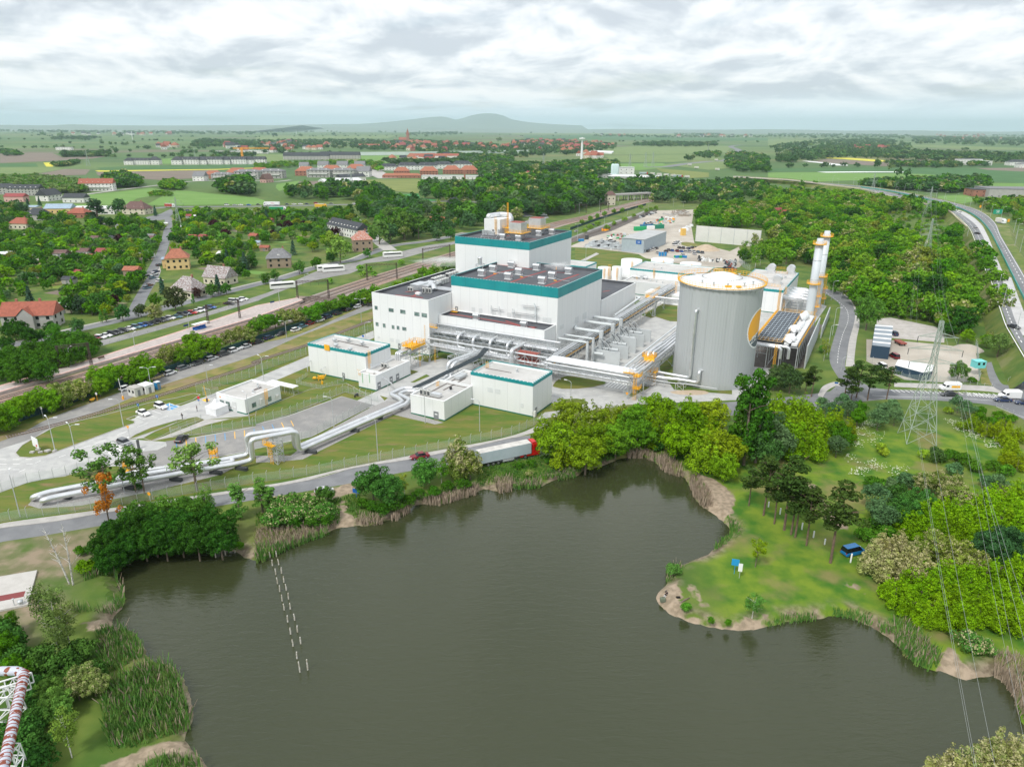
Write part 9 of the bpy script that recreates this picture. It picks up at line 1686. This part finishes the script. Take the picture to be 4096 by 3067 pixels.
am('2',800,1060,-50,'long white terrace with a dark roof and rows of skylights',46,11,6.5,4.5,'dark','white','gable',2,12,0,dorm=10,name='terrace');am('2',1568,985,15,'white house with a plain red roof among the tall trees',11,8,4.6,3.4,'red','white','gable',2,3,1);am('2',1270,835,0,'cream shed with a pale roof at the wood edge',9,7,4,2,'blue','cream','gable',1,2,0);am('2',1705,830,70,'unfinished brick house with a slate roof',13,9,6,4.5,'dark','brick','gable',2,3,0)
am('1',200,1000,-8,'cream house with a red hipped roof at the left',15,10,4.2,4,'red','cream','hip',1,4);am('1',345,925,-5,'grey mansard house with white dormers',17,11,4.5,5,'dark','grey','hip',1,4,1,dorm=2);am('1',530,865,8,'orange walled hall with a pale blue roof',22,14,4.5,3.5,'blue','yellow','gable',1,5,0);am('1',700,905,-10,'house with several red roofs left of the white sheds',17,11,4,4.2,'red','brick','hip',1,3,1);am('1',850,875,4,'long white shed with a white roof',34,12,5.5,1.6,'white','white','gable',1,8,0)
am('1',1195,875,-8,'cream building with a large brown roof near the roundabout',22,13,5,6,'brown','cream','hip',2,4,1,dorm=3);am('1',665,775,0,'white barn with a dark roof on the meadow edge',22,12,5,4,'dark','white','gable',1,4,0);am('1',430,760,80,'white gabled house with a dark roof left of the barn',20,15,6,6,'dark','white','gable',2,4);am('1',235,715,-2,'grey apartment block with a dark roof',36,13,8,4,'dark','grey','gable',3,9,0,dorm=6);am('1',30,705,-2,'grey apartment block cut by the left edge',26,13,8,4,'dark','grey','gable',3,6,0);am('1',150,770,0,'pale pink house with a maroon roof',20,10,5.5,3,'maroon','pink','gable',1,4,0);am('1',265,845,0,'low shed with a bright blue roof',16,8,3.5,1.2,'blue','cream','gable',1,3,0)
am('1',850,675,12,'white three-storey apartment house with a red roof by the meadow',38,14,9,5.5,'red','white','gable',3,9,2,balc=True,dorm=6)
am('3',845,800,15,'old white signal box with a brown hipped roof by the tracks',9,7,10.5,3.8,'brown','cream','hip',2,2,0,cat='signal box',name='signal_box')
for i,(t,x,y,L_)in eN((('4',105,925,18),('4',165,945,14))):am(t,x,y,30,('white gabled house with dark red roofs in the wood','second red roofed house lower in the wood')[i],L_,10,5,5.5,'maroon'if i==0 else 'red','white','gable',2,3,1)
am('z',1269+880,300,10,'house with a red roof behind the pale panel wall',12,8,4,3,'maroon','cream','gable',1,3)
PR={}
def bi(key,tt,x,y,yaw,lab,grp,spec,kw,sc=1.):
 p=G(tt,x,y)
 if key not in PR:PR[key]=aX(*spec,**kw);o=PR[key];b3(o);o.location=(p.x,p.y,0);o.rotation_euler=(0,0,rD(yaw));aK(o,lab,'house',grp)
 else:o=dQ(PR[key],V3(p.x,p.y,0),rD(yaw),sc,lab,grp,cat='house');o['category']='house'
 return o
NB=((40,13,9,4.5,'dark','white','gable',3,8,0),dict(name='apartment_block',dorm=5));NS=((18,15,8,6,'dark','white','hip',2,3,0),dict(name='detached_house'))
for i,(x,k)in eN(((1125,'s'),(1220,'b'),(1345,'s'),(1540,'s'),(1632,'b'),(1752,'s'),(1838,'b'),(1955,'s'),(2042,'b'),(2160,'s'),(2205,'b'))):bi('n'+k,'1',x,452-i*.6,3,'new white building with a dark roof beyond the brown field, %s from the left'%aI(i),'new buildings beyond the brown field',*(NB if k=='b'else NS),sc=1.15)
for i,(t,x,y,k)in eN((('1',1735,590,'g'),('1',1850,570,'r'),('1',1930,585,'g2'),('1',2060,560,'r'),('1',2150,575,'g2'),('2',40,555,'r'),('2',145,568,'g2'),('2',440,545,'r'),('2',555,560,'g2'),('2',660,530,'r'),('2',760,560,'g2'),('2',870,520,'r'),('2',935,555,'g'))):
 sp={'g':((17,15,7,6,'grey','white','gable',2,3,0),{}),'r':((26,15,6,5.5,'orange','brick','hip',2,5,0),{}),'g2':((30,14,9,2.5,'grey','grey','hip',3,6,0),dict(dorm=3,balc=True))}[k];sp[1]['name']='terrace_house';bi('e'+k,t,x,y,-4,'estate house with a %s roof beyond the meadow, %s from the left'%('orange'if k=='r'else 'grey',aI(i)),'estate houses beyond the meadow',*sp,sc=1.25)
for i,(x,y,k)in eN(((420,490,'g'),(585,490,'g'),(750,490,'g'),(900,490,'g'),(1150,500,'w'),(1310,495,'w'),(1480,495,'w'),(1610,485,'w'),(1780,480,'w'),(1260,535,'o'),(1495,540,'o'),(1690,530,'o'),(1840,530,'o'),(1260,565,'long'),(95,605,'pink'))):
 sp={'g':((17,15,7,6,'grey','white','gable',2,3,0),{}),'w':((34,16,7,5,'dark','white','hip',2,6,0),dict(dorm=4)),'o':((26,17,6,6,'orange','brick','hip',2,6,1),dict(dorm=3)),'long':((60,12,4,3,'orange','brick','hip',1,9,0),{}),'pink':((14,12,5,7,'brown','pink','gable',1,3,1),{})}[k];sp[1]['name']='estate_house'
 bi('f'+k,'2',x,y,4 if k!='pink'else 60,'house with a %s roof on the middle estate, %s in its rows'%({'g':'grey','w':'dark','o':'orange','long':'long orange','pink':'brown'}[k],aI(i)),'houses of the middle estate',*sp,sc=1.15)
for i,(x,y,L_)in eN(((440,408,110),(730,400,100))):am('2',x,y,2,('long row of dark-roofed terraces behind the estate, left','long row of dark-roofed terraces behind the estate, right')[i],L_,16,9,8,'dark','grey','gable',2,14,0,dorm=12,name='terrace_row')
am('2',730,625,38,'long white metal hall with a white roof at the olive field',55,22,6,3,'white','white','gable',1,8,0,name='metal_hall',cat='hall');am('2',820,590,38,'dark-roofed hall behind the white metal hall',40,20,6,4,'dark','white','gable',1,6,0,name='metal_hall',cat='hall');am('2',1740,575,-2,'long low white building with a white roof beyond the olive field',110,13,5,1.5,'white','white','flat',1,16,0,name='long_building',cat='building');am('2',1980,600,-30,'small white house at the end of the long low building',16,14,7,3,'grey','white','gable',1,3,0)
am('3',80,560,0,'long building with a red roof left in the woods',55,18,7,3,'maroon','white','gable',1,8,0,name='long_building',cat='building');am('3',1060,590,-18,'large pale flat-roofed factory hall in the depot',75,50,7,1,'white','grey','flat',1,10,0,name='factory_hall',cat='factory');am('3',980,555,0,'tall white depot building beside the silos',26,14,15,1,'white','white','flat',3,3,0,name='factory_hall',cat='factory');am('3',810,560,0,'low white depot building',30,20,5,1,'white','grey','flat',1,4,0,name='factory_hall',cat='factory');am('3',480,565,-5,'low white roofed shed among the woods',70,16,4,1,'white','grey','flat',1,6,0,name='factory_hall',cat='factory')
am('4',2070,725,-8,'grey factory hall right of the motorway',62,40,10,1,'grey','grey','flat',1,8,0,name='factory_hall',cat='factory');am('4',1840,720,-8,'dark brick office block beside the grey factory hall',30,26,8,1,'dark','brick','flat',2,4,0,name='office_block',cat='office');am('4',1725,452,0,'white office building in the far fields',50,25,13,1,'grey','white','flat',2,8,0,name='office_block',cat='office');am('4',1860,455,0,'smaller white building right of the far office',26,20,9,1,'white','white','flat',2,4,0,name='office_block',cat='office');am('4',2150,458,0,'white building with dark dormers in the far fields',46,20,8,5,'dark','white','hip',2,6,0,dorm=4);am('4',2210,478,0,'white building with rows of windows at the right edge',30,20,8,3,'grey','white','hip',2,5,0)
aP('noise_wall',al('2 850,372 1300,368 1900,358 2211,350'),9,mat('wall_mint',(.66,.73,.70),rough=.6),'very long pale mint noise wall in front of the village',30);aP('noise_wall',al('3 0,352 150,350'),9,MC['wall_mint'],'end piece of the pale noise wall among the trees',30)
aK(MB().prism([V2(q)for q in al('3 640,345 860,360 880,345 690,338')],0,4).bd('greenhouse',ah,None,G('3',760,352)),'long white greenhouse beyond the village','greenhouse')
vr=random.Random(9);VS=[('vr',(13,10,5,5.5,'red','white','gable',1,3,0)),('vo',(14,11,5,5.5,'orange','cream','hip',1,3,0)),('vd',(14,10,5,5,'dark','white','gable',1,3,0)),('vb',(12,10,5.5,5.5,'maroon','brick','gable',1,3,0))]
def aC(s,n,lab,grp,sc=(1.,1.5),wts=(4,3,2,2)):
 for x,y in cI(s,n,16):
  k,sp=vr.choices(VS,wts)[0]
  if k not in PR:PR[k]=aX(*sp,name='village_house');o=PR[k];b3(o);o.location=(x,y,0);o.rotation_euler=(0,0,vr.uniform(0,3));aK(o,lab,'house',grp)
  else:o=dQ(PR[k],V3(x,y,0),vr.uniform(0,3.1),vr.uniform(*sc),lab,grp,cat='house');o['category']='house'
aC('2 1000,300 1200,250 1330,260 1600,270 1900,280 2211,290 2211,380 1900,340 1500,335 1200,340',60,'small house of the distant village left of the mast','village houses left of the mast',(1.3,1.9));aC('3 0,250 400,245 860,270 880,300 760,320 600,330 300,400 0,400',75,'village house around the tall mast','village houses around the mast',(1.2,1.8));aC('2 30,290 300,260 560,290 720,280 560,320 320,350 100,350',26,'small house of the village beyond the terraces','village houses beyond the terraces',(1.3,1.8))
aC('4 700,310 980,310 1050,325 780,335',9,'small house in the woods beyond the yellow field','houses beyond the yellow field',(1.3,1.8));aC('3 650,360 800,370 760,410 600,410 500,380',8,'house at the village edge right of the mast','houses at the village edge',(1.2,1.6));aC('1 1310,290 1660,280 1650,320 1400,320',9,'house of the hamlet in the left fields','hamlet in the left fields',(1.4,2));aC('1 1900,300 2030,295 2211,350 2100,360',8,'house beside the orange crane','houses by the crane',(1.5,2.2));aC('2 1100,410 1500,400 1750,380 1700,430 1300,440',14,'house between the estate and the noise wall','houses by the noise wall',(1.1,1.5));aC('4 1400,200 2000,195 2100,260 1500,270',18,'house of the far right village','far right village houses',(1.8,2.6));aC('1 600,190 1500,190 1500,200 700,200',14,'house of a far village on the left plain','far left village houses',(2,3));aC('3 700,200 2100,205 2100,215 900,212',16,'house of the far hamlet on the plain','far hamlet houses',(2,3))
for i,(t,x,y,L_)in eN((('1',2105,365,70),('2',20,355,60),('1',1960,358,60),('2',980,305,80),('2',455,318,40),('2',710,305,24),('2',200,290,70),('2',1545,405,120),('1',1430,300,40),('1',560,325,50),('4',860,190,60),('1',1290,160,160),('3',1200,130,260),('4',550,142,240),('4',1350,160,260),('2',180,140,90))):
 am(t,x,y,3,('white block under construction by the crane','white apartment block at the tile edge field','grey-roofed block left of the crane','white row with a red roof before the church','white modern house before the village','cream flat block before the village','white terrace with a dark roof','yellow and white school building behind the estate','white hall in the left fields','grey farmhouse in the left fields','white hall far right','far white warehouse on the left horizon','far white warehouse on the central horizon','far white warehouse right of centre on the horizon','far white warehouse on the right horizon','far tower blocks on the left horizon')[i],L_,max(14,L_*.2),9 if L_<150 else 14,5,('white','white','grey','red','dark','grey','dark','red','white','grey','white','white','white','white','white','white')[i],'cream'if i==5 else 'white','gable'if i in(3,4,6,7)else 'flat',2,6,0,name='large_building',cat='building')
ch=aa('church',G('2',1313,262),'brick church with a pointed red tower in the village','church');p=G('2',1313,262);m=MB().box(p,(14,14,42));m.box(p+V3(-26,0,0),(40,18,15));m.bd('wall',cU('brick'),ch);m=MB().add([p+Vector(q)for q in((-8,-8,42),(8,-8,42),(8,8,42),(-8,8,42),(0,0,72))],((0,1,4),(1,2,4),(2,3,4),(3,0,4)));m.add([p+Vector(q)for q in((-47,-10,15),(-7,-10,15),(-7,10,15),(-47,10,15),(-47,0,27),(-7,0,27))],((0,1,5,4),(2,3,4,5),(0,4,3),(1,2,5)));m.bd('roof',eq('red'),ch)
def er(t,x,y,x1,y1,r,lab,m=ah,cat='mast',name='radio_mast',head=False):
 b=G(t,x,y);h=hgt(b,t,x1,y1);tt=aa(name,b,lab,cat);MB().tube([b,b+z*h*.5,b+z*h],[r,r*.85,r*.6],10).bd('shaft',m,tt)
 if head:MB().cyl(b+z*h*.93,r*2.2,h*.05,10).bd('head',m,tt)
er('3',600,430,605,216,3.2,'tall white mast above the village',head=True);er('2',1803,600,1803,500,1.6,'slender brick chimney at the long low building',cU('brick'),'chimney','brick_chimney')
for i,(t,x,y,y1,r)in eN((('1',1145,235,160,3),('2',1545,120,0,5),('3',447,155,110,5),('3',668,160,118,5),('3',900,160,112,5),('2',1800,160,115,5),('2',350,190,150,4))):er(t,x,y,x,y1,r*.7,'thin distant mast on the plain, %s from a scattered few'%aI(i))
t=aa('tower_crane',G('1',2100,440),'orange tower crane at the building site','crane');b=G('1',2100,440);h=hgt(b,'1',2098,305);a8(MB(),b,0,h,3,3,14,.35).bd('tower',bH,t);m=MB();aW(m,b+V3(-18,0,0),b+V3(52,20,0),h*.93,h,4,.35);m.bd('jib',bH,t)
t=aa('silos',G('3',880,560),'three tall pale silos at the depot','silo');[MB().lathe(G('3',868+i*18,562),[(3.2,0),(3.2,19),(2.2,21),(0,21.5)],16).bd('silo',mat('silo',(.55,.68,.68),rough=.5),t)for i in rN(3)]
rb=aa('road_bridge',G('3',980,730),'concrete road bridge over the railway with tall pale piers','bridge');A,B=G('3',770,712,7),G('3',1190,690,7);d=(B-A).normalized();n_=V3(-d.y,d.x,0);MB().add([A+n_*5,A-n_*5,B-n_*5,B+n_*5]+[q-z*1.4 for q in(A+n_*5,A-n_*5,B-n_*5,B+n_*5)],((0,1,2,3),(1,5,6,2),(0,3,7,4),(4,7,6,5))).bd('deck',dS,rb);m=MB()
for k in(.3,.5,.62,.78,.95):
 for s in(-4,0,4):q=A.lerp(B,k)+n_*s;q.z=0;m.box(q,(1.,1.,5.6))
m.bd('pier',aw,rb);m=MB();an(m,[A-n_*4.8,B-n_*4.8],1.2,3,.08);m.bd('railing',ac,rb)
so=aa('site_office',G('z',580,550),'three-storey stack of grey site cabins with rows of white windows','office');cs=[V2(W(a,b))for a,b in((2.3,247),(17.5,246.5),(18,292),(3,293))];MB().prism(cs,0,8.6).bd('wall',mat('cabin_grey',(.36,.42,.47),(.40,.46,.50),.5,.7),so);MB().prism([V2(W(a,b))for a,b in((2,246.6),(17.8,246.1),(18.3,292.3),(2.7,293.4))],8.61,8.75).bd('roof',mat('cabin_roof',(.46,.47,.47),(.40,.41,.41),.2,.8),so)
ww=None
for f in rN(3):
 for i in rN(16):
  p=W(17.62+i*.025,248.3+i*2.8,1.+f*2.9)
  if ww is None:ww=MB().box((0,0,0),(.1,1.7,1.2),bN).bd('window',ah,so);ww.location=p-so.location;MB().box((.06,0,.15),(.1,.6,.9),bN).bd('pane',bF).parent=ww
  else:c=ww.copy();cV.objects.link(c);c.parent=so;c.location=p-so.location
MB().add([W(12.2,246.5,5.6),W(15.8,246.4,5.6),W(15.8,246.4,8.),W(12.2,246.5,8.)],((0,1,2,3),)).bd('sign',bG,so);a7('GE',W(14,246.35,6.8),1.3,0,ah,'lettering',so,rot=(rD(90),0,bN))
def ck(tt,x,y,m,lab,sz=(6,2.4,2.5),yaw=.3,name='container',cat='container'):
 p=G(tt,x,y);t=aa(name,p,lab,cat);k=MB().box(p,sz,yaw);u=V3(cos(yaw),sin(yaw),0);v=V3(-sin(yaw),cos(yaw),0)
 for i in rN(int(sz[0]/.6)):k.box(p+u*(-sz[0]/2+.3+i*.6)-v*(sz[1]/2),(.12,.06,sz[2]-.1),yaw)
 k.bd('body',m,t);MB().box(p+u*(sz[0]/2+.02),(.06,sz[1]-.3,sz[2]-.3),yaw).bd('door',m,t)
es=mat('container_green',(.01,.36,.12),rough=.5);ck('z',550,365,es,'bright green container beside the site offices',(10,2.6,3.2));ck('z',610,340,mat('container_blue',(.01,.14,.28),rough=.5),'dark blue container behind the green one',(12,2.6,2.6));ck('z',705,348,mat('container_dgreen',(.01,.22,.13),rough=.5),'dark green container right of the blue one',(9,2.6,3.2));ck('z',913,405,mat('box_yellow',(.75,.48,.12),rough=.6),'yellow box container by the weeds',(3,3,5));ck('z',640,352,ah,'white box van body among the containers',(6,2.4,2.6));ck('z',52,455,cT,'small blue skip at the start of the yard',(3.6,2,1.6));ck('z',100,440,aT,'dark cabinet with a white panel at the start of the yard',(2,2,3))
for i,x in eN((848,858,876,893,915,935)):ck('z',x,594+(i%2)*2,cT if i%3 else es,'small %s bin in the row behind the round tanks, %s from the left'%('blue'if i%3 else 'green',aI(i)),(1.4,1.1,1.4),name='waste_bin',cat='bin')
cl=random.Random(4);cols=[ah,ac,aM,aS,cT,aT,aY,bH,es,aw]
def aF(s,n,szr,lab,grp,ms=cols,name='stored_crate',lng=1.):
 for i,(x,y)in eN(cI(s,n,1.6)):
  m=cl.choice(ms);L_=cl.uniform(*szr)*lng;w_=cl.uniform(.6,1.4);hh=cl.uniform(.3,1.3);yw=cl.uniform(0,3.1)if lng==1 else cl.gauss(.2,.25);k=MB();p=V3(x,y,.03);k.box(p,(L_,w_,hh),yw);u=V3(cos(yw),sin(yw),0);k.box(p+u*L_*.2+z*hh,(L_*.5,w_*.7,hh*.5),yw+.2);k.bar(p-u*L_*.5+z*(hh+.1),p+u*L_*.3+z*(hh+.2),.1)
  aK(k.bd(name,m,None,p),lab,'stored goods',grp)
aF('z 80,515 160,460 300,450 390,500 395,540 120,505',110,(2,4),'grey steel part beside the site offices','steel parts on the yard floor',[ac,aS,ac,aT],'steel_part',1.2);aF('z 250,425 340,395 470,400 440,440 300,450',34,(1,3),'crate or wrapped part in the heap left of the site offices','crates left of the site offices');aF('z 560,320 740,260 860,255 850,300 640,330',56,(1.5,4),'stored machine part in the middle of the yard','machine parts in the yard');aF('z 770,215 960,190 960,245 760,240',34,(5,8),'stack of grey concrete slabs at the back of the yard','slab stacks',[aw,mat('old_slab',(.33,.28,.23),rough=.9)],'slab_stack');aF('z 880,370 990,310 985,350 890,390',18,(2,4),'white wrapped bundle by the trees in the yard','white bundles',[ah,dl],'wrapped_bundle');aF('z 1040,595 1230,620 1260,640 1040,625',26,(1,2),'white bulk bag or pallet at the right of the yard','bulk bags',[ah,aM,aT],'bulk_bag');aF('3 1840,1290 1930,1290 1930,1370 1830,1360',40,(1,2.6),'rusty scrap part behind the tank rim','scrap parts',[aY,aT,ac],'scrap_part')
aF('z 545,255 690,205 700,210 560,268',10,(3,6),'grey loaded wagon part on the siding','loads on the siding',[ac,aT],'siding_load');aF('z 215,370 275,345 280,360 230,380',5,(2,4),'orange machine beside the siding','orange machines',[bH],'track_machine');aF('z 1090,150 1180,140 1190,160 1100,165',12,(4,8),'white roll at the far end of the yard','white rolls',[ah],'white_roll')
sh_s=[('1',905,1240,'maroon',8),('1',730,1240,'brown',8),('1',780,1265,'red',5),('1',680,1232,'white',6),('1',535,1255,'brown',8),('1',560,1235,'white',5),('1',60,1262,'white',7),('1',30,1280,'brown',6),('1',450,1120,'red',5),('1',420,1145,'dark',6),('1',830,1110,'brown',6),('1',965,1100,'dark',5),('1',1300,1110,'brown',6),('1',1310,1085,'grey',5),('1',840,1015,'dark',6),('1',1045,1005,'grey',6),('1',1160,1005,'dark',5),('1',1150,1405,'orange',8),('1',605,1475,'dark',6),('1',680,1405,'maroon',5),('1',1290,1250,'grey',6),('1',1240,1255,'grey',5),('1',1640,915,'maroon',6),('1',1680,915,'white',5),('1',1600,1010,'white',6),('1',1670,1100,'red',6),('1',1760,1098,'maroon',6),('1',2200,1095,'red',7),('1',1925,1250,'white',6),('1',385,1195,'grey',5),('1',325,1270,'grey',5),('2',125,950,'red',6),('2',30,900,'dark',6),('2',20,930,'red',7),('2',10,1080,'brown',6),('2',80,1195,'red',6),('2',10,1145,'blue',5),('2',1180,950,'white',5),('2',490,930,'white',5),('2',640,925,'brown',5),('1',210,1125,'red',5),('1',285,1130,'dark',5),('1',1390,985,'white',5),('1',1430,975,'white',4),('1',1130,1350,'brown',4),('5',560,320,'white',7),('5',430,260,'grey',3)]
for i,(t,x,y,c,s_)in eN(sh_s):
 k='sh'+c
 if k not in PR:o=aa('garden_shed',(0,0,0));MB().box((0,0,0),(5,4,2.3)).bd('wall',cU(('brown','cream','grey','white')[len(PR)%4]),o);cj(MB(),5,4,2.3,1.1,'gable',.3).bd('roof',eq(c),o);MB().box((0,-2.02,0),(.9,.05,1.9)).bd('door',bU,o);MB().box((1.5,-2.02,1),(.8,.05,.7)).bd('window',bF,o);PR[k]=o;b3(o);p=G(t,x,y);o.location=(p.x,p.y,0);o.scale=(s_/5.5,)*3
 else:o=dQ(PR[k],G(t,x,y),vr.uniform(-.5,.5),s_/5.5)
 aK(o,'garden shed with a %s roof in the allotments'%c,'shed','garden sheds');o['category']='shed'
def dA(name,c4,Y,m,lab=None):
 mb=MB();n=len(c4);vs=[]
 for k,(yy,f)in eN(((Y-3000,0),(Y-1200,.55),(Y,1),(Y+3000,0))):
  for x,h in c4:vs.append((x,yy,-.5+h*f))
 mb.add(vs,[(k*n+i,k*n+i+1,(k+1)*n+i+1,(k+1)*n+i)for k in rN(3)for i in rN(n-1)],True);aK(mb.bd(name,m),kind='structure')
cA=mat('hill_hazed',(.20,.25,.21),(.23,.28,.23),.001,.95);Y=18500  # paler than forest: part of the distance haze is painted into this colour
def hp(tt,x,y):o=bZ[tt];d=ray(o[0]+x*o[2],o[1]+y*o[2]);k=Y/d.y;p=CC+d*k;return p.x,max(p.z,0)
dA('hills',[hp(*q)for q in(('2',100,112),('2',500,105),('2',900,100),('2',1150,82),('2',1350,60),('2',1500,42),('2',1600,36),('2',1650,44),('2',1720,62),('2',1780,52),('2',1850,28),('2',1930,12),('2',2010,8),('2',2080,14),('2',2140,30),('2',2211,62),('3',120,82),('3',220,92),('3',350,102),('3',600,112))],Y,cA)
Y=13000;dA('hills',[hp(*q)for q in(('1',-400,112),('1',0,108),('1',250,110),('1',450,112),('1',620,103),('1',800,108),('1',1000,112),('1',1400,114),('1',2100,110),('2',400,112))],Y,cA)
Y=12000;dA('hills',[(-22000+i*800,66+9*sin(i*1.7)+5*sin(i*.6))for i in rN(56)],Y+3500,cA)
# ================================================================ last: tell grouped look-alikes apart by their place
def dB():
 bpy.context.view_layer.update();D={}
 for o in cV.objects:
  if o.parent is None and o.get('category')and o.get('label'):D.setdefault((o.get('group'),o['label']),[]).append(o)
 for(g,l_),L_ in D.items():
  if len(L_)<2:continue
  if len(L_)>60:
   L_.sort(key=lambda o:-px(o.location)[1]);nr=max(2,round(len(L_)/22));w=l_.split()[:9]
   for r in rN(nr):
    S_=sorted(L_[r*len(L_)//nr:(r+1)*len(L_)//nr],key=lambda o:px(o.location)[0])
    for i,o in eN(S_):o['label']=' '.join(w)+', '+aI(i)+' from left in the '+aI(r)+' row'
  else:
   L_.sort(key=lambda o:px(o.location)[0]);w=l_.split()
   for i,o in eN(L_):o['label']=' '.join(w[:13])+', '+aI(i)+' from the left'if len(w)<=12 else ' '.join(w[:12])+', '+aI(i)+' from left'
 for o in cV.objects:
  if o.parent is None and o.get('label'):
   w=o['label'].split()
   if len(w)>16:o['label']=' '.join(w[:16])
dB()
# ================================================================ haze
def cB():
 mb=MB().box((0,11500,-4.2),(50000,29000,400));M=bpy.data.materials.new('haze');M.use_nodes=True;T=M.node_tree;T.nodes.clear()
 v=T.nodes.new('ShaderNodeVolumePrincipled');dv(v,'Color',(.74,.91,1.,1));dv(v,'Density',6.5e-5);dv(v,'Anisotropy',.7)
 o=T.nodes.new('ShaderNodeOutputMaterial');T.links.new(v.outputs[0],o.inputs['Volume'])
 aK(mb.bd('haze',M),kind='stuff')
cB()
